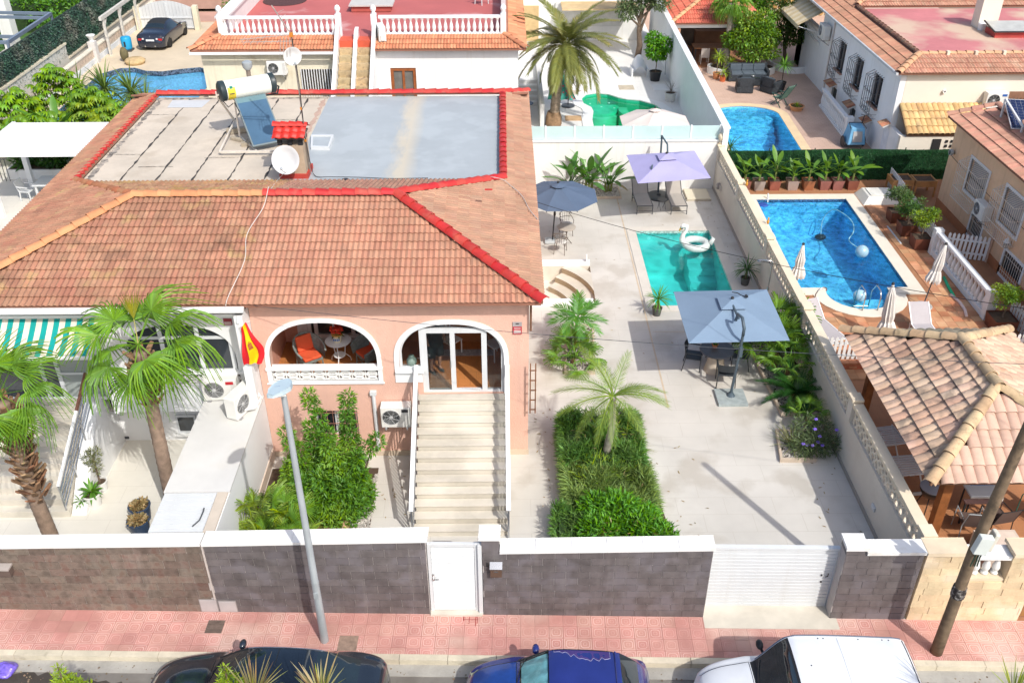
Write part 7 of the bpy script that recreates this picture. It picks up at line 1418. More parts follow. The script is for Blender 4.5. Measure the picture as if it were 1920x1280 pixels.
t=T('screen_fence','long dark green artificial grass screen between the two right hand yards','fence',(13.5,36.95,0));SCR=leafmat('screen_green',(.012,.085,.022),var=.3,tl=.05);b=MB();b.grid(lambda u,v:(9.1+9.8*u,36.93+.012*sin(u*60)+.008*sin(v*22+u*31),.02+1.36*v-.03*sin(u*9)*v),60,8);b.build('screen',mat('screen_backing',(.010,.06,.018),.9,.4,6,1.,80),t)
r_=np.random.default_rng(3);n=9000;P=np.column_stack([9.1+9.8*r_.random(n),np.full(n,36.91),.03+1.33*r_.random(n)]);D=np.column_stack([r_.normal(size=n)*.6,-.4-.4*r_.random(n),r_.normal(size=n)*.8]);D/=np.linalg.norm(D,axis=1)[:,None];V,F=leaves_np(P,D,r_.normal(size=P.shape),np.full(n,.07),np.full(n,.02));mesh_np('screen_tufts',V,F,SCR,t)
for i in range(6):MB().tube([(9.2+1.9*i,37.0,0),(9.2+1.9*i,37.0,1.42)],.022,6).build('post',MATS['green_black_cable'],t)
PADG=[mesh_of(paddle(.62+.08*i,.20,.42,.5+.25*i,i+8),'leaf',leafmat('canna_leaf',(.13,.27,.025),var=.25,tl=.3),True)for i in range(3)];rnd=random.Random(41)
POTC=[(.26,.10,.075),(.33,.28,.25),(.28,.09,.06),(.33,.25,.22),(.34,.13,.06),(.28,.11,.09),(.30,.12,.10),(.24,.08,.05)]
for i,u in enumerate((1396,1423,1452,1486,1516,1547,1571,1599)):
 p=G(u,358);p.y=36.1;m_=mat('cube_pot_%d'%i,POTC[i],.6,.12,3)
 nm=('first','second','third','fourth','fifth','sixth','seventh','last')[i];h=(.9,1.0,1.25,.55,.95,.9,.95,.95)[i]
 t=T('potted_banana_plant','%s potted banana plant counting from the party wall in the row before the green screen'%nm,'potted plant',(p.x,p.y,0),group='potted plants along the green screen');x,y=p.x,p.y;b=MB()
 b.add([(x-.19,y-.19,0),(x+.19,y-.19,0),(x+.19,y+.19,0),(x-.19,y+.19,0),(x-.23,y-.23,.42),(x+.23,y-.23,.42),(x+.23,y+.23,.42),(x-.23,y+.23,.42)],[(0,3,2,1),(0,1,5,4),(1,2,6,5),(2,3,7,6),(3,0,4,7)]);b.build('pot',m_,t);MB().sheet([(x-.215,y-.215),(x+.215,y-.215),(x+.215,y+.215),(x-.215,y+.215)],.38).build('soil',SOIL,t)
 MB().tube([(x,y,.38),(x+.03,y,.4+h*.5)],[.05,.03],6).build('stem',STEMG,t)
 for k in range(8):inst(PADG[k%3],'leaf',t,orient(Vector((x,y,.40+h*.28))-Vector(OFF[t.name]),k*2.4+rnd.uniform(-.4,.4),radians(30+50*(k/8)+rnd.uniform(-10,10)),rnd.uniform(-.3,.3))@Matrix.Scale((.55+.42*h)*rnd.uniform(.85,1.1),4))
t=T('pool_box','white ribbed pool equipment lid at the far end of the blue pool','box',(15.2,34.9,0));x,y=15.2,34.9;b=MB();b.add([(x-.75,y-.5,0),(x+.75,y-.5,0),(x+.75,y+.7,0),(x-.75,y+.7,0),(x-.52,y-.3,.3),(x+.6,y-.3,.3),(x+.6,y+.6,.3),(x-.52,y+.6,.3)],[(0,1,5,4),(1,2,6,5),(2,3,7,6),(3,0,4,7),(4,5,6,7)]);b.build('lid',mat('lid_white',(.70,.68,.62),.6,.05,2),t,bevel=.02);b=MB().box(x-.42,y-.22,.302,x+.5,y+.5,.34);b.build('hatch',mat('hatch_white',(.74,.72,.66),.6),t,bevel=.01)
def picket(label,p,q,h=.85,wd=.085,gap=.06,grp=None,m=WHITE2):
 t=T('picket_fence',label,'fence',tuple(p),group=grp);p=Vector(p);q=Vector(q);d=(q-p).normalized();L=(q-p).length;a=atan2(d.y,d.x);n=int(L/(wd+gap));b=MB().add([(-wd/2,-.01,0),(wd/2,-.01,0),(wd/2,-.01,h-.06),(0,-.01,h),(-wd/2,-.01,h-.06),(-wd/2,.01,0),(wd/2,.01,0),(wd/2,.01,h-.06),(0,.01,h),(-wd/2,.01,h-.06)],[(0,1,2,3,4),(9,8,7,6,5),(0,5,6,1),(1,6,7,2),(2,7,8,3),(3,8,9,4),(4,9,5,0)]);me=mesh_of(b,'picket',m)
 for i in range(n+1):inst(me,'picket',t,Matrix.Translation(d*(i*(wd+gap))+Vector((0,0,.04)))@Matrix.Rotation(a,4,'Z'))
 for z in(.25,h-.22):s_=Vector((-d.y,d.x,0))*.03;MB().bar(p+s_+Vector((0,0,z)),q+s_+Vector((0,0,z)),.03,.07).build('rail',m,t)
 return t
picket('short white picket fence beside the raised wooden beds',(16.05,36.2,0),(16.0,34.6,0));picket('white picket fence behind the three potted trees',(15.95,33.6,0),(15.7,30.2,0));picket('white picket gate standing open by the orange house',(15.95,30.0,0),(17.2,29.6,0),.95);picket('low white picket fence behind the tiled gazebo roof',(9.3,23.3,0),(11.2,23.25,0),.9);picket('white picket fence at the right edge beyond the gazebo',(16.2,25.5,0),(16.6,22.3,0));picket('white picket fence running right behind the gazebo roof',(14.4,23.4,0),(16.6,23.5,0))
t=T('low_brick_wall','low terracotta brick step below the picket fence near the gazebo','wall',(10.3,22.9,0));br=mesh_of(MB().box(-.12,-.11,0,.12,.11,.058),'brick',mat('red_brick',(.40,.15,.08),.85,.15,3,.4,60,rnd=.2))
for r in range(4):
 for i in range(9):inst(br,'brick',t,Matrix.Translation((-1.05+.25*i+(.12 if r%2 else 0),.1,r*.063)))
t=T('brick_edging','row of upright terracotta tiles at the garden edge behind the sandstone wall','edging',(10.2,14.75,0))
em=mesh_of(MB().box(-.04,-.12,0,.04,.12,.09),'edging_tile',MATS['red_brick'])
for i in range(17):inst(em,'edging_tile',t,Matrix.Translation((-.95+.1*i,.85,.0))@Matrix.Rotation(random.uniform(-.05,.05),4,'Z'))
WB=mat('honey_wood',(.48,.24,.09),.6,.15,5,.2,40)
for i,(x,y)in enumerate(((16.25,35.6),(17.15,35.5))):
 t=T('raised_bed','honey wood raised planting bed, %s of the pair by the orange house corner'%('left' if i==0 else 'right'),'raised bed',(x,y,0),group='raised beds by the orange house');
 for z in(.45,.58):b=MB();b.box(x-.42,y-.35,z,x+.42,y-.31,z+.125);b.box(x-.42,y+.31,z,x+.42,y+.35,z+.125);b.box(x-.42,y-.31,z,x-.38,y+.31,z+.125);b.box(x+.38,y-.31,z,x+.42,y+.31,z+.125);b.build('plank',WB,t)
 MB().box(x-.38,y-.31,.5,x+.38,y+.31,.66).build('soil',SOIL,t)
 for sx in(-.4,.4):
  for sy in(-.33,.33):MB().box(x+sx-.03,y+sy-.03,0,x+sx+.03,y+sy+.03,.71).build('leg',WB,t)
def bal_rail(t,p,q,n,h=.95,kerb=.22,m=WHITE2):
 p=Vector(p);q=Vector(q);d=(q-p).normalized();off=Vector(OFF[t.name]);b=MB();b.bar(p+Vector((0,0,kerb/2)),q+Vector((0,0,kerb/2)),.2,kerb);b.build('plinth',m,t);MB().bar(p+Vector((0,0,h-.05)),q+Vector((0,0,h-.05)),.2,.1).build('handrail',m,t,bevel=.01)
 k=(h-.1-kerb)/.53;bm_=MB().lathe([(r*1.05,z*k)for r,z in bal],n=10).mesh('baluster',True);bm_.materials.append(m)
 for i in range(n):inst(bm_,'baluster',t,Matrix.Translation(p+(q-p)*((i+.5)/n)+Vector((0,0,kerb))-off))
t=T('balustrade','white balustrade along the terrace in front of the orange house','balustrade',(15.6,28,0));bal_rail(t,(15.62,30.1,0),(15.58,25.9,0),15);MB().box(15.48,30.1,0,15.78,30.35,1.02).build('end_post',WHITE2,t);MB().box(15.46,25.6,0,15.76,25.88,1.02).build('end_post',WHITE2,t)
def tub_tree(label,x,y,h,seed,m,s_=.26):
 t=T('potted_tree',label,'potted tree',(x,y,0),group='small trees in rust brown tubs');b=MB();b.add([(x-s_,y-s_,0),(x+s_,y-s_,0),(x+s_,y+s_,0),(x-s_,y+s_,0),(x-s_*1.15,y-s_*1.15,.48),(x+s_*1.15,y-s_*1.15,.48),(x+s_*1.15,y+s_*1.15,.48),(x-s_*1.15,y+s_*1.15,.48)],[(0,3,2,1),(0,1,5,4),(1,2,6,5),(2,3,7,6),(3,0,4,7)]);b.build('tub',mat('rust_tub',(.155,.05,.028),.6,.15,4),t);MB().sheet([(x-s_*1.08,y-s_*1.08),(x+s_*1.08,y-s_*1.08),(x+s_*1.08,y+s_*1.08),(x-s_*1.08,y+s_*1.08)],.44).build('soil',SOIL,t)
 rnd=random.Random(seed);B=[]
 MB().tube([(x,y,.44),(x+.03,y,.9),(x,y,h*.75)],[.03,.025,.015],6).build('trunk',TWIG,t)
 for k in range(10):a=k*2.4;r2=.36*sqrt((k+.5)/10);z=h*(.62+.3*rnd.random());B.append((x+r2*cos(a),y+r2*sin(a),z,.22,.22,.17));MB().tube([(x,y,.8),(x+r2*.8*cos(a),y+r2*.8*sin(a),z)],[.015,.006],4).build('branch',TWIG,t)
 cloud('crown',t,m,B,1900,.085,.034,seed,.3,.15);return t
tub_tree('furthest small olive tree in a rust brown tub by the picket fence',15.2,32.95,1.55,3,leafmat('tub_olive_leaf',(.12,.19,.06),var=.35));tub_tree('middle small tree in a rust brown tub by the picket fence',15.2,31.85,1.5,4,leafmat('tub_mid_leaf',(.07,.16,.03),var=.35));tub_tree('nearest yellow green tree in a rust brown tub by the picket fence',15.3,30.75,1.5,5,LYEL)
tub_tree('bushy tree in a rust brown tub at the end of the white balustrade',15.75,25.1,1.6,6,LYEL,.32);tub_tree('dark bushy tree in a tub at the right edge behind the gazebo',16.7,24.3,1.55,7,LD,.32)
b=MB().box(14.72,31.0,0,14.78,32.5,.03);tag(b.build('pole_offcut',WPVC),'white slat lying on the terracotta paving beside the tub trees','slat')
def closed_parasol(label,p,q,z0,full,base=True,flare=.20,seed=1):
 t=T('closed_parasol',label,'parasol',tuple(p),group='closed white parasols by the blue pool');p=Vector(p);q=Vector(q);d=(q-p).normalized();MB().tube([p,q],.022,8).build('pole',DKGREY,t);rr=random.Random(seed);b=MB();n=22;L=(q-p).length;vs=[];prof=[(z0,flare),(z0+.10,flare*1.12),(z0+.34,flare*.80),(z0+.40,flare*.62),(z0+.62,flare*.72),(L-.35,flare*.48),(L-.08,.05),(L,.03)]
 ux=d.orthogonal().normalized();uy=d.cross(ux)
 for k,(z,r_)in enumerate(prof):vs+=[p+d*(z+(.05*sin(i*3.1+seed)if k==0 else 0))+(ux*cos(2*pi*i/n)+uy*sin(2*pi*i/n))*r_*(1+(.26 if i%2 else-.22)*(1 if k<6 else .2))for i in range(n)]
 b.add(vs,[(k*n+i,k*n+(i+1)%n,(k+1)*n+(i+1)%n,(k+1)*n+i)for k in range(len(prof)-1)for i in range(n)]);b.build('canopy',mat('off_white_canvas',(.72,.70,.66),.85,.05,3,.2,80),t);MB().ball(tuple(q+d*.03),(.05,.05,.05)).build('finial',BLACKM,t)
 if base:MB().lathe([(.30,0),(.30,.04),(.27,.07),(.05,.08),(.04,.18)],p,18).build('base',mat('stone_base',(.40,.40,.38),.7,.08,4),t,smooth='auto')
 return t
closed_parasol('closed white parasol rising beside the party wall next to the blue pool',(9.75,27.2,0),(9.78,27.3,1.92),.75,1,False,.18,1);closed_parasol('closed white parasol leaning on a round base at the pool corner',(13.85,26.5,0),(14.1,26.6,2.25),.95,1,True,.18,2);closed_parasol('tall closed white parasol just behind the gazebo roof',(11.85,24.4,0),(11.72,24.5,2.0),.35,1,True,.22,3)
def slim_lounger(lab,p,rz):t=lounger(mat('grey_sling',(.42,.39,.40),.8,.05,3),WHITE2,42,lab,'grey loungers on the terracotta terrace');move(t,p,rz);return t
slim_lounger('grey sling lounger on the terracotta terrace near the party wall',(10.2,24.0,0),radians(18));slim_lounger('grey sling lounger mostly hidden behind the gazebo roof',(13.1,23.7,0),radians(0))
t=T('pool_ladder','steel pool ladder rails at the rounded end of the blue pool','pool ladder',(12.2,26.5,0))
for x in(11.75,12.25):MB().tube([(x,26.25,0),(x,26.22,.55),(x,26.35,.72),(x,26.7,.72),(x,26.95,.4),(x,27.0,-.3)],.022,8).build('rail',STEEL,t,smooth=True)
for z in(-.25,):MB().tube([(11.75,27.0,z),(12.25,27.0,z)],.02,6).build('rung',STEEL,t)
t=T('pool_shower','slim steel pool shower with curved neck beside the party wall','shower',(10.05,26.1,0));MB().tube([(10.05,26.1,0),(10.05,26.1,.75),(10.12,26.12,.9),(10.3,26.2,.95),(10.42,26.25,.88),(10.44,26.26,.78)],.022,8).build('pipe',STEEL,t,smooth=True);b=MB();b.cbox((10.05,26.1,.45),(.08,.08,.14));b.cbox((10.05,26.08,.2),(.07,.07,.1));b.build('valve',mat('brass_valve',(.4,.26,.1),.4,.1,5,metal=.6),t)
for lab,p,r_ in(('clear inflatable ball floating at the right side of the blue pool',(13.05,30.3,.08),.24),('clear inflatable ball floating near the pool ladder',(11.95,27.15,.06),.22)):
 b=MB();b.ball((0,0,0),r_,20,14);o=b.build('beach_ball',mat('clear_vinyl_ball',(.36,.56,.68),.1,.15,3,coat=.6),smooth=True);o.location=p;tag(o,lab,'beach ball','clear balls floating in the blue pool')
t=T('pool_cleaner','dark pool cleaner robot on the floor of the blue pool with a white hose','pool cleaner',(13.0,33.6,-1.5));RBx,RBy=13.0,34.5;b=MB();b.ball((RBx,RBy,-1.44),(.24,.18,.12),12,8);b.build('robot',BLACKM,t,smooth=True);
HP=[(RBx,RBy,-1.35),(RBx,34.6,-.7),(13.25,34.4,-.17),(13.55,34.0,-.16),(13.66,33.2,-.15),(13.45,32.4,-.16),(13.05,31.7,-.15),(13.1,31.2,-.14),(13.35,30.75,-.13)];rows=[(i,*p)for i,p in enumerate(HP)];MB().tube([catmull(rows,min(i/6,7.999))for i in range(49)],.022,6).build('hose',mat('white_hose',(.60,.72,.80),.5),t,smooth=True)
t=T('skimmer_float','blue round floater in the corner of the large blue pool','float',(10.5,34.7,-.1));MB().lathe([(.16,0),(.2,.03),(.16,.06)],(10.5,34.7,-.1),14).build('ring',mat('blue_ring',(.03,.08,.35),.4),t);MB().tube([(10.75,35.0,-.1),(10.75,35.1,.25)],.03,6).build('stem',WPVC,t)
for lab,pts,m_ in(('green foam pool noodle on the terracotta terrace',[(15.3,28.4,.05),(15.2,27.8,.05),(15.1,27.0,.05)],mat('green_foam',(.02,.42,.20),.8)),('pale pink foam pool noodle curving beside the green one',[(15.05,27.2,.05),(15.15,26.7,.05),(15.12,26.2,.05),(15.0,25.8,.05)],mat('pink_foam',(.70,.55,.50),.8))):
 o=MB().tube(pts,.05,10).build('pool_noodle',m_,smooth=True);tag(o,lab,'pool noodle')
for i,(x,y)in enumerate(((8.98,32.1),(9.0,28.9))):
 b=MB();b.ball((x,y,1.98),(.05,.05,.09),8,6);b.ball((x,y,2.1),(.035,.035,.05),8,6);o=b.build('ornament',mat('orange_ornament',(.62,.30,.04),.5),smooth=True);tag(o,'small orange figure on the party wall coping, %s along the pool'%('further' if i==0 else 'nearer'),'ornament')
# gazebo with barrel tiles on timber posts
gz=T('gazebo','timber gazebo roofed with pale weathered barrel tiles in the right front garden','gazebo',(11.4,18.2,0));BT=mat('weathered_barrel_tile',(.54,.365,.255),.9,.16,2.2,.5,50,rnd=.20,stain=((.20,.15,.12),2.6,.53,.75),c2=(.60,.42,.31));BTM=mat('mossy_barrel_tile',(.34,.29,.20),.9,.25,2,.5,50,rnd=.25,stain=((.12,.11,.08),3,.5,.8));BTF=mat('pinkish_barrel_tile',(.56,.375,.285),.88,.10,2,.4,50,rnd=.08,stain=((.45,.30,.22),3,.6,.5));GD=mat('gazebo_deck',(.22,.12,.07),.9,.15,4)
Z0=2.42;X0,X1,Y0,Y1=9.12,13.5,15.12,21.1;ZA=3.62;AX=11.02;AY0,AY1=16.95,18.85;bt=barrel_mesh(.30,.40)
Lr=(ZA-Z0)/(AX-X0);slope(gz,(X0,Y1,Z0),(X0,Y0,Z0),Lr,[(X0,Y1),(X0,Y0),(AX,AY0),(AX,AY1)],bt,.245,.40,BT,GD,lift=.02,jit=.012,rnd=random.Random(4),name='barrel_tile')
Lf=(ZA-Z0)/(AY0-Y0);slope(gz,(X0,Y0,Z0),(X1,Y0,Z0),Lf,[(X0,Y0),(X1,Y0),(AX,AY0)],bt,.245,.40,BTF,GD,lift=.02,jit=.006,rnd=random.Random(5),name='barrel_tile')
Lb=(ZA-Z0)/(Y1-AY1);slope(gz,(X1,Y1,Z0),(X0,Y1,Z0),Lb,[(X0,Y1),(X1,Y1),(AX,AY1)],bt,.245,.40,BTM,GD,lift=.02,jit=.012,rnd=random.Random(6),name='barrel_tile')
Le=(ZA-Z0)/(X1-AX);slope(gz,(X1,Y0,Z0),(X1,Y1,Z0),Le,[(X1,Y0),(X1,Y1),(AX,AY1),(AX,AY0)],bt,.245,.40,mat('sunlit_barrel_tile',(.59,.40,.285),.9,.15,2,.5,50,rnd=.14,stain=((.42,.24,.14),3,.56,.6)),GD,lift=.02,jit=.012,rnd=random.Random(7),name='barrel_tile')  # paler copy of the barrel tile, sunlight on this slope put into the colour
CP=mat('ochre_hip_tile',(.52,.37,.22),.9,.16,4,.5,50,rnd=.14,stain=((.25,.19,.12),6,.56,.6))
for p,q in(((X0-.05,Y0-.05,Z0+.06),(AX,AY0,ZA+.06)),((X0-.05,Y1+.05,Z0+.06),(AX,AY1,ZA+.06)),((X1,Y0-.03,Z0+.06),(AX,AY0,ZA+.06)),((X1,Y1,Z0+.06),(AX,AY1,ZA+.06)),((AX,AY0-.1,ZA+.07),(AX,AY1+.1,ZA+.07))):caps(gz,p,q,.145,CP,.42,'hip_tile',.9,.03)
for x,y in((10.05,16.0),(9.95,20.7),(13.0,16.1),(13.0,20.6)):MB().box(x-.11,y-.11,0,x+.11,y+.11,2.38).build('post',WOODB,gz,bevel=.01)
for x,y,dx,dy in((10.05,16.0,1,0),(10.05,16.0,0,1),(13.0,16.1,-1,0),(9.95,20.7,0,-1),(13,16.1,0,1)):MB().bar((x+dx*.08,y+dy*.08,1.75),(x+dx*.7,y+dy*.7,2.36),.11,.11).build('brace',WOODB,gz)
for p,q in(((9.5,16.0,2.46),(13.3,16.05,2.46)),((9.5,20.7,2.46),(13.3,20.7,2.46)),((10.0,15.5,2.34),(9.95,20.9,2.34)),((13.0,15.5,2.34),(13.0,20.9,2.34))):MB().bar(p,q,.12,.16).build('beam',WOODB,gz)
def slat_table(lab,p,rz):
 t=T('folding_table',lab,'table',p,rz,local=True,group='white slatted folding tables');m=mat('white_slat_paint',(.66,.66,.66),.5,.06,4)
 for i in range(9):MB().box(-.36,-.38+i*.085,.70,.36,-.38+i*.085+.055,.72).build('slat',m,t)
 b=MB();b.box(-.38,-.40,.68,-.35,.40,.73);b.box(.35,-.40,.68,.38,.40,.73);b.build('frame',m,t)
 for sx in(-.34,.34):MB().bar((sx,-.36,0),(sx,.34,.7),.03).build('leg',m,t);MB().bar((sx,.36,0),(sx,-.34,.7),.03).build('leg',m,t)
 b=MB()
 for z in(.03,.07,.11):b.bar((-.34,-.37,z),(.34,-.37,z),.02)
 b.build('foot_bars',m,t)
slat_table('white slatted folding table under the gazebo, the further of two',(9.85,18.9,0),.15);slat_table('white slatted folding table under the gazebo, the nearer of two',(10.05,17.75,0),.1)
t=T('kettle_barbecue','round dark lidded barbecue beside the gazebo corner post','barbecue',(10.28,16.9,0));MB().lathe([(.0,.45),(.2,.5),(.28,.65),(.285,.72)],(10.28,16.9,0),20).build('bowl',BLACKM,t,smooth=True);MB().lathe([(.29,.72),(.29,.74),(.0,.76)],(10.28,16.9,0),20).build('lid',mat('blue_grey_lid',(.30,.32,.38),.35,.1,3),t,smooth='auto')
for i in range(3):a=i*2*pi/3;MB().tube([(10.28+.15*cos(a),16.9+.15*sin(a),.5),(10.28+.3*cos(a),16.9+.3*sin(a),0)],.015,5).build('leg',BLACKM,t)
t=T('garden_table','white plastic folding table with blue print near the front of the gazebo','table',(11.4,16.75,0));MB().box(11.05,16.55,.70,11.85,17.0,.75).build('tabletop',WPVC,t,bevel=.01);b=MB();b.box(11.05,16.54,.52,11.85,16.548,.70);b.build('front_panel',mat('cream_panel',(.66,.64,.58),.6),t)
b=MB();rnd=random.Random(2);x=11.2
while x<11.75:wd=rnd.uniform(.02,.045);b.box(x,16.93,.7505,x+wd,16.96+rnd.uniform(0,.012),.752);x+=wd+.012
b.build('blue_print',mat('blue_ink',(.03,.2,.55),.5),t)
for sx in(11.1,11.8):
 for sy in(16.6,16.95):MB().bar((sx,sy,0),(sx,sy,.7),.03).build('leg',BLACKM,t)
def sling_chair(lab,p,rz,fab,frm,grp):
 t=T('sling_chair',lab,'chair',p,rz,local=True,group=grp);MB().ext([(-.25,-.22,.44),(.25,-.22,.44),(.25,.22,.40),(-.25,.22,.40)],(0,0,.012)).build('seat',fab,t);MB().ext([(-.26,.22,.42),(.26,.22,.42),(.26,.36,.90),(-.26,.36,.90)],(0,.012,.003)).build('backrest',fab,t)
 for sx in(-.28,.28):MB().tube([(sx,-.25,0),(sx,-.24,.62),(sx,.28,.62)],.014,6).build('arm_frame',frm,t);MB().tube([(sx,.26,0),(sx,.22,.42),(sx,.37,.92)],.014,6).build('leg',frm,t)
 b=MB();b.tube([(-.27,.37,.92),(0,.39,.93),(.27,.37,.92)],.014,6);b.build('top_rail',frm,t);return t
BR=mat('brown_sling',(.10,.065,.055),.8,.1,4)
sling_chair('brown sling chair at the front of the gazebo, left of two',(10.95,16.1,0),pi-.1,BR,GALV,'brown sling chairs before the gazebo');sling_chair('brown sling chair at the front of the gazebo, right of two',(11.6,16.2,0),pi+.2,BR,BLACKM,'brown sling chairs before the gazebo')
sling_chair('green armchair with orange cushion at the right edge beside the timber pole',(12.75,16.6,0),radians(-60),mat('orange_sling',(.62,.16,.04),.8),mat('green_resin',(.03,.16,.12),.5),None)
t=T('patio_table','low brown patio table littered with small things before the gazebo','table',(11.25,16.35,0));MB().box(10.85,16.35,.68,11.75,16.5,.71).build('tabletop',mat('dark_brown_top',(.10,.055,.05),.5),t);MB().bar((10.9,16.42,0),(10.9,16.42,.68),.04).build('leg',BLACKM,t);MB().bar((11.7,16.42,0),(11.7,16.42,.68),.04).build('leg',BLACKM,t);b=MB();rnd=random.Random(5)
b.lathe([(.1,0),(.13,.25),(.1,.27),(0,.27)],(9.98,15.55,0),12);tag(b.build('pot',mat('cream_grey_pot',(.5,.44,.33),.6,.1,5)),'small cream pot with metal lid at the foot of the gazebo post','pot')
t=T('stone_planter','cream rendered box planter with small succulent behind the sandstone wall','planter',(11.2,15.1,0));MB().box(10.75,14.85,0,11.7,15.6,.58).build('box',mat('cream_planter',(.62,.52,.44),.8,.06,2),t);MB().box(10.82,14.92,.56,11.63,15.53,.59).build('top_soil',mat('pinkish_top',(.66,.55,.47),.8,.08,3),t);cloud('foliage',T('succulent','bright green succulent clump behind the balustraded opening','plant',(11.9,14.9,.3)),LYEL,[(11.85,14.95,.55,.16,.14,.14),(12.05,14.9,.5,.14,.12,.12)],500,.07,.03,4,.4)
b=MB().lathe([(.08,0),(.12,.04),(.08,.12),(.07,.3),(.04,.34)],(10.6,15.3,0),10);tag(b.build('garden_ornament',mat('dark_green_bottle',(.02,.06,.04),.3),smooth=True),'dark green bottle shaped ornament beside the cream box planter','ornament')
b=MB().box(11.6,14.5,.0,14.,14.62,.34);b.box(11.6,14.45,.34,14.,14.67,.40);tag(b.build('garden_kerb',WHITE),'white low kerb behind the balustraded front opening','kerb')
# orange house on the right
XO=17.35;oh=T('orange_house','orange rendered house with caged white windows at the right edge','house',(21,30,0));zt=3.5;wz=lambda y0,y1,z0,z1:[(XO,y0,z0),(XO,y1,z0),(XO,y1,z1),(XO,y0,z1)]
W1=(31.1,32.55,1.55,2.75);W2=(28.35,29.75,1.6,2.85);W3=(30.55,31.45,.25,1.0);W4=(27.4,28.7,.1,.95)
MB().ext([(XO,18,0),(XO,34.36,0),(XO,34.36,zt),(XO,18,zt)],(.25,0,0),[wz(*W1),wz(*W2),wz(*W3),wz(*W4)]).build('side_wall',ORANGEW,oh);MB().box(XO+.26,34.1,0,27,34.36,zt).build('rear_wall',ORANGEW,oh);MB().box(XO-.03,18,0,XO-.001,34.38,.35).build('skirting',mat('terracotta_skirting',(.42,.17,.075),.8,.1,2),oh)
for nm,(y0,y1,z0,z1),cage in(('window',W1,1),('window',W2,1),('basement_window',W3,0),('basement_window',W4,0)):
 wn=T_part(nm,oh);b=MB();e=.10
 b.box(XO-.03,y0-e,z0-e,XO+.05,y0,z1+e);b.box(XO-.03,y1,z0-e,XO+.05,y1+e,z1+e);b.box(XO-.03,y0,z1,XO+.05,y1,z1+e);b.box(XO-.05,y0,z0-e,XO+.05,y1,z0);b.build('frame',WHITE2,wn);MB().box(XO+.1,y0,z0,XO+.12,y1,z1).build('pane',mat('blind_slats',(.36,.35,.34),.6,.1,3)if cage else GLASSW,wn)
 b=MB()
 if cage:
  D_=.38;X_=XO-.05-D_;n=13
  for i in range(n+1):y=y0-e+(y1-y0+2*e)*i/n;b.bar((X_,y,z0-.32),(X_,y,z1-.15),.013);b.bar((X_,y,z1-.15),(XO-.03,y,z1+.06),.012);b.bar((X_,y,z0-.32),(XO-.03,y,z0-.32),.012)
  for y in(y0-e,y1+e):
   for k in range(1,5):b.bar((X_+D_*k/5,y,z0-.32),(X_+D_*k/5,y,z1-.15+.21*k/5),.012)
  for z in(z0-.32,z0+.1,z0+.62,z1-.15):
   b.bar((X_,y0-e,z),(X_,y1+e,z),.016)
   for y in(y0-e,y1+e):b.bar((X_,y,z),(XO-.03,y,z),.014)
 else:
  for i in range(9):y=y0+(y1-y0)*(i+.5)/9;b.bar((XO-.04,y,z0),(XO-.04,y,z1),.014)
  for z in(z0+.15,z1-.15):b.bar((XO-.04,y0,z),(XO-.04,y1,z),.014)
 b.build('bars',mat('cream_bars',(.72,.64,.55),.5,.04,4),wn)
t=T('air_conditioner','grey white air conditioner between the two caged windows of the orange house','air conditioner',(XO-.25,30.45,1.35),radians(-90),local=True);ac_unit(t,Matrix.Identity(4),.78,.56,.30,.21,None,True)
t=T('wall_lantern','white cone topped lantern on the orange wall above the low window','lantern',(XO-.15,28.55,1.2));b=MB();b.lathe([(.05,0),(.09,.02),(.10,.2),(.03,.28)],(XO-.15,28.55,1.1),6);b.build('glass_body',mat('lantern_grey',(.3,.3,.3),.3),t);MB().lathe([(.13,0),(.05,.12),(0,.2)],(XO-.15,28.55,1.32),6).build('cap',WHITE2,t);MB().box(XO-.1,28.5,1.2,XO-.002,28.6,1.26).build('bracket',WHITE2,t)
t=T('wall_lamp','round grey spotlight high on the corner of the orange house','lamp',(XO-.1,34.0,2.4));MB().lathe([(.05,0),(.12,.06),(.12,.16),(0,.16)],(XO-.02,34.0,2.4),12,(-1,0,0)).build('housing',GALV,t,smooth='auto');MB().lathe([(.09,.162),(0,.165)],(XO-.02,34.0,2.4),12,(-1,0,0)).build('lens',DKGREY,t)
b=MB().tube([(XO-.06,29.6,.0),(XO-.06,29.6,1.3)],.045,8);tag(b.build('downpipe',mat('beige_pipe',(.60,.42,.32),.5)),'beige downpipe on the orange wall','pipe')
t2=tile_mesh(.27,.38);TO=mat('brown_pink_roof_tile',(.50,.26,.185),.9,.16,1.6,.5,60,rnd=.12,stain=((.36,.20,.13),2,.56,.6));slope(oh,(XO-.3,34.65,3.62),(XO-.3,18,3.62),.34,[(XO-.3,34.65),(XO-.3,20),(XO+1.3,20),(XO+1.3,34.1)],t2,.27,.38,TO,DECKW,rnd=random.Random(9),limit=230)
caps(oh,(XO+1.3,34.2,4.18),(XO+1.3,22,4.18),.14,TO,.4);caps(oh,(XO-.3,34.65,3.66),(XO+1.3,34.3,4.18),.14,TO,.4);MB().box(XO+1.35,18,3.4,27,34.1,3.95).build('flat_roof',mat('roof_grey_gravel',(.4,.36,.32),.9,.1,2),oh)
sp_=T('solar_array','dark blue solar panel on a white frame on the orange house roof','solar panel',(18.6,31.5,3.95));
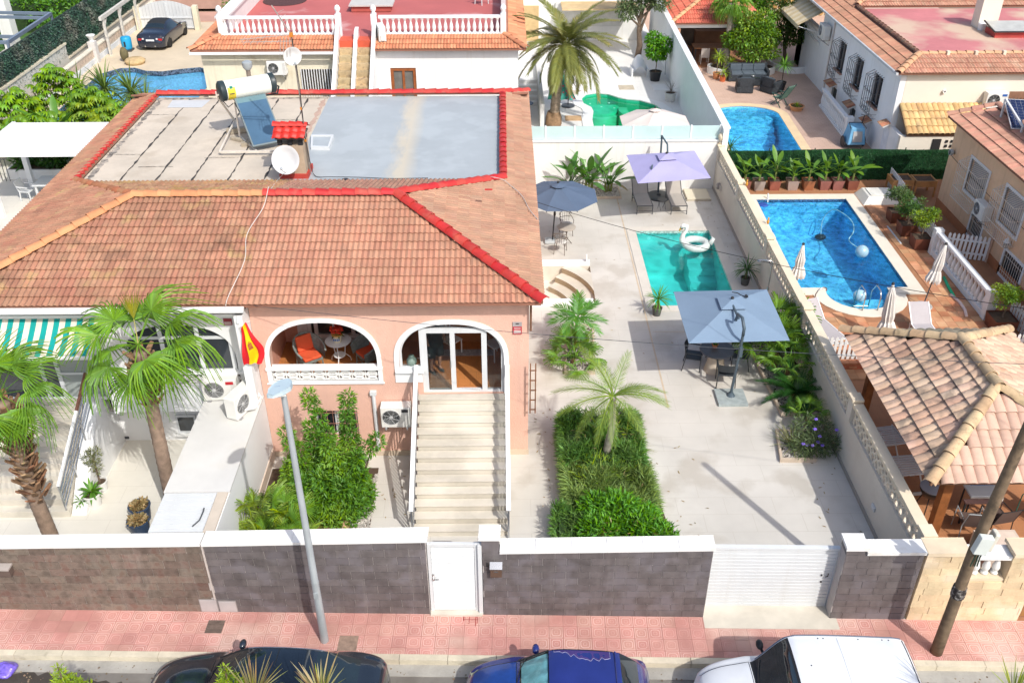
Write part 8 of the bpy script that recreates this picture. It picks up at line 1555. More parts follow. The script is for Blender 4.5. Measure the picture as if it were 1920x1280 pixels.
for i in range(2):
 y=32.55-i*1.75;M=Matrix.Translation((18.75-OFF[sp_.name][0],y-OFF[sp_.name][1],.45))@Matrix.Rotation(radians(-10),4,'Z')@Matrix.Rotation(radians(20),4,'X');b=MB();b.m=None;b.box(-.55,-.82,-.02,.55,.82,.02);fm_=b.mesh('panel_frame');fm_.materials.append(WPVC);inst(fm_,'panel_frame',sp_,M);b=MB()
 for a in range(6):
  for c_ in range(10):b.box(-.53+a*.177,-.8+c_*.16,.021,-.53+a*.177+.17,-.8+c_*.16+.153,.024)
 pm=b.mesh('solar_cells');pm.materials.append(mat('solar_cell_blue',(.012,.02,.07),.1,.2,4,coat=.5));inst(pm,'solar_cells',sp_,M)
b=MB();b.bar((18.3,33.2,3.96),(18.3,33.2,4.75),.06);b.bar((18.3,33.2,4.75),(18.3,31.6,4.3),.06);b.bar((18.3,31.6,3.96),(18.3,31.6,4.3),.06);b.build('frame',WPVC,sp_)
# house behind: red terrace, balustrades, twin stone stairs
bh=T('rear_house','cream and white house behind the duplex with red terrace and two stone stairs','house',(-6,45,0));YH=40.2;OR_=mat('orange_roof_tile',(.58,.245,.13),.85,.14,1.6,.5,60,rnd=.12,stain=((.40,.17,.1),2,.58,.5))
MB().ext([(-12.85,YH,0),(-7.0,YH,0),(-7.0,YH,4.72),(-12.85,YH,4.72)],(0,.2,0),[[(-8.72,YH,2.7),(-7.3,YH,2.7),(-7.3,YH,3.86),(-8.72,YH,3.86)]]).build('cream_wall',CREAMW,bh)
MB().ext([(-5.5,YH,0),(.66,YH,0),(.66,YH,4.72),(-5.5,YH,4.72)],(0,.2,0),[[(-4.85,YH,2.6),(-3.75,YH,2.6),(-3.75,YH,3.9),(-4.85,YH,3.9)]]).build('white_wall',WHITE,bh)
MB().box(.44,YH+.201,0,.66,60,4.72).build('side_wall',WHITE,bh);MB().box(-12.85,YH+.201,0,-12.65,60,4.72).build('side_wall',WHITE,bh)
b=MB();b.box(-6.98,YH,0,-5.52,YH+.2,4.0);b.build('stair_back',WHITE,bh)
wn=T_part('window',bh);WDB=mat('varnished_wood',(.30,.095,.03),.4,.2,5);b=MB();b.box(-4.85,YH+.04,2.6,-4.72,YH+.14,3.9);b.box(-3.88,YH+.04,2.6,-3.75,YH+.14,3.9);b.box(-4.72,YH+.04,3.76,-3.88,YH+.14,3.9);b.box(-4.35,YH+.05,2.6,-4.25,YH+.13,3.76);b.build('frame',WDB,wn);MB().box(-4.72,YH+.10,2.6,-3.88,YH+.11,3.76).build('pane',mat('curtained_pane',(.17,.165,.15),.2,.2,2),wn)
wn=T_part('barred_window',bh);MB().box(-8.72,YH+.14,2.7,-7.3,YH+.16,3.86).build('pane',mat('dim_shutter',(.11,.09,.07),.7,.3,6),wn);b=MB()
for i in range(13):b.bar((-8.68+i*.112,YH-.04,2.6),(-8.68+i*.112,YH-.04,3.88),.035)
for z in(2.95,):b.bar((-8.74,YH-.05,z),(-7.3,YH-.05,z),.03)
b.build('bars',WHITE2,wn)
t1_=tile_mesh(.27,.40);slope(bh,(-13.2,39.85,4.78),(-6.98,39.85,4.78),.28,[(-13.15,39.85),(-6.98,39.85),(-6.98,41.0),(-12.1,41.0)],t1_,.27,.385,OR_,DECKP,rnd=random.Random(3));slope(bh,(-5.5,39.85,4.78),(1.0,39.85,4.78),.28,[(-5.5,39.85),(.95,39.85),(0.1,41.0),(-5.5,41.0)],t1_,.27,.385,OR_,DECKP,rnd=random.Random(4));slope(bh,(1.0,39.85,4.78),(1.0,52,4.78),.33,[(1.0,39.9),(1.0,52),(.08,52),(.08,41)],t1_,.27,.4,OR_,DECKP,rnd=random.Random(5));slope(bh,(-13.2,56,4.78),(-13.2,39.85,4.78),.30,[(-13.2,56),(-13.2,39.9),(-12.15,41),(-12.15,56)],t1_,.27,.4,OR_,DECKP,rnd=random.Random(6))
caps(bh,(1.0,39.83,4.82),(.08,41,5.12),.13,OR_,.4);caps(bh,(-13.2,39.83,4.82),(-12.15,41,5.12),.13,OR_,.4);MB().box(-13.2,39.72,4.62,-6.98,39.84,4.72).build('gutter',WHITE2,bh,bevel=.02)
MB().prism([(-12.1,41.0),(.1,41.0),(.1,62),(-12.1,62)],4.6,5.03).build('terrace_slab',mat('red_terrace_floor',(.47,.125,.115),.7,.08,.5,.2,40,stain=((.62,.38,.36),.55,.60,.7)),bh)
MB().box(-6.98,40.3,4.72,-5.5,41.0,5.035).build('terrace_edge',mat('orange_red_edge',(.58,.10,.05),.7,.1,2),bh)
bal_rail(bh,(-12.0,41.1,5.03),(-7.15,41.1,5.03),20,.84,.12);bal_rail(bh,(-5.3,41.1,5.03),(-.1,41.1,5.03),21,.84,.12)
for x in(-12.05,-7.02,-5.5,.03):
 MB().box(x-.12,40.98,5.03,x+.12,41.22,5.95).build('pier',WHITE2,bh);MB().lathe([(.10,0),(.12,.03),(.06,.07),(.12,.16),(.13,.24),(.08,.34),(0,.38)],(x,41.1,5.95),12).build('finial',WHITE2,bh,smooth=True)
b=MB();b.box(-12.15,41.2,5.03,-11.85,60,5.75);b.box(-12.3,41.2,5.75,-11.75,60,5.85);b.build('side_parapet',WHITE,bh);b=MB();b.box(-.06,41.2,5.03,.14,60,5.85);b.build('side_parapet',mat('dark_terracotta_parapet',(.60,.50,.48),.8),bh)
s_=5.3;ex=T('stone_stairs','pair of worn stone stairs between white sloping parapets behind the red capped roof','stairs',(-6.25,39,0));STW=mat('worn_sandstone_step',(.50,.38,.22),.9,.28,4,.7,30,rnd=.14,stain=((.14,.10,.07),4,.56,.7))
for sx in(-6.62,-5.86):
 for i in range(13):y=40.3-i*.28;MB().box(sx-.30,y-.28,0,sx+.30,y,5.0-.235*(i+1)+.0).build('step',STW,ex)
for x,h0 in((-7.02,.55),(-6.24,.35),(-5.46,.55)):
 y1=36.4;MB().ext([(x-.075,41.0,3.0),(x-.075,41.0,5.03+h0+.05),(x-.075,40.6,5.0+h0),(x-.075,y1,5.0-.235/.28*(40.3-y1)+h0),(x-.075,y1,0)],(.15,0,0)).build('parapet',WHITE2,ex)
t=T('air_conditioner','cream air conditioner on the cream wall of the house behind','air conditioner',(-9.65,YH-.2,3.72),local=True);ac_unit(t,Matrix.Identity(4),.80,.58,.3,.21,None,True)
t=T('air_conditioner','white air conditioner turned sideways beside the right terrace balustrade','air conditioner',(-5.18,40.65,5.0),radians(-75),local=True);ac_unit(t,Matrix.Identity(4),.78,.6,.3,.22)
t=T('flue','short metal flue with wide cap rising behind the solar tank','flue',(-8.8,32.3,5.05));MB().lathe([(.08,0),(.08,1.25)],(-8.8,32.3,5.05),12).build('pipe',mat('rusty_galvanised',(.28,.23,.19),.5,.25,6,metal=.3),t,smooth='auto');MB().lathe([(.10,1.2),(.17,1.3),(.17,1.46),(.1,1.5),(0,1.5)],(-8.8,32.3,5.05),14).build('cap',GALV,t,smooth='auto')
t=T('roof_hatch','pale flat hatch on the red terrace of the house behind','hatch',(-6.1,45.5,5.03));MB().box(-7.05,45.1,5.06,-5.2,46.0,5.3).build('box',mat('hatch_red',(.40,.09,.07),.7),t);MB().box(-7.15,45.0,5.31,-5.1,46.1,5.37).build('lid',mat('hatch_grey',(.52,.50,.47),.6,.08,3),t)
def plastic_chair(lab,p,rz):
 t=T('plastic_chair',lab,'chair',p,rz,local=True);m=WPVC;MB().box(-.22,-.22,.40,.22,.22,.43).build('seat',m,t);MB().ext([(-.22,.22,.42),(.22,.22,.42),(.24,.32,.85),(-.24,.32,.85)],(0,.02,.005)).build('backrest',m,t)
 for sx in(-.2,.2):
  for sy in(-.2,.2):MB().bar((sx*1.15,sy*1.15,0),(sx,sy,.41),.04).build('leg',m,t)
  MB().bar((sx*1.2,-.22,.62),(sx*1.2,.26,.64),.04).build('armrest',m,t)
plastic_chair('white plastic chair on the red terrace near the right parapet',(-1.0,46.6,5.03),2.4)
t=T('parasol_shadow','round parasol shadow painted as a dark disc on the red terrace at the top of the photo','painted shadow',(-11,48.5,5.035));MB().lathe([(.3,0),(1.05,0),(1.05,.02),(.3,.02)],(-10.6,47.4,5.035),28).build('disc',mat('parasol_shadow_tone',(.09,.04,.04),.9,.3,14),t)  # dark disc stands for the cast shadow of an unseen parasol
# palm patio behind the frosted glass
t=T('date_palm','tall feather palm with slender trunk on the white rear patio','palm',(2.5,43.6,0));ct=PY(1062,88,43.7);trunk('trunk',t,[(2.42,43.6,0),(2.52,43.6,1.4),(2.66,43.65,2.9),(ct.x,43.7,ct.z-.1)],(.24,.20),mat('ringed_palm_trunk',(.30,.235,.17),.9,.25,7,.8,24,stain=((.12,.09,.06),6,.52,.6)),14,44,.07,.05,4);MB().lathe([(.34,0),(.40,.15),(.38,.5),(.30,.75)],(2.42,43.6,0),14).build('root_boss',BOOT,t,smooth=True);b=MB();rnd=random.Random(6)
for i in range(60):a=i*2.4;h_=ct.z-.65+.6*(i/60);b.cbox((ct.x+.2*cos(a),43.7+.2*sin(a),h_),(.12,.1,.22),a,.4)
b.build('leaf_bases',BOOT,t);ph=[mesh_of(pinnate(3.6,96,.55,.058,1.15+.3*i,.45,.25,i+30),'frond',LPH)for i in range(4)]
for i in range(56):
 k=i/56;el=74-104*k**.9;inst(ph[i%4],'frond',t,orient(ct-Vector(OFF[t.name])+Vector((0,0,.1)),i*2.399+rnd.uniform(-.15,.15),radians(el+rnd.uniform(-7,7)),rnd.uniform(-.25,.25))@Matrix.Scale(rnd.uniform(.72,.92)*(.82 if k>.7 else 1),4))
def tree(label,base,h,B,n,ln,wd,m,r,seed,cat='tree',name='tree',pts=None):
 t=T(name,label,cat,tuple(base));base=Vector(base);top=base+Vector((0,0,h));rnd=random.Random(seed);MB().tube([base,base+Vector((.08,0,h*.3)),base+Vector((-.03,.05,h*.62)),top],[r,r*.85,r*.65,r*.4],10).build('trunk',TWIG,t,smooth=True)
 for q in B:c=Vector(q[:3]);s0=base+Vector((0,0,h*rnd.uniform(.55,.9)));MB().tube([s0,(s0+c)/2+Vector((0,0,-.1)),c],[r*.42,r*.26,r*.08],6).build('branch',TWIG,t)
 cloud('crown',t,m,B,n,ln,wd,seed,.35,.1);return t
tree('large grey green olive tree at the far end of the white patio',(7.85,54.7,0),2.6,[(7.3,54.6,3.3,.9,.9,.7),(8.2,55,3.7,1,.9,.8),(7.8,54.2,4.3,1,.9,.8),(8.8,54.6,3.4,.8,.8,.7),(6.9,55,4.1,.8,.8,.7),(7.9,55,5.0,.9,.8,.7),(8.6,54.2,4.3,.8,.8,.7),(7.0,54.3,2.8,.6,.6,.5)],7500,.20,.07,LOL,.2,5)
t=potted('round leafy potted tree in a black pot by the pale side wall',Vector((8.3,50.6,0)),.32,.5,BLACKP,LG,.6,.3,.05,0,cat='potted tree',seed=6);cloud('crown',t,LB,[(8.2,50.6,1.6,.5,.5,.45),(8.6,50.5,1.9,.45,.45,.4),(8.1,50.8,2.15,.45,.4,.4),(8.5,50.9,1.4,.4,.4,.35)],1500,.19,.10,7,.35)
potted('white pot of dry twiggy succulents against the pale side wall',Vector((8.6,47.2,0)),.30,.45,mat('white_pot',(.66,.64,.60),.5,.06,3),leafmat('dry_twig',(.14,.11,.08)),.1,.6,.02,18,.3,cat='potted plant',seed=9,up=(.6,1.5))
t=T('rattan_chair','white curved garden chair beside the black potted tree','chair',(7.6,51.5,0));c=Vector((7.55,51.6,0));b=MB()
b.grid(lambda u,v:tuple(c+Vector((-.45+.9*u,-.4+.5*v+.35*v*v,.12+.38*sin(pi*min(1,u*1.0))*.4+.32*(1-v)*sin(pi*u)+.75*v*v*sin(pi*u)**.5))),12,8);b.build('shell',WHITE2,t,smooth=True)
for sx in(-.42,.42):MB().box(7.55+sx-.04,51.2,0,7.55+sx+.04,52.1,.45).build('side_leg',WHITE2,t)
t=T('parasol','cream octagonal parasol cut by the frosted glass fence','parasol',(6.2,37.8,0));parasol_canopy(t,[(6.35+1.52*cos(radians(22.5+45*i)),38.0+1.52*sin(radians(22.5+45*i)),2.28)for i in range(8)],(6.35,38.0,2.75),mat('cream_canvas',(.64,.57,.52),.85,.04,2,.1,150),tier=.16);MB().tube([(6.35,38.0,0),(6.35,38.0,2.7)],.03,8).build('pole',STEEL,t)
t=T('folded_parasol','folded floral patterned fabric hanging on a black stand beside the palm trunk','parasol',(3.2,46.5,0));MB().tube([(3.3,46.5,0),(3.3,46.5,1.9),(3.05,46.5,1.95),(2.7,46.6,1.85)],.025,6).build('stand',BLACKM,t);MB().lathe([(.34,0),(.34,.06),(.05,.09)],(3.3,46.5,0),18).build('base',DKGREY,t,smooth='auto');FL=mat('floral_cloth',(.05,.30,.24),.8,.3,5);overlay(FL,lambda N,L:(lambda v:(L.new(N.new('ShaderNodeNewGeometry').outputs['Position'],v.inputs['Vector']),v.inputs['Scale'].__setattr__('default_value',5.5),mth(N,L,'LESS_THAN',v.outputs['Distance'],.30))[2])(N.new('ShaderNodeTexVoronoi')),(.52,.05,.10));b=MB();b.grid(lambda u,v:(2.75+.05*sin(9*u)+(u-.5)*(.5+.95*v)+.45*v*.5,46.62+.06*sin(22*u),1.75-1.45*v),24,8);b.build('cloth',FL,t,smooth=True)
t=T('bistro_table','small blue round table on thin legs between the duplex wall and the palm','table',(1.15,44.6,0));MB().lathe([(0,.7),(.33,.7),(.33,.73),(0,.73)],(1.15,44.9,0),20).build('tabletop',mat('blue_top',(.03,.08,.18),.4),t,smooth='auto');b=MB();[b.tube([(1.15+.25*cos(a),44.9+.25*sin(a),0),(1.15-.1*cos(a),44.9-.1*sin(a),.4),(1.15+.2*cos(a),44.9+.2*sin(a),.7)],.015,5)for a in(.3,2.4,4.5)];b.build('leg',BLACKM,t);MB().lathe([(.05,0),(.06,.1),(.03,.2),(.05,.26),(0,.3)],(1.1,45.0,.73),8).build('lantern',BLACKM,t)
for lab,q in(('orange grating slab on the rear patio beside the palm trunk',(4.0-.55,44.7)),('pale grating slab behind the green pool',(6.6,49.4)),('pale grating slab beside the pool rim near the floral cloth',(3.75,48.6))):b=MB().box(q[0]-.4,q[1]-.35,.012,q[0]+.4,q[1]+.35,.03);tag(b.build('access_slab',mat('orange_slab',(.55,.36,.20),.8,.12,4)if 'orange' in lab else mat('pale_slab',(.52,.45,.34),.8,.12,4)),lab,'slab')
b=MB().box(8.0,48.9,.015,8.75,49.9,.04);tag(b.build('shower_tray',WHITE2),'white square tray on the rear patio by the pale wall','tray')
b=MB();b.tube([(9.0,51.6,0),(8.95,51.6,2.1),(8.8,51.6,2.25),(8.6,51.6,2.2)],.02,6);tag(b.build('outdoor_shower',STEEL),'thin curved outdoor shower pipe on the pale side wall','shower')
ps=T('patio_stairs','white steps and low walls beside the rear house at the left of the palm','stairs',(1.2,48,0))
for i in range(5):MB().box(.68,46.6+i*.34,0,1.75,46.6+(i+1)*.34,.18*(i+1)).build('step',WHITE,ps)
MB().box(.68,48.3,0,1.75,52.5,.9).build('landing',WHITE,ps);MB().box(1.76,43.2,0,1.95,52.5,1.25).build('side_parapet',mat('grey_white_parapet',(.62,.61,.58),.8,.05,2),ps)
t=T('background_house','white low house closing the far end of the rear patio','house',(5,58,0));b=MB().box(.7,58.6,0,8.6,66,2.9);b.build('wall',WHITE,t);MB().box(.5,58.3,2.92,8.7,66,3.05).build('roof_slab',mat('pale_roof',(.66,.62,.55),.8,.06,1),t);b=MB();b.box(3.2,58.4,.9,7.2,58.59,2.3);b.build('shutter',mat('pale_grey_shutter',(.55,.56,.55),.6),t);b=MB();b.box(1.2,58.45,0,2.2,58.59,2.1);b.build('door',mat('ochre_door',(.50,.36,.18),.6),t);MB().box(3.5,56.5,2.3,8.0,58.29,2.4).build('canopy',mat('ochre_canopy',(.62,.46,.25),.7),t)
wl=T('stone_wall','honey coloured random stone wall at the far end of the rose paved yard','wall',(18,64,0));rs_=random.Random(4);b=MB().box(14.8,64.3,0,22,64.6,2.9);b.build('wall_core',mat('pale_stone_joint',(.62,.54,.40),.9),wl);SM=mat('honey_stone',(.56,.34,.12),.85,.25,3,.5,30,rnd=.25)
for i in range(17):
 for j in range(7):x=15.0+i*.42+(.2 if j%2 else 0);z=.22+j*.40;n=7;pts=[(x+.19*rs_.uniform(.75,1.05)*cos(2*pi*k/n),z+.18*rs_.uniform(.75,1.05)*sin(2*pi*k/n))for k in range(n)];MB().ext([(a,64.24,c_)for a,c_ in pts],(0,.08,0)).build('stone',SM,wl)
# middle right yard
rg=T('tiled_pavilion','open pavilion with bright coral tiled hip roof at the far right','pavilion',(11.6,54.5,0));COR=mat('coral_roof_tile',(.60,.16,.10),.75,.12,1.5,.4,60,rnd=.09);e0,e1,f0,f1,ze,za=9.25,14.5,52.5,58.0,2.55,3.7
for P_0,P_1,pl_ in(((e0,f0,ze),(e1,f0,ze),[(e0,f0),(e1,f0),(11.9,55.25)]),((e0,f1,ze),(e0,f0,ze),[(e0,f1),(e0,f0),(11.9,55.25)]),((e1,f0,ze),(e1,f1,ze),[(e1,f0),(e1,f1),(11.9,55.25)])):slope(rg,P_0,P_1,(za-ze)/2.7,pl_,t1_,.27,.385,COR,DECKP,rnd=random.Random(3),limit=170)
for p in((e0,f0),(e1,f0)):caps(rg,(*p,ze+.04),(11.9,55.25,za+.04),.14,mat('orange_hip',(.62,.34,.18),.8,.1,3),.42)
b=MB();b.box(9.5,52.75,2.25,14.3,52.95,2.52);b.box(9.5,52.951,2.25,9.7,57.5,2.52);b.box(14.1,52.951,2.25,14.3,57.5,2.52);b.build('beam',WHITE,rg);BRK=mat('pale_brick_post',(.50,.27,.17),.85,.15,5,.4)
for x,y in((9.65,52.9),(14.2,52.9),(14.2,57)):MB().box(x-.2,y-.14,0,x+.2,y+.2,2.25).build('post',BRK,rg)
b=MB();b.box(9.5,57.2,0,14.3,57.4,2.5);b.build('back_wall',mat('dim_pavilion_wall',(.16,.13,.10),.9,.3,2),rg);MB().box(9.3,52.9,.01,14.3,57.3,.05).build('floor',TERF,rg);b=MB();b.box(11.5,56.6,.95,14.0,57.1,1.05);b.box(11.5,56.7,.05,14.0,57.1,.94);b.build('counter',mat('counter_brick',(.30,.17,.10),.8),rg)
t=T('dining_table','wooden dining table inside the coral roofed pavilion','table',(12.0,54.5,0));MB().box(11.0,54.1,.72,13.0,55.1,.77).build('tabletop',mat('orange_wood',(.42,.20,.08),.5,.15,4),t)
for sx in(11.1,12.9):
 for sy in(54.2,55.0):MB().bar((sx,sy,0),(sx,sy,.72),.07).build('leg',DKGREY,t)
for lab,x,y,rz in(('pale chair at the pavilion table, left of the two in front',11.5,53.6,pi),('pale chair at the pavilion table, right of the two in front',12.4,53.6,pi),('white chair at the left edge of the pavilion',10.3,53.3,2.2)):
 t=T('pale_chair',lab,'chair',(x,y,0),rz,local=True,group='pale chairs of the pavilion');m=mat('pale_taupe_paint',(.50,.45,.40),.6,.06,3)if 'table' in lab else WHITE2;MB().box(-.24,-.24,.42,.24,.24,.46).build('seat',m,t);MB().box(-.24,.2,.46,.24,.25,.95).build('backrest',m,t)
 for sx in(-.21,.21):
  for sy in(-.21,.21):MB().bar((sx,sy,0),(sx,sy,.42),.045).build('leg',m,t)
tree('dense rounded citrus tree behind the black sofa',(13.6,51.9,0),1.8,[(13.0,51.6,2.0,.8,.8,.6),(13.9,51.7,2.3,.9,.8,.7),(13.4,52.0,2.8,.8,.8,.55),(14.5,51.9,1.9,.7,.7,.6),(12.6,52,1.8,.6,.6,.5),(14.3,52.3,2.8,.6,.6,.5),(14.7,51.7,1.2,.5,.5,.4),(13.7,51.5,1.3,.9,.7,.5)],6500,.17,.085,leafmat('citrus_leaf',(.13,.26,.025),var=.4,c2=(.22,.33,.04)),.13,6);tree('dark spreading tree between the citrus tree and the white villa',(16.0,53.5,0),1.7,[(15.6,53.4,2.3,.8,.8,.7),(16.3,53.6,2.7,.8,.8,.7),(15.9,53.1,1.7,.7,.6,.6),(16.5,53.2,1.8,.6,.6,.6),(15.4,54.2,2.9,.6,.6,.5),(16.2,54.2,3.2,.7,.7,.5)],5200,.17,.07,leafmat('dark_tree_leaf',(.06,.13,.02),var=.4,c2=(.11,.15,.03)),.13,7);tree('leafy green tree beyond the pavilion chimney',(15.1,58.5,0),2.6,[(14.9,58.5,3.2,.8,.8,.9),(15.6,58.7,2.5,.8,.8,.9),(15.1,58.2,2.0,.7,.7,.7),(14.6,58.9,4.0,.7,.7,.8)],3600,.2,.09,LG,.13,8)
tree('wild green tree beyond the honey stone wall',(17.5,68,0),3.0,[(16.5,67.6,3.5,1.2,1,1.0),(18.5,68,3.6,1.2,1,1.0),(20.5,68,3.4,1.2,1,.9)],3000,.3,.12,LYEL,.15,9)
t=T('fan_palm','fan palm with smooth grey trunk in front of the coral roof','palm',(12.75,54.3-2.2,0));cp2=PY(1372,6,52.4);trunk('trunk',t,[(12.45,52.1,0),(12.45,52.2,1.6),tuple(cp2)],(.17,.15),mat('smooth_grey_trunk',(.38,.31,.27),.9,.15,6,.5),12,20,.03)
for i in range(26):inst(FANS[i%4],'frond',t,orient(cp2-Vector(OFF[t.name]),i*2.4,radians(65-105*(i/26)),0)@Matrix.Scale(.62,4))
RAT=mat('charcoal_rattan',(.035,.042,.05),.7,.3,14,.6,60);CUS=mat('slate_cushion',(.09,.115,.14),.85,.08,3)
def sofa(lab,p,rz,w_,cat='sofa',grp=None):
 t=T('rattan_sofa' if w_>1 else 'rattan_armchair',lab,cat,p,rz,local=True,group=grp);MB().box(-w_/2,-.42,.04,w_/2,.42,.34).build('base',RAT,t,bevel=.015)
 for sx in(-1,1):MB().box(sx*w_/2-(.14 if sx>0 else 0),-.42,.34,sx*w_/2+(.14 if sx<0 else 0),.42,.62).build('armrest',RAT,t,bevel=.015)
 MB().box(-w_/2,.28,.35,w_/2,.42,.82).build('backrest',RAT,t,bevel=.015);n=3 if w_>1 else 1;cw=(w_-.3)/n
 for i in range(n):MB().box(-w_/2+.15+i*cw+.01,-.40,.35,-w_/2+.15+(i+1)*cw-.01,.26,.46).build('seat_cushion',CUS,t,bevel=.02);MB().box(-w_/2+.15+i*cw+.01,.14,.47,-w_/2+.15+(i+1)*cw-.01,.27,.80).build('back_cushion',CUS,t,bevel=.02)
 return t
sofa('charcoal rattan three seat sofa in front of the citrus tree',(13.35,50.7,0),0,2.2);sofa('charcoal rattan armchair facing the sofa, left of two',(12.75,48.7,0),pi-.1,.85,'armchair');sofa('charcoal rattan armchair turned towards the sofa, right of two',(14.15,48.6,0),radians(128),.85,'armchair')
t=T('coffee_table','low charcoal rattan coffee table in front of the sofa','table',(13.4,49.8,0));MB().box(12.9,49.5,.05,14.0,50.15,.42).build('body',RAT,t,bevel=.01);MB().box(12.88,49.48,.422,14.02,50.17,.44).build('glass_top',GLASSW,t);b=MB();b.lathe([(.1,0),(.12,.03),(.1,.05),(0,.05)],(13.45,49.9,.44),10);b.build('ashtray',STEEL,t)
t=T('deck_chair','green reclining folding chair at the edge of the sandy pool coping','chair',(14.05,46.5,0),radians(-145),local=True);m=mat('green_painted_wood',(.03,.085,.065),.6,.1,5);GS=mat('green_grey_slat',(.10,.17,.13),.7,.1,6)
for i in range(5):MB().box(-.25,-.25+i*.1,.40,.25,-.25+i*.1+.08,.42).build('slat',GS,t)
for i in range(8):y=.24+.055*i;MB().box(-.25,y,.44+.09*i,.25,y+.03,.44+.09*i+.08).build('slat',GS,t)
for sx in(-.28,.28):MB().bar((sx,-.3,0),(sx,.3,.62),.035).build('leg',m,t);MB().bar((sx,.35,0),(sx,-.25,.6),.035).build('leg',m,t);MB().bar((sx,-.3,.62),(sx,.3,.62),.06,.03).build('armrest',m,t);MB().bar((sx,.2,.4),(sx,.68,1.18),.035).build('back_post',m,t)
potted('slender dracaena in a black pot beside the right rattan armchair',Vector((14.75,48.9,0)),.24,.42,BLACKP,LG,.9,.75,.05,46,1.1,cat='potted plant',seed=12);potted('spiky plant in an orange pot at the left of the sofa',Vector((11.95,50.4,0)),.18,.28,mat('orange_pot',(.55,.14,.05),.6),LYEL,.2,.5,.035,34,1.0,cat='potted plant',seed=13);potted('taller spiky plant in a terracotta pot behind the orange pot',Vector((11.7,50.9,0)),.2,.32,TERRA,LYEL,.9,.55,.04,36,1.0,cat='potted plant',seed=14);potted('shallow terracotta bowl of yellow green plants at the pool edge',Vector((14.75,45.75,0)),.36,.22,TERRA,LYEL,0,.3,.03,34,.8,cat='potted plant',seed=15);potted('spiky yucca at the foot of the green screen in the rose yard',Vector((15.3,38.3,0)),.16,.2,BLACKP,LG,.1,.6,.04,36,.9,cat='potted plant',seed=16);potted('small spiky plant by the pale wall near the rose yard pool',Vector((10.2,50.9,0)),.14,.2,TERRA,LG,.25,.4,.05,22,.9,cat='potted plant',seed=17);potted('feathery dark plant behind the party wall corner finial',Vector((9.6,37.7,0)),.2,.3,TERRA,LD,.9,.8,.04,40,1.1,cat='potted plant',seed=18)
cb=T('planting_bed','curved white kerbed bed with spiky plants under the citrus tree','planting bed',(12.6,51.6,0));kb=arc(13.3,52.0,1.9,150,350,18,1.0);MB().prism(kb+arc(13.3,52.0,1.78,350,150,18,.9),.007,.38).build('kerb',WHITE,cb);MB().prism(arc(13.3,52.0,1.77,0,350,20,.89),.006,.30).build('soil',SOIL,cb);cb2=T('planting_bed','curved white kerbed bed at the foot of the dark tree by the villa','planting bed',(16.2,52.8,0));MB().prism(arc(16.3,53.2,1.25,120,300,14,1.6)+arc(16.3,53.2,1.12,300,120,14,1.45),.007,.35).build('kerb',WHITE,cb2)
for i,(x,y)in enumerate(((12.0,51.6),(12.5,51.3),(12.2,52.1))):t=T('spiky_plant',('yellow green spiky plant at the left end of the curved bed','tall spiky plant in the curved bed behind the sofa','small spiky plant at the back of the curved bed')[i],'plant',(x,y,.3));MB().tube([(x,y,.3),(x,y,.8)],.03,5).build('stem',TWIG,t);rosette('foliage',t,LYEL,(x,y,.8),34,.55,.045,1.0,(-.2,1.3),21+i)
XV,YV=16.8,39.05;vl=T('white_villa','white villa with caged black window grilles and terracotta roof at the upper right','house',(22,46,0));VW=mat('villa_white_wall',(.80,.805,.80),.8,.04,.7,.4,40,streak=((.62,.61,.57),.4));CRW=mat('villa_cream_front',(.74,.68,.58),.8,.04,.7,.4,60);wq=lambda y0,y1,z0,z1:[(XV,y0,z0),(XV,y1,z0),(XV,y1,z1),(XV,y0,z1)]
UP=[(46.0,47.05,1.75,3.15),(43.4,44.45,1.75,3.1),(40.8,41.9,1.75,3.1)];LO=[(46.2,47.0,.02,.86),(43.25,44.0,.02,.82)]
MB().ext([(XV,YV,0),(XV,50.0,0),(XV,50.0,3.95),(XV,YV,3.95)],(.25,0,0),[wq(*q)for q in UP+LO]).build('side_wall',VW,vl);MB().box(XV+.0,50.001,0,XV+.25,54,2.0).build('porch_wall',VW,vl);MB().box(XV+.26,YV,0,30,YV+.25,3.95).build('front_wall',CRW,vl);MB().box(XV-.0,53.0,0,XV+.25,54,3.9).build('porch_pier',VW,vl)
MB().box(XV+1.5,50.1,0,XV+1.7,54,3.9).build('porch_back',mat('shaded_porch_wall',(.3,.26,.23),.8,.1,2),vl);bal_rail(vl,(XV+.12,50.1,2.0),(XV+.12,52.9,2.0),10,.75,.08)  # back wall coloured dark: the porch's shade is in the paint
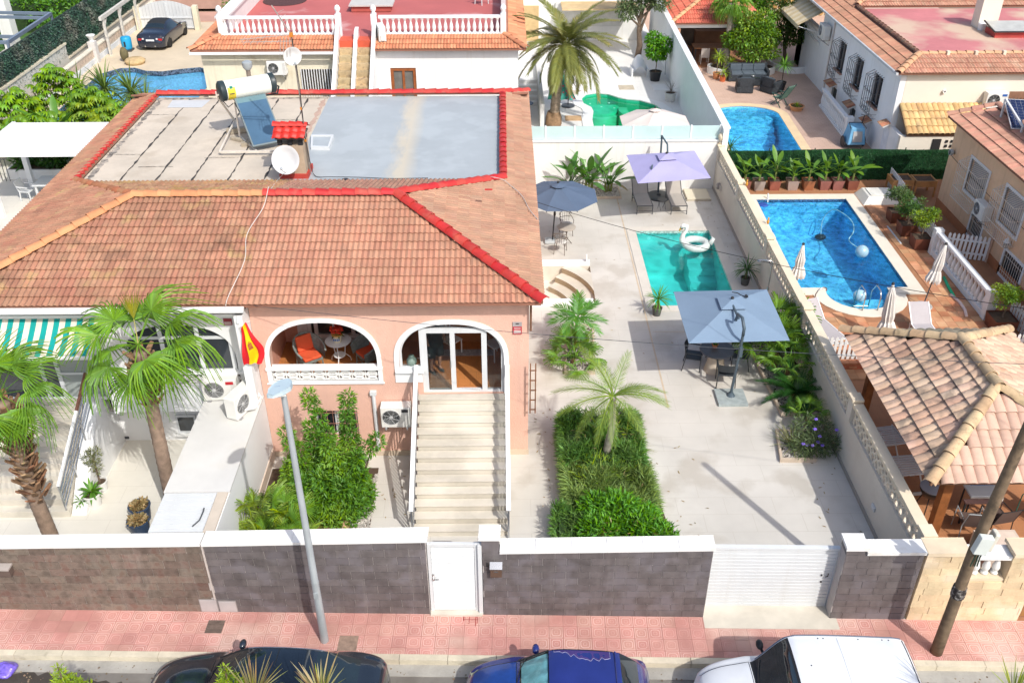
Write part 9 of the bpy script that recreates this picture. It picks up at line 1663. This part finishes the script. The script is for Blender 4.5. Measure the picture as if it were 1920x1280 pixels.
for i,q in enumerate(UP):
 wn=T_part('window',vl);y0,y1,z0,z1=q;MB().box(XV+.14,y0,z0,XV+.16,y1,z1).build('pane',GLASSW,wn);b=MB();b.box(XV+.08,y0,z0,XV+.14,y0+.07,z1);b.box(XV+.08,y1-.07,z0,XV+.14,y1,z1);b.box(XV+.08,(y0+y1)/2-.04,z0,XV+.14,(y0+y1)/2+.04,z1);b.build('frame',mat('brown_grey_frame',(.15,.13,.12),.5),wn);MB().box(XV-.12,y0-.05,z0-.06,XV+.1,y1+.05,z0).build('sill',mat('brick_sill',(.42,.24,.17),.8),wn);b=MB();D_=.36;X_=XV-D_
 for k in range(6):
  y=y0-.05+(y1-y0+.1)*k/5;b.bar((X_,y,z0-.25),(X_,y,z1-.1),.022);b.bar((X_,y,z1-.1),(XV,y,z1+.1),.018);b.tube([(X_,y,z0-.25),(X_+.1,y,z0-.42),(XV,y,z0-.45)],.010,4)
 for z in(z0-.25,z0+.12,(z0+z1)/2,z1-.1):b.bar((X_,y0-.05,z),(X_,y1+.05,z),.014);[b.bar((X_,y,z),(XV,y,z),.012)for y in(y0-.05,y1+.05)]
 for k in range(4):y=y0+.12+k*.27;b.tube([(X_-.01,y+.09*cos(a*.63),z0-.08+.09*sin(a*.63))for a in range(10)],.010,4,True);b.tube([(X_-.01,y+.07*cos(a*.63),(z0+z1)/2+.1*sin(a*.63))for a in range(10)],.008,4,True)
 b.build('grille',mat('grey_black_iron',(.13,.135,.14),.5,.2,5),wn)
for i,q in enumerate(LO):
 y0,y1,z0,z1=q;wn=T_part('lower_door',vl);MB().box(XV+.12,y0,z0,XV+.14,y1,z1).build('pane',mat('dark_green_door',(.025,.04,.035),.4,.2,3),wn);b=MB()
 for k in range(5):y=y0+(y1-y0)*(k+.5)/5;b.bar((XV+.03,y,z0),(XV+.03,y,z1),.016)
 b.build('bars',mat('grey_black_iron',(.07,.075,.08)),wn)
hm=barrel_mesh(.16,.34)
for y0,y1,z in((46.3,47.4,1.10),(43.3,44.3,1.06),(41.0,41.9,1.14),(38.95,39.65,1.75)):
 hd_=T_part('tile_hood',vl);MB().ext([(XV,y0,z),(XV,y1,z),(XV-.34,y1,z-.16),(XV-.34,y0,z-.16)],(0,0,-.05)).build('board',mat('hood_white',(.7,.68,.64),.8),hd_);b=MB();n=int((y1-y0)/.15)
 for k in range(n):b.m=Matrix.Translation(Vector((XV-.36,y0+.08+k*.15,z-.165)))@Matrix.Rotation(-pi/2,4,'Z')@Matrix.Rotation(radians(25),4,'X');b.add(hm.v,hm.f)
 b.build('tiles',mat('hood_tile',(.42,.21,.12),.85,.25,4,.4,rnd=.25),hd_)
MB().box(XV-.012,41.1,.02,XV-.002,41.8,.95).build('white_door',mat('pale_blue_white_door',(.70,.74,.80),.6),vl);MB().box(XV-.012,38.98,.02,XV-.002,39.6,1.5).build('white_door',mat('pale_blue_white_door',(.70,.74,.80),.6),vl)
VT=mat('villa_roof_tile',(.43,.225,.145),.88,.16,1.5,.5,60,rnd=.12,stain=((.26,.14,.1),1.8,.56,.5));VTF=mat('villa_front_tile',(.52,.27,.18),.88,.16,1.5,.5,60,rnd=.14,stain=((.60,.40,.28),2,.56,.6))
ze=3.98;slope(vl,(XV-.28,58,ze),(XV-.28,YV-.3,ze),.36,[(XV-.28,58),(XV-.28,YV-.28),(XV+.95,40.0),(XV+.95,48.2),(XV+2.8,50),(XV+2.8,58)],t2,.27,.38,VT,DECKW,rnd=random.Random(8));slope(vl,(XV-.28,YV-.3,ze),(30,YV-.3,ze),.36,[(XV-.26,YV-.3),(30,YV-.3),(30,40.0),(XV+.95,40.0)],t2,.27,.33,VTF,DECKW,rnd=random.Random(9));slope(vl,(XV+.95,48.3,4.42),(30,48.3,4.42),.36,[(XV+.95,48.3),(27,48.3),(27,52.5),(XV+2.8,52.5)],t2,.27,.38,VTF,DECKW,rnd=random.Random(10),limit=300)
caps(vl,(XV-.28,YV-.3,ze+.04),(XV+.95,40.0,4.46),.16,mat('orange_brown_cap',(.58,.33,.19),.8,.14,3),.4);caps(vl,(XV+.97,40.0,4.44),(XV+.97,48.3,4.44),.13,mat('dark_brown_cap',(.22,.12,.08),.9,.25,5,rnd=.2),.4);caps(vl,(XV+1.0,40.05,4.44),(29,40.05,4.44),.13,MATS['orange_brown_cap'],.4);caps(vl,(XV+.95,48.3,4.5),(XV+2.9,50.6,5.2),.15,MATS['orange_brown_cap'],.4)
MB().prism([(XV+.97,40.05),(30,40.05),(30,48.3),(XV+.97,48.3)],4.1,4.30).build('flat_roof',mat('faded_red_roof',(.52,.185,.19),.75,.12,.5,.3,30,stain=((.56,.42,.31),.30,.46,.95)),vl);MB().bar((XV-.33,58,3.98),(XV-.33,YV-.35,3.98),.1,.1).build('gutter',mat('blue_grey_gutter',(.55,.58,.6),.4),vl);b=MB();b.tube([(XV-.05,46.1+2,3.9),(XV-.05,48.1,.1)],.04,6);b.build('downpipe',mat('beige_downpipe',(.6,.55,.5),.6),vl)
for k in range(8):MB().box(18.9+k*1.2,39.85,4.40,19.02+k*1.2,40.02,4.58).build('coping_stub',mat('cream_stub',(.68,.60,.48),.7),vl)
t=T('villa_chimney','cream block chimney on the red flat roof of the villa','chimney',(22.6,44.6,4.3));MB().box(22.2,44.5,4.3,23.1,45.2,5.9).build('shaft',CRW,t);b=MB();b.lathe([(.16,0),(.18,.3),(.12,.34)],(22.3,44.3,4.3),10);b.lathe([(.16,0),(.18,.3),(.12,.34)],(22.75,44.3,4.3),10);b.build('vent_pot',WHITE2,t)
t=T('skylight','tilted grey skylight on a red base on the villa roof','skylight',(22.9,43.2,4.3));MB().box(22.3,42.9,4.3,23.9,43.9,4.55).build('base',mat('red_kerb',(.40,.06,.05),.7),t);MB().ext([(22.2,42.8,4.56),(24.0,42.8,4.56),(24.0,44.0,4.75),(22.2,44.0,4.75)],(0,0,.04)).build('pane',mat('pale_skylight',(.45,.45,.42),.3),t);b=MB();b.bar((22.2,42.79,4.6),(24,42.79,4.6),.05);b.bar((22.2,42.8,4.6),(22.2,44,4.8),.05);b.build('frame',BLACKM,t)
t=T('awning','cream striped awning over the villa balcony','awning',(16.4,52,3));n=12
for k in range(n):MB().grid(lambda u,v:(XV+.1-1.35*v,50.2+(3.6)*(k+u)/n,3.75-.72*v),1,4).build('stripe',mat('cream_stripe',(.66,.56,.38),.8)if k%2 else mat('pale_yellow_stripe',(.56,.44,.25),.8),t)
b=MB();b.ext([(XV-1.25,50.2,3.03),(XV-1.25,53.8,3.03),(XV-1.25,53.8,2.82),(XV-1.25,50.2,2.82)],(.01,0,0));b.build('valance',mat('cream_stripe',(.66,.56,.38)),t);MB().bar((XV-1.2,50.25,2.95),(XV,50.25,2.6),.03).build('folding_arm',WHITE2,t)
t=T('air_conditioner','white air conditioner high on the villa side wall beside the awning','air conditioner',(XV-.25,48.9,2.7),radians(-90),local=True);ac_unit(t,Matrix.Identity(4),.9,.7,.34,.25,None,True);t=T('air_conditioner','white air conditioner on the cream villa front beside the barred window','air conditioner',(20.95,YV-.22,2.5),local=True);ac_unit(t,Matrix.Identity(4),.9,.66,.34,.25,'blue',True)
t=T('spotlight','small black and white spotlight on the cream villa front','spotlight',(18.75,YV-.08,3.15));MB().lathe([(.07,0),(.09,.1)],(18.75,YV-.01,3.15),10,(.3,-1,-.2)).build('housing',WHITE2,t);MB().lathe([(.07,.0),(0,.02)],(18.77,YV-.1,3.14),10,(.3,-1,-.2)).build('lens',BLACKM,t)
wn=T_part('barred_window',vl);MB().box(21.6,YV-.02,1.4,25,YV-.005,3.1).build('pane',mat('brown_shutter',(.25,.13,.08),.7,.2,4),wn);b=MB()
for k in range(22):b.bar((21.65+k*.15,YV-.1,1.35),(21.65+k*.15,YV-.1,2.85),.03)
for z in(1.5,2.1,2.75):b.bar((21.6,YV-.1,z),(25,YV-.1,z),.03)
b.build('bars',mat('dark_brown_bars',(.10,.075,.06),.6),wn)
ax_=T('villa_annexe','low annexe with golden barrel tiled roof against the villa front','annexe',(19,38.4,0));AT=mat('golden_barrel_tile',(.62,.42,.19),.88,.18,2.2,.5,50,rnd=.16,stain=((.36,.24,.14),2.6,.55,.6));
slope(ax_,(17.0,37.65,1.72),(20.95,37.65,1.72),.60,[(17.0,37.65),(20.95,37.65),(20.75,39.03),(17.0,39.03)],barrel_mesh(.27,.42),.225,.40,AT,GD,lift=.02,jit=.012,rnd=random.Random(4),name='barrel_tile');MB().box(XV,37.75,0,24,37.95,1.62).build('front_wall',CRW,ax_);MB().box(XV+.0,37.951,0,XV+.2,YV-.001,1.6).build('side_wall',VW,ax_);b=MB();b.box(18.2,37.7,1.0,18.55,37.749,1.5);b.build('dark_opening',DARK,ax_)
lb=MB();
for i in range(6):
 for j in range(3):lb.box(18.75+i*.22,37.70,.95+j*.2,18.75+i*.22+.10,37.749,.95+j*.2+.10)
lb.build('lattice_holes',DARK,ax_);b=MB();b.box(19.3,37.66,.75,19.7,37.72,.88);b.build('orange_strip',mat('orange_plastic',(.7,.2,.03),.5),ax_)
vs_=T('balustrade','white balustrade beside the basement steps of the villa','balustrade',(16.2,44,0));bal_rail(vs_,(16.15,46.3,0),(16.0,41.9,0),17,.95,.1);MB().box(15.9,41.65,0,16.2,41.95,1.05).build('end_post',WHITE2,vs_)
t=T('bicycle_trailer','pale blue and black bicycle trailer parked by the villa wall','trailer',(16.0,40.7,0));b=MB();b.add([(15.6,40.3,.25),(16.4,40.3,.25),(16.4,41.2,.25),(15.6,41.2,.25),(15.7,40.45,1.0),(16.3,40.45,1.0),(16.3,41.0,1.05),(15.7,41.0,1.05)],[(0,3,2,1),(4,5,6,7),(0,1,5,4),(1,2,6,5),(2,3,7,6),(3,0,4,7)]);b.build('body',mat('pale_blue_fabric',(.16,.40,.62),.7,.12,4),t,bevel=.03);MB().ext([(15.78,40.28,.40),(16.22,40.28,.40),(16.2,40.41,.85),(15.8,40.41,.85)],(0,-.01,0)).build('window',mat('grey_mesh_window',(.36,.36,.36),.5),t);b=MB();b.tube([(15.65,40.4,1.0),(15.7,40.9,1.1),(16.3,40.9,1.1),(16.35,40.4,1.0)],.02,5);b.tube([(16.3,41.0,.9),(16.5,41.3,1.3),(16.35,41.35,1.32)],.02,5);b.build('handle',BLACKM,t)
for x in(15.52,16.48):MB().lathe([(.24,-.02),(.26,0),(.24,.02)],(x,40.8,.26),16,(1,0,0)).build('wheel',BLACKM,t)
# left background: pergola, hedge, screened fence, rear yard
pg=T('flat_canopy','flat white panelled canopy on white posts left of the duplex','canopy',(-17,35.4,0));MB().box(-19.95,33.85,2.5,-14.2,34.0,2.78).build('fascia',WHITE2,pg);MB().box(-19.95,34.001,2.5,-19.8,36.95,2.78).build('fascia',WHITE2,pg);PN=mat('canopy_panel_white',(.78,.77,.75),.6,.03,.8,0,60,stain=((.6,.53,.45),.8,.66,.5))
for i in range(4):MB().box(-19.79+i*1.4,34.002,2.66,-19.79+(i+1)*1.4-.012,36.95,2.74).build('roof_panel',PN,pg)
for x,y in((-19.8,36.8),(-19.85,34.0),(-14.4,34.0)):MB().box(x-.1,y-.1,0,x+.1,y+.1,2.5).build('post',WHITE2,pg)
t=T('garden_table','white slatted table with benches under the flat canopy','table',(-18.6,35.6,0));MB().box(-19.0,35.2,.70,-17.2,36.2,.75).build('tabletop',WPVC,t)
for x in(-18.9,-17.3):
 for y in(35.3,36.1):MB().bar((x,y,0),(x,y,.7),.07).build('leg',WPVC,t)
plastic_chair('white garden chair at the table under the flat canopy',(-19.4,35.5,0),1.4)
t=T('planter_box','long white planter box of dark shrubs behind the canopy','planter',(-19.5,38.0,0));MB().box(-21.2,37.6,0,-15.2,38.4,.42).build('box',WHITE,t);MB().box(-21.1,37.7,.40,-15.3,38.3,.43).build('soil',SOIL,t);cloud('foliage',T('shrub','dark leafy shrubs in the white planter under the canopy edge','shrub',(-18,38,.4)),LD,[(-20.5,38,.8,.5,.4,.5),(-19.3,38,1.0,.7,.4,.7),(-18.0,38,1.2,.8,.4,.8),(-16.6,38,1.1,.8,.4,.8)],2200,.26,.10,5,.3)
t=T('low_fence','short black barred fence beside the white planter','fence',(-21.5,37,0));
for i in range(9):MB().bar((-22.3+i*.16,37.4,0),(-22.3+i*.16,37.4,1.0),.02).build('bar',BLACKM,t)
MB().bar((-22.35,37.4,1.0),(-20.95,37.4,1.0),.03).build('rail',BLACKM,t)
whl=MB();rnd=random.Random(3)
for i in range(11):a=2*pi*i/11;blade(whl,(0,0,0),(cos(a),sin(a),.15),.34,.10,1.5,4)
WH=mesh_of(whl,'leaf_whorl',leafmat('umbrella_leaf',(.17,.34,.016),var=.3,c2=(.25,.36,.03),tl=.3))
def umbrella_shrub(lab,c,rx,ry,h,n,seed):
 t=T('umbrella_shrub',lab,'shrub',(c[0],c[1],0),group=None);r=random.Random(seed)
 for k in range(4):MB().tube([(c[0]+.2*k-.3,c[1],0),(c[0]+(k-1.5)*rx*.5,c[1]+.1*k,h*.7)],[.05,.02],5).build('stem',TWIG,t)
 for i in range(n):a=i*2.4;q=sqrt((i+.5)/n);z=h*(1-.55*q*q)+r.uniform(-.25,.2)-(.0 if i%3 else .6*r.random());inst(WH,'leaf_whorl',t,Matrix.Translation((rx*q*cos(a),ry*q*sin(a),z))@Matrix.Rotation(r.random()*6,4,'Z')@Matrix.Rotation(r.uniform(-.5,.5),4,'X')@Matrix.Scale(r.uniform(.8,1.25),4))
 cloud('inner_leaves',t,LYEL if seed%2 else LG,[(c[0],c[1],h*.55,rx*.8,ry*.8,h*.4)],700,.22,.08,seed,.3,.3)
umbrella_shrub('bright green umbrella leaved shrub at the far left behind the canopy',(-21.6,40.4,0),1.7,1.2,3.0,130,3);umbrella_shrub('tallest bright umbrella leaved shrub in the middle of the left hedge',(-20.0,41.6,0),1.5,1.1,3.6,130,5);umbrella_shrub('yellow green umbrella leaved shrub before the yuccas',(-18.2,40.6,0),1.6,1.2,3.0,130,7);umbrella_shrub('low umbrella leaved shrub against the roof edge',(-16.7,39.4,0),1.5,1.0,2.7,110,8);umbrella_shrub('low yellowish umbrella leaved shrub above the canopy edge',(-19.9,38.8,0),2.0,.7,2.5,120,9)
for lab,x,y,h,n in(('large spiky yucca clump above the left hedge',-18.1,42.0,2.5,120),('second spiky yucca clump beside the roof corner',-16.7,41.4,2.5,110),('small spiky yucca poking up left of the large one',-19.7,43.0,2.2,40),('spiky yucca lowest at the roof edge',-15.7,40.2,2.3,80)):
 t=T('yucca',lab,'yucca',(x,y,0));MB().tube([(x,y,0),(x+.05,y,h)],[.09,.07],7).build('trunk',BARK,t);rosette('foliage',t,leafmat('yucca_leaf',(.14,.22,.045),var=.35),(x+.05,y,h),n,1.35,.075,.9,(-.5,1.35),int(h*10));rosette('lower_foliage',t,leafmat('yucca_leaf',(.14,.22,.045)),(x+.3,y-.2,h*.6),n//2,.9,.06,.9,(-.4,1.3),int(h*7))
t=T('strelitzia','broad paddle leaved plant standing up from the left hedge','plant',(-19.4,39.3,0));
for i in range(8):inst(PAD[i%3],'leaf',t,orient(Vector((0,0,1.2)),i*2.4,radians(45+30*(i/8)),0)@Matrix.Scale(1.5,4))
XF=-24.1;fw=T('screened_wall','grey cream stepped wall carrying a dark green leaf screen at the upper left','wall',(XF,52,0));MB().box(XF-.2,34,0,XF,52.4,1.62).build('wall',mat('grey_cream_wall',(.56,.54,.48),.8,.06,.8,.3,50),fw);MB().box(XF-.25,34,1.62,XF+.06,52.45,1.72).build('coping',KERB,fw);MB().box(XF-.2,52.41,0,XF,70,.85).build('wall',MATS['grey_cream_wall'],fw);MB().box(XF-.25,52.46,.85,XF+.06,70,.95).build('coping',KERB,fw)
MB().box(XF-.16,34,.9,XF-.10,70,3.05).build('screen_backing',mat('screen_dark',(.03,.05,.045),.9,.5,5,.8,40),fw)
r_=np.random.default_rng(8);n=16000;P=np.column_stack([np.full(n,XF-.08),36+34*r_.random(n),.95+2.1*r_.random(n)]);D=np.column_stack([.5+.4*r_.random(n),r_.normal(size=n)*.7,r_.normal(size=n)*.7-.3]);D/=np.linalg.norm(D,axis=1)[:,None];V,F=leaves_np(P,D,r_.normal(size=P.shape)+np.array([1.,0,0]),.12+.06*r_.random(n),np.full(n,.05));mesh_np('screen_leaves',V,F,leafmat('screen_leaf',(.045,.105,.075),var=.5,c2=(.16,.17,.14),tl=.05),fw)
for i in range(9):MB().tube([(XF-.05,37+4*i,.8),(XF-.05,37+4*i,3.1)],.025,6).build('post',MATS['green_black_cable'],fw)
YW2=T('inner_wall','low cream lattice wall along the side of the rear yard','wall',(-23.6,56,0));MB().box(-23.75,47,0,-23.55,66,.75).build('wall',mat('cream_lattice_wall',(.66,.60,.50),.85,.06,2,.5,30),YW2);MB().box(-23.8,47,.75,-23.5,66,.82).build('coping',mat('pale_cap',(.74,.69,.58),.8),YW2);MB().box(-23.54,47,0,-23.5,66,.28).build('white_base',mat('bluish_white_base',(.66,.70,.74),.8),YW2);lm=mesh_of(MB().box(-.01,-.19,-.16,.01,.19,.16),'lattice_block',mat('lattice_dots',(.58,.47,.38),.9,.25,12,.8,20))
for i in range(45):inst(lm,'lattice_block',YW2,Matrix.Translation((.055,-8.7+.42*i,.53)))
t=T('garden_pier','cream pier with white urn on the inner wall of the rear yard','pier',(-23.5,54.6,0));b=MB();b.box(-23.75,54.4,0,-23.35,54.8,1.2);b.build('pier',mat('banded_pier',(.62,.60,.58),.8,.1,6),t);MB().lathe([(.15,0),(.1,.04),(.17,.2),(.26,.34),(.24,.36),(0,.34)],(-23.55,54.6,1.2),14).build('urn',WHITE2,t,smooth='auto')
ar=T('arbour_frame','weathered white timber arbour frame against the inner wall','arbour',(-23.2,58,0));AW_=mat('peeling_white_timber',(.60,.58,.53),.8,.2,8,.5,40)
for y in(56.0,58.6,61.4):MB().bar((-23.2,y,0),(-23.2,y,2.1),.13).build('post',AW_,ar);MB().bar((-23.2,y,1.6),(-23.2,y+.5,2.1),.08).build('brace',AW_,ar)
MB().bar((-23.2,55.6,2.18),(-23.2,62.0,2.18),.16,.2).build('beam',AW_,ar)
t=T('yard_gate','wide white arched double gate closing the rear yard','gate',(-21.4,61.6,0));b=MB();n=16
for i in range(n):
 x0=-23.1+3.4*i/n;x1=x0+3.4/n-.012;h_=lambda x:1.35+.45*sin(pi*(x+23.1)/3.4);MB().ext([(x0,61.6,.05),(x1,61.6,.05),(x1,61.6,h_(x1)),(x0,61.6,h_(x0))],(0,.04,0)).build('board',WPVC,t)
b=MB();b.box(-23.1,61.55,.7,-19.7,61.6,.78);b.box(-23.1,61.55,.1,-19.7,61.6,.18);b.box(-21.44,61.54,.05,-21.36,61.6,1.75);b.build('rail',WPVC,t);MB().box(-23.4,61.4,0,-23.1,61.8,1.5).build('gate_post',CREAMW,t);MB().box(-19.7,61.4,0,-19.4,61.8,1.5).build('gate_post',CREAMW,t)
b=MB();b.box(-26,63.5,-.05,-12,66,.05);struct(b.build('far_pavement',mat('reddish_pavement',(.50,.30,.24),.9,.1,1)))
t=T('gas_canister','bright blue plastic drum on a stand beside the dark convertible','drum',(-22.6,56.9,0));MB().lathe([(.26,.12),(.3,.2),(.31,.75),(.27,.82),(.12,.86),(0,.86)],(-22.5,56.9,0),16).build('drum',mat('cyan_blue_plastic',(.02,.33,.62),.4,.06,3),t,smooth='auto');b=MB();b.box(-22.85,56.6,.02,-22.2,57.2,.1);b.build('stand',DKGREY,t);MB().box(-22.55,56.58,.3,-22.45,56.6,.6).build('strap',BLACKM,t)
t=T('stone_fountain','small ochre stone fountain with brown jug beside the yard pool','fountain',(-21.6,54.6,0));b=MB();b.lathe([(.5,0),(.6,.2),(.45,.3),(0,.32)],(-21.2,54.3,0),12);b.build('basin',mat('ochre_stone',(.58,.42,.22),.9,.2,4,.6),t,smooth=True);b=MB();b.ball((-21.9,54.7,.42),(.24,.22,.42),12,9);b.build('jug',mat('mossy_brown_jug',(.14,.12,.06),.8,.2,6),t,smooth=True)
nl=struct(MB().sheet([(-60,40),(XF-.25,40),(XF-.25,90),(-60,90)],.01).build('neighbour_lawn',mat('lawn_green',(.07,.16,.03),.95,.3,4,.8,60)))
pf=T('metal_pergola','blue grey steel pergola frame beyond the leaf screen','pergola',(-26,52,0));SB=mat('blue_grey_steel',(.16,.20,.27),.4,.06,3);ZP=2.6;A_=G(95,26,ZP);B_=G(14,80,ZP)
MB().bar(A_,B_,.14,.18).build('front_beam',SB,pf)
for k in(0,.16,.82,1.0):p=A_+(B_-A_)*k;MB().bar(p,p+Vector((-8,.8,0)),.12,.16).build('cross_beam',SB,pf)
for k in(0,1):p=A_+(B_-A_)*k;MB().bar((p.x,p.y,0),tuple(p),.12).build('post',SB,pf)
for lab,u,v,h in(('thick white square column beyond the leaf screen at the far left',22,75,3.2),('white square column with cap beyond the leaf screen',108,22,2.4)):
 p=G(u,v,.5);t=T('column',lab,'column',(p.x,p.y,0));MB().box(p.x-.35,p.y-.35,0,p.x+.35,p.y+.35,h).build('shaft',WHITE,t);MB().box(p.x-.42,p.y-.42,h,p.x+.42,p.y+.42,h+.15).build('cap',WHITE2,t)
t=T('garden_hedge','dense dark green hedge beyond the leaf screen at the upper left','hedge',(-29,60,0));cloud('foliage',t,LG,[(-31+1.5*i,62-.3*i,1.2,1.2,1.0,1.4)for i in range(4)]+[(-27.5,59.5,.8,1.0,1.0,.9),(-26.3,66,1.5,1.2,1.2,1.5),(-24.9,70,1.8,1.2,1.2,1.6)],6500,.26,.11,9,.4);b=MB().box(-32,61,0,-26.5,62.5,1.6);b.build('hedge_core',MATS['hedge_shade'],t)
b=MB().box(-30,55.5,.012,-25,57.2,.05);tag(b.build('garden_path',CONC),'pale path on the neighbour lawn beyond the leaf screen','path')
t=T('glass_shed','pale blue glazed corner of a building beyond the leaf screen','building',(-26.5,66,0));MB().box(-27.6,65.2,0,-25.9,67,3.4).build('wall',mat('pale_blue_glazing',(.42,.52,.55),.3,.1,1),t);MB().box(-27.7,65.1,3.4,-25.8,67.1,3.5).build('roof',DKGREY,t)
t=T('bamboo_clump','green bamboo and creeper growing beside the rear house parapet','bamboo',(-16.2,61,0));cloud('foliage',t,LG,[(-16.6,61,1.6,.9,.8,1.6),(-15.4,61.5,2.2,.9,.8,1.8),(-14.6,60,1.5,.7,.8,1.5)],3000,.3,.08,4,.3,.3)
for i in range(7):MB().tube([(-16.5+.3*i,60.3,0),(-16.3+.32*i,60.2,3.2)],.03,5).build('cane',mat('pale_cane',(.42,.42,.22),.6,.1,5),t)
t=T('far_house','reddish tiled roof and wall edge beyond the arched gate','house',(-20,68,0));MB().box(-25,67,0,-13,72,2.5).build('wall',mat('pink_brick_wall',(.48,.30,.24),.9,.1,2),t);MB().box(-25.2,66.8,2.5,-12.8,72,2.7).build('roof',OR_,t)
# plants of the near side of the street, tips cut by the bottom edge
def near_yucca(lab,s_,n,z,t_=-3.9,sd=1):
 p=S(s_,t_,0);t=T('yucca',lab,'yucca',tuple(p));MB().tube([p,p+Vector((.05,0,z*.5)),p+Vector((0,0,z))],[.10,.085,.08],8).build('trunk',BARK,t);b=MB();r=random.Random(sd)
 for i in range(n):a=i*2.4;el=r.uniform(.75,1.45);blade(b,p+Vector((.05*cos(a),.05*sin(a),z-.1*r.random())),(cos(a)*cos(el),sin(a)*cos(el),sin(el)),r.uniform(.65,1.0),.035,.25,4)
 b.build('foliage',leafmat('striped_yucca_leaf',(.24,.30,.06),var=.5,c2=(.34,.26,.14),tl=.3),t)
PN_=S(0,-9.9,0).y
def near_at(u,v,z):p=G(u,v,z);return p
for lab,u,z,n,sd in(('yellow green yucca tips rising in front of the black car windscreen',475,3.15,46,3),('yucca tips rising in front of the black car roof',600,3.0,46,4),('green and straw yucca tips at the bottom right corner',1905,3.0,40,5)):
 p=G(u,1300,z);t=T('yucca',lab,'yucca',(p.x,p.y,0));MB().tube([(p.x,p.y,-.14),(p.x+.05,p.y,z*.5),tuple(p)],[.10,.085,.08],8).build('trunk',BARK,t);b=MB();r=random.Random(sd)
 for i in range(n):a=i*2.4;el=r.uniform(.7,1.45);blade(b,p+Vector((.06*cos(a),.06*sin(a),-.1*r.random())),(cos(a)*cos(el),sin(a)*cos(el),sin(el)),r.uniform(.45,.75),.028,.2,4)
 b.build('foliage',leafmat('striped_yucca_leaf',(.24,.30,.06),var=.5,c2=(.34,.26,.14),tl=.3),t)
for lab,u,z in(('slim bright green conifer tip in front of the dark road patch',108,3.0),('small yellow green shrub tips before the black car door',420,2.9)):
 p=G(u,1250,z);t=T('conifer',lab,'conifer',(p.x,p.y,0));MB().tube([(p.x,p.y,-.14),(p.x,p.y,z)],[.05,.012],6).build('trunk',TWIG,t);cloud('foliage',t,leafmat('conifer_scale',(.24,.36,.02),var=.3),[(p.x,p.y,z-.05-.12*k,.05+.05*k,.05+.05*k,.10)for k in range(9)],1500,.085,.022,6,.2,-.3)
